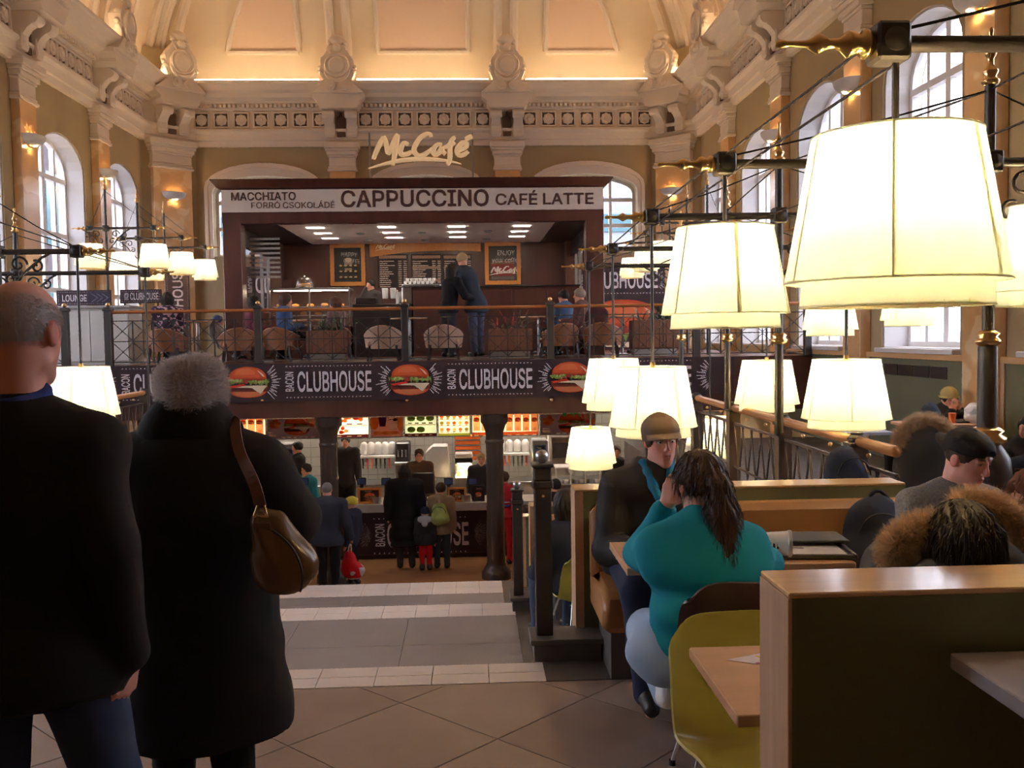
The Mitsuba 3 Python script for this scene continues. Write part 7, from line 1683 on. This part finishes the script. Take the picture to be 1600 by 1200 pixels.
def beanie(p, col, h=.011, tall=0.0, rim=True):
    A, c, sc = p.headframe(), p.J['head'], (p.H / 1.72) ** .35; k = p.emit('knitted_hat', blob([ell(c + A @ V(0, -.01, .045) * sc, V(.090, .108, .098 + tall) * sc, A, .02), plane(c + A @ V(0, 0, .012) * sc, A @ V(0, .25, -1), .01)] , h, wrinkle(.0015, 60)), cloth(col))
    if rim: p.emit('hat_brim', blob([cap(c + A @ V(.088 * math.cos(a), .105 * math.sin(a) - .01, .028 + .018 * math.sin(a)) * sc, c + A @ V(.088 * math.cos(a + .4), .105 * math.sin(a + .4) - .01, .028 + .018 * math.sin(a + .4)) * sc, .013 * sc, k=.01) for a in np.arange(0, 6.28, .4)], h), cloth(col), parent=k)
def eat(p):
    J = p.J
    for q, sx in (('L', -1), ('R', 1)): J['el' + q] = J['sh' + q] + V(sx * .05, .16, -.22); J['wr' + q] = J['head'] + V(sx * .045, .17, -.12); p.hands[q] = (V(-sx * .3, -.1, 1), V(-sx * .5, -.7, 0), .7)
p = quick('person in yellow knitted hat and black jacket eating with both hands', (1483, 624), 10.25, 0, math.pi, 1.75, .45, fix=eat, tilt=(0, 1, -.25)); beanie(p, (.34, .27, .12))
p = quick('person in a dark blue knitted hat in front of the eating person', (1455, 655), 9.1, 0, .3, 1.6, .45, top=NAVY, style=None, tilt=(.3, .7, -.5)); beanie(p, (.030, .042, .062), tall=.03)
p = quick('person in black at the right edge of the photo beyond the dark lamp pole', (1608, 672), 8.2, 0, math.pi * .6, 1.7, .45)
t = Thing('parka', 'dark parka with a wide fur trimmed hood draped over a chair beyond the handrail', 'coat'); pc_ = at(1442, 706, 7.9); b0 = V(pc_[0], 7.9, 0)
pm = blob([ell(b0 + V(0, 0, .62), (.24, .14, .30), None, .08), ell(b0 + V(0, 0, .34), (.26, .16, .30), None, .08), plane(b0 + V(0, 0, .12), (0, 0, -1))], .014, wrinkle(.008, 20)); t.part('coat', pm, cloth((.030, .030, .030)), True)
fa = [b0 + V(.235 * math.cos(a), -.04, .72 + .22 * math.sin(a)) for a in np.linspace(.15, math.pi - .15, 9)]; fm = blob([cap(a, b, .04, k=.02) for a, b in zip(fa[:-1], fa[1:])], .011); k = t.part('fur_trim', fm, hairmat((.22, .125, .06), .9), True); t.part('fur', blades(fm, 5000, .055, .0014, 9, spread=.6), 'm_fur_tan', False, parent=k, kind='stuff')
t = Thing('shell_chair', 'dark chair under the fur hooded parka', 'chair'); t.part('seat', box(b0[0] - .21, b0[0] + .21, 7.85, 8.25, .40, .44, .01), 'm_chair_plum')
for sx in (-1, 1):
    for yy in (7.88, 8.22): t.part('leg', cyl((b0[0] + sx * .19, yy, 0), (b0[0] + sx * .19, yy, .40), .012), 'm_chrome', True)
# ---- queue at the counter
def bagarm(p): p.J['elR'] = p.J['elR'] + V(.03, 0, 0); p.J['wrR'] = p.J['wrR'] + V(.06, .02, .02)
p = quick('balding man in a navy coat holding a red bag, queueing left of the counter', (511, 766), 14.75, ZL, 0.0, 1.74, top=(.030, .034, .050), legs=(.012, .012, .013), hair=(.16, .14, .14), style='crop', hem=.78, w=1.15, topname='coat', fix=bagarm, g=.035)
wr = p.world(p.J['wrR']); t = Thing('shopping_bag', 'red and white plastic shopping bag carried by the man in the navy coat', 'bag'); bc2 = at(551, 884, 15.0)
v = blob([ell(bc2 + V(0, 0, -.06), (.19, .07, .16), TM(ry=.35)[:3, :3], .05), ell(bc2 + V(-.05, 0, .10), (.10, .05, .15), TM(ry=.2)[:3, :3], .06)], .014, wrinkle(.008, 26)); pv = np.asarray(v.vertices) - bc2; col = np.where((meshkit.noise(pv * 9 + 3, 2) > .62)[:, None] | ((pv[:, 0] + pv[:, 2] * .2 > .10) & (pv[:, 2] < -.02))[:, None], lin(200, 190, 196), lin(196, 24, 34)); t.part('body', v, 'm_vc', True, color=col); t.part('handle', tube(smooth_path([bc2 + V(-.07, 0, .22), wr + V(-.01, 0, -.10), bc2 + V(-.02, .02, .22)], 12), .012, 6), 'm_white', True)
p = quick('child in yellow knitted hat and navy jacket beside the red shopping bag', (549, 788), 15.15, ZL, math.pi * .4, 1.36, top=NAVY, style=None); beanie(p, (.50, .40, .05), rim=False)
def longcoat(p): pass
p = quick('woman in long black coat and white scarf standing at the counter', (632, 738), 16.25, ZL, 0.0, 1.74, hair=(.022, .014, .012), style='bob', hem=.42, w=1.2, topname='coat', legs=(.03, .03, .034), g=.04, flare=.03)
nb = p.J['neck']; p.emit('scarf', blob([cap(nb + V(-.07, -.05, .0), nb + V(.07, -.05, .0), .038, k=.03), cap(nb + V(-.07, .04, .0), nb + V(-.07, -.05, .0), .035, k=.03), cap(nb + V(.07, .04, .0), nb + V(.07, -.05, .0), .035, k=.03)], .013), cloth((.55, .50, .46)))
p = quick('small child in a dark knitted hat, pale hood and red trousers at the counter', (664, 802), 16.1, ZL, .0, 1.08, top=(.018, .018, .020), legs=(.42, .012, .014), style=None, hood=(.36, .35, .35), hem=.46); beanie(p, (.016, .018, .035))
p = quick('boy in a beige hooded jacket and jeans wearing a green backpack at the counter', (689, 765), 16.2, ZL, -.15, 1.48, top=(.26, .17, .10), legs=(.030, .040, .060), hair=BROWNHAIR, hood=(.30, .20, .12), hem=.62)
M_ = p.o + p.Rb @ V(0, -.17, .98); backpack(M_ + V(0, .0, -.18), .85, cloth((.30, .34, .10)), 'green and grey backpack worn by the boy in the beige jacket', 'worn_backpack', -.15)
p = quick('person in a red, white and blue jacket half hidden behind the right column', (788, 748), 16.4, ZL, -.5, 1.62, top=(.45, .025, .03), legs=(.48, .02, .02), hair=BROWNHAIR, hem=.85); 
nb = p.J['pelvis']; p.emit('stripe', blob([ell(nb + V(0, 0, .26), (.205, .160, .022), None, .01)], .012), cloth((.60, .60, .62))); p.emit('stripe', blob([ell(nb + V(0, 0, .20), (.205, .160, .03), None, .01)], .012), cloth((.02, .04, .20)))
p = quick('child in a red outfit behind the shorter newel post', (820, 800), 15.2, ZL, .5, 1.25, top=(.60, .10, .02), legs=(.45, .02, .02), hair=BROWNHAIR)
p = quick('person with a dark coat and black hair queueing behind the tall newel post', (868, 760), 15.6, ZL, 0.2, 1.66, hair=DARKHAIR, hem=.7, topname='coat')
# staff behind the counter
for (px, py, Y, face, lb, hr, tp) in ((478, 735, 18.2, math.pi * .75, 'dark haired person in a teal top at the till, left of the left column', DARKHAIR, (.02, .13, .17)), (540, 690, 18.9, math.pi, 'staff member in a dark shirt with pale collar right of the left column', DARKHAIR, (.030, .024, .024)), (655, 712, 18.1, math.pi, 'staff member with brown hair and white collar behind the counter', BROWNHAIR, (.085, .048, .030)),
        (752, 718, 18.4, math.pi, 'fair haired staff member partly behind the right column', BLONDE, (.02, .02, .025)), (963, 706, 19.0, math.pi, 'pale faced staff member between the low lamp and the khaki cap', BROWNHAIR, (.03, .028, .03)), (464, 700, 18.9, math.pi * .6, 'staff member in a dark visor leaning at the juice dispenser', DARKHAIR, (.02, .018, .02))):
    p = quick(lb, (px, py), Y, ZL, face, 1.70, top=tp, legs=BLACK, hair=hr, hm=.012); nb = p.J['neck']; p.emit('collar', blob([cap(nb + V(-.05, .04, -.01), nb + V(.05, .04, -.01), .030, k=.02)], .012), cloth((.5, .48, .45)))
t = Thing('till', 'large black till monitor on the counter beside the long black coat', 'till'); t.part('screen', boxat(644, 678, 738, 772, 17.25, .05, .02), 'm_kiosk_black'); t.part('stand', boxat(655, 667, 770, 787, 17.3, .06), 'm_kiosk_black')
# ---- on the mezzanine
def hugL(p): p.J['elR'] = p.J['shR'] + V(.08, .10, -.24); p.J['wrR'] = p.J['elR'] + V(-.10, .2, -.02)
p = quick('woman in black with long dark hair embracing a man on the mezzanine', (708, 424), 16.72, MZ, -1.0, 1.66, top=BLACK, legs=(.02, .022, .03), hair=DARKHAIR, style='long', hem=.80, fix=hugL, body_dx=-.10)
p = quick('fair haired man in navy jacket embracing a woman on the mezzanine', (722, 407), 16.95, MZ, .95, 1.80, top=(.026, .034, .048), legs=(.07, .08, .13), hair=BLONDE, hem=.80, w=1.12, hood=(.03, .032, .036), body_dx=.24, tilt=(.1, 1, -.45), fix=hugL, g=.035)
fl = P(lambda p, n, uv: mx((.030, .014, .030), (.42, .26, .30), sst(.60, .66, nz(p.x * 26, p.y * 26, p.z * 26)))); scene['m_flowers'] = {'type': 'twosided', 'bsdf': {'type': 'principled', 'base_color': fl, 'roughness': .9}}
p = quick('woman in a flowered dark blouse sitting with back to the railing, left of the mezzanine', (262, 469), 16.55, MZ, .1, 1.68, .34, hair=DARKHAIR, style='bob', collar=False); nb = p.J
p.top('m_flowers', 'blouse', .014, .032, collar=False)
quick('child in a blue cap sitting left of the second railing post', (341, 503), 17.0, MZ, -1.2, 1.20, .34, top=(.25, .22, .20), hair=(.04, .06, .16))
quick('person in a maroon top bending at the table left of the second railing post', (398, 474), 16.9, MZ, -1.3, 1.66, .34, top=(.12, .03, .05), hair=(.015, .012, .011), style='bob')
quick('man in a blue shirt sitting sideways just right of the second railing post', (447, 470), 16.75, MZ, -1.3, 1.70, .34, top=(.05, .085, .17), hair=BROWNHAIR, style='bob')
quick('woman with brown hair in a pinkish top sitting behind the left planter', (523, 475), 17.3, MZ, 1.2, 1.66, .34, top=(.20, .11, .11), hair=(.07, .030, .018), style='bob')
quick('dark haired man in blue sitting at the right end of the mezzanine, left of two', (880, 464), 17.5, MZ, .9, 1.72, .34, top=(.06, .10, .19), hair=DARKHAIR)
quick('grey haired person sitting at the right end of the mezzanine behind a maroon coat', (905, 462), 16.8, MZ, 1.2, 1.70, .34, top=(.10, .05, .045), hair=(.26, .19, .15))
quick('person in a pale shirt sitting below the far right burger poster', (1030, 486), 17.7, MZ, math.pi * .5, 1.70, .34, top=(.42, .44, .50), hair=DARKHAIR)
def phone(p): p.J['elR'] = p.J['shR'] + V(.05, .12, -.20); p.J['wrR'] = p.J['head'] + V(.06, .06, -.05)
quick('barista with one hand raised to the head behind the coffee counter', (579, 446), 20.6, MZ, math.pi * .8, 1.70, top=(.05, .04, .04), hair=DARKHAIR, fix=phone)
cb = at(932, 506, 16.15); m = blob([ell(cb + V(0, 0, .10), (.19, .10, .22), None, .06), ell(cb + V(.12, 0, -.05), (.09, .07, .30), None, .06), ell(cb + V(-.10, 0, -.05), (.07, .07, .24), None, .06), plane(cb + V(0, 0, .36), (0, 0, 1))], .015, wrinkle(.010, 24)); solo('coat', m, cloth((.060, .022, .020)), 'maroon coat hung over a chair at the right end of the railing', 'coat', True)
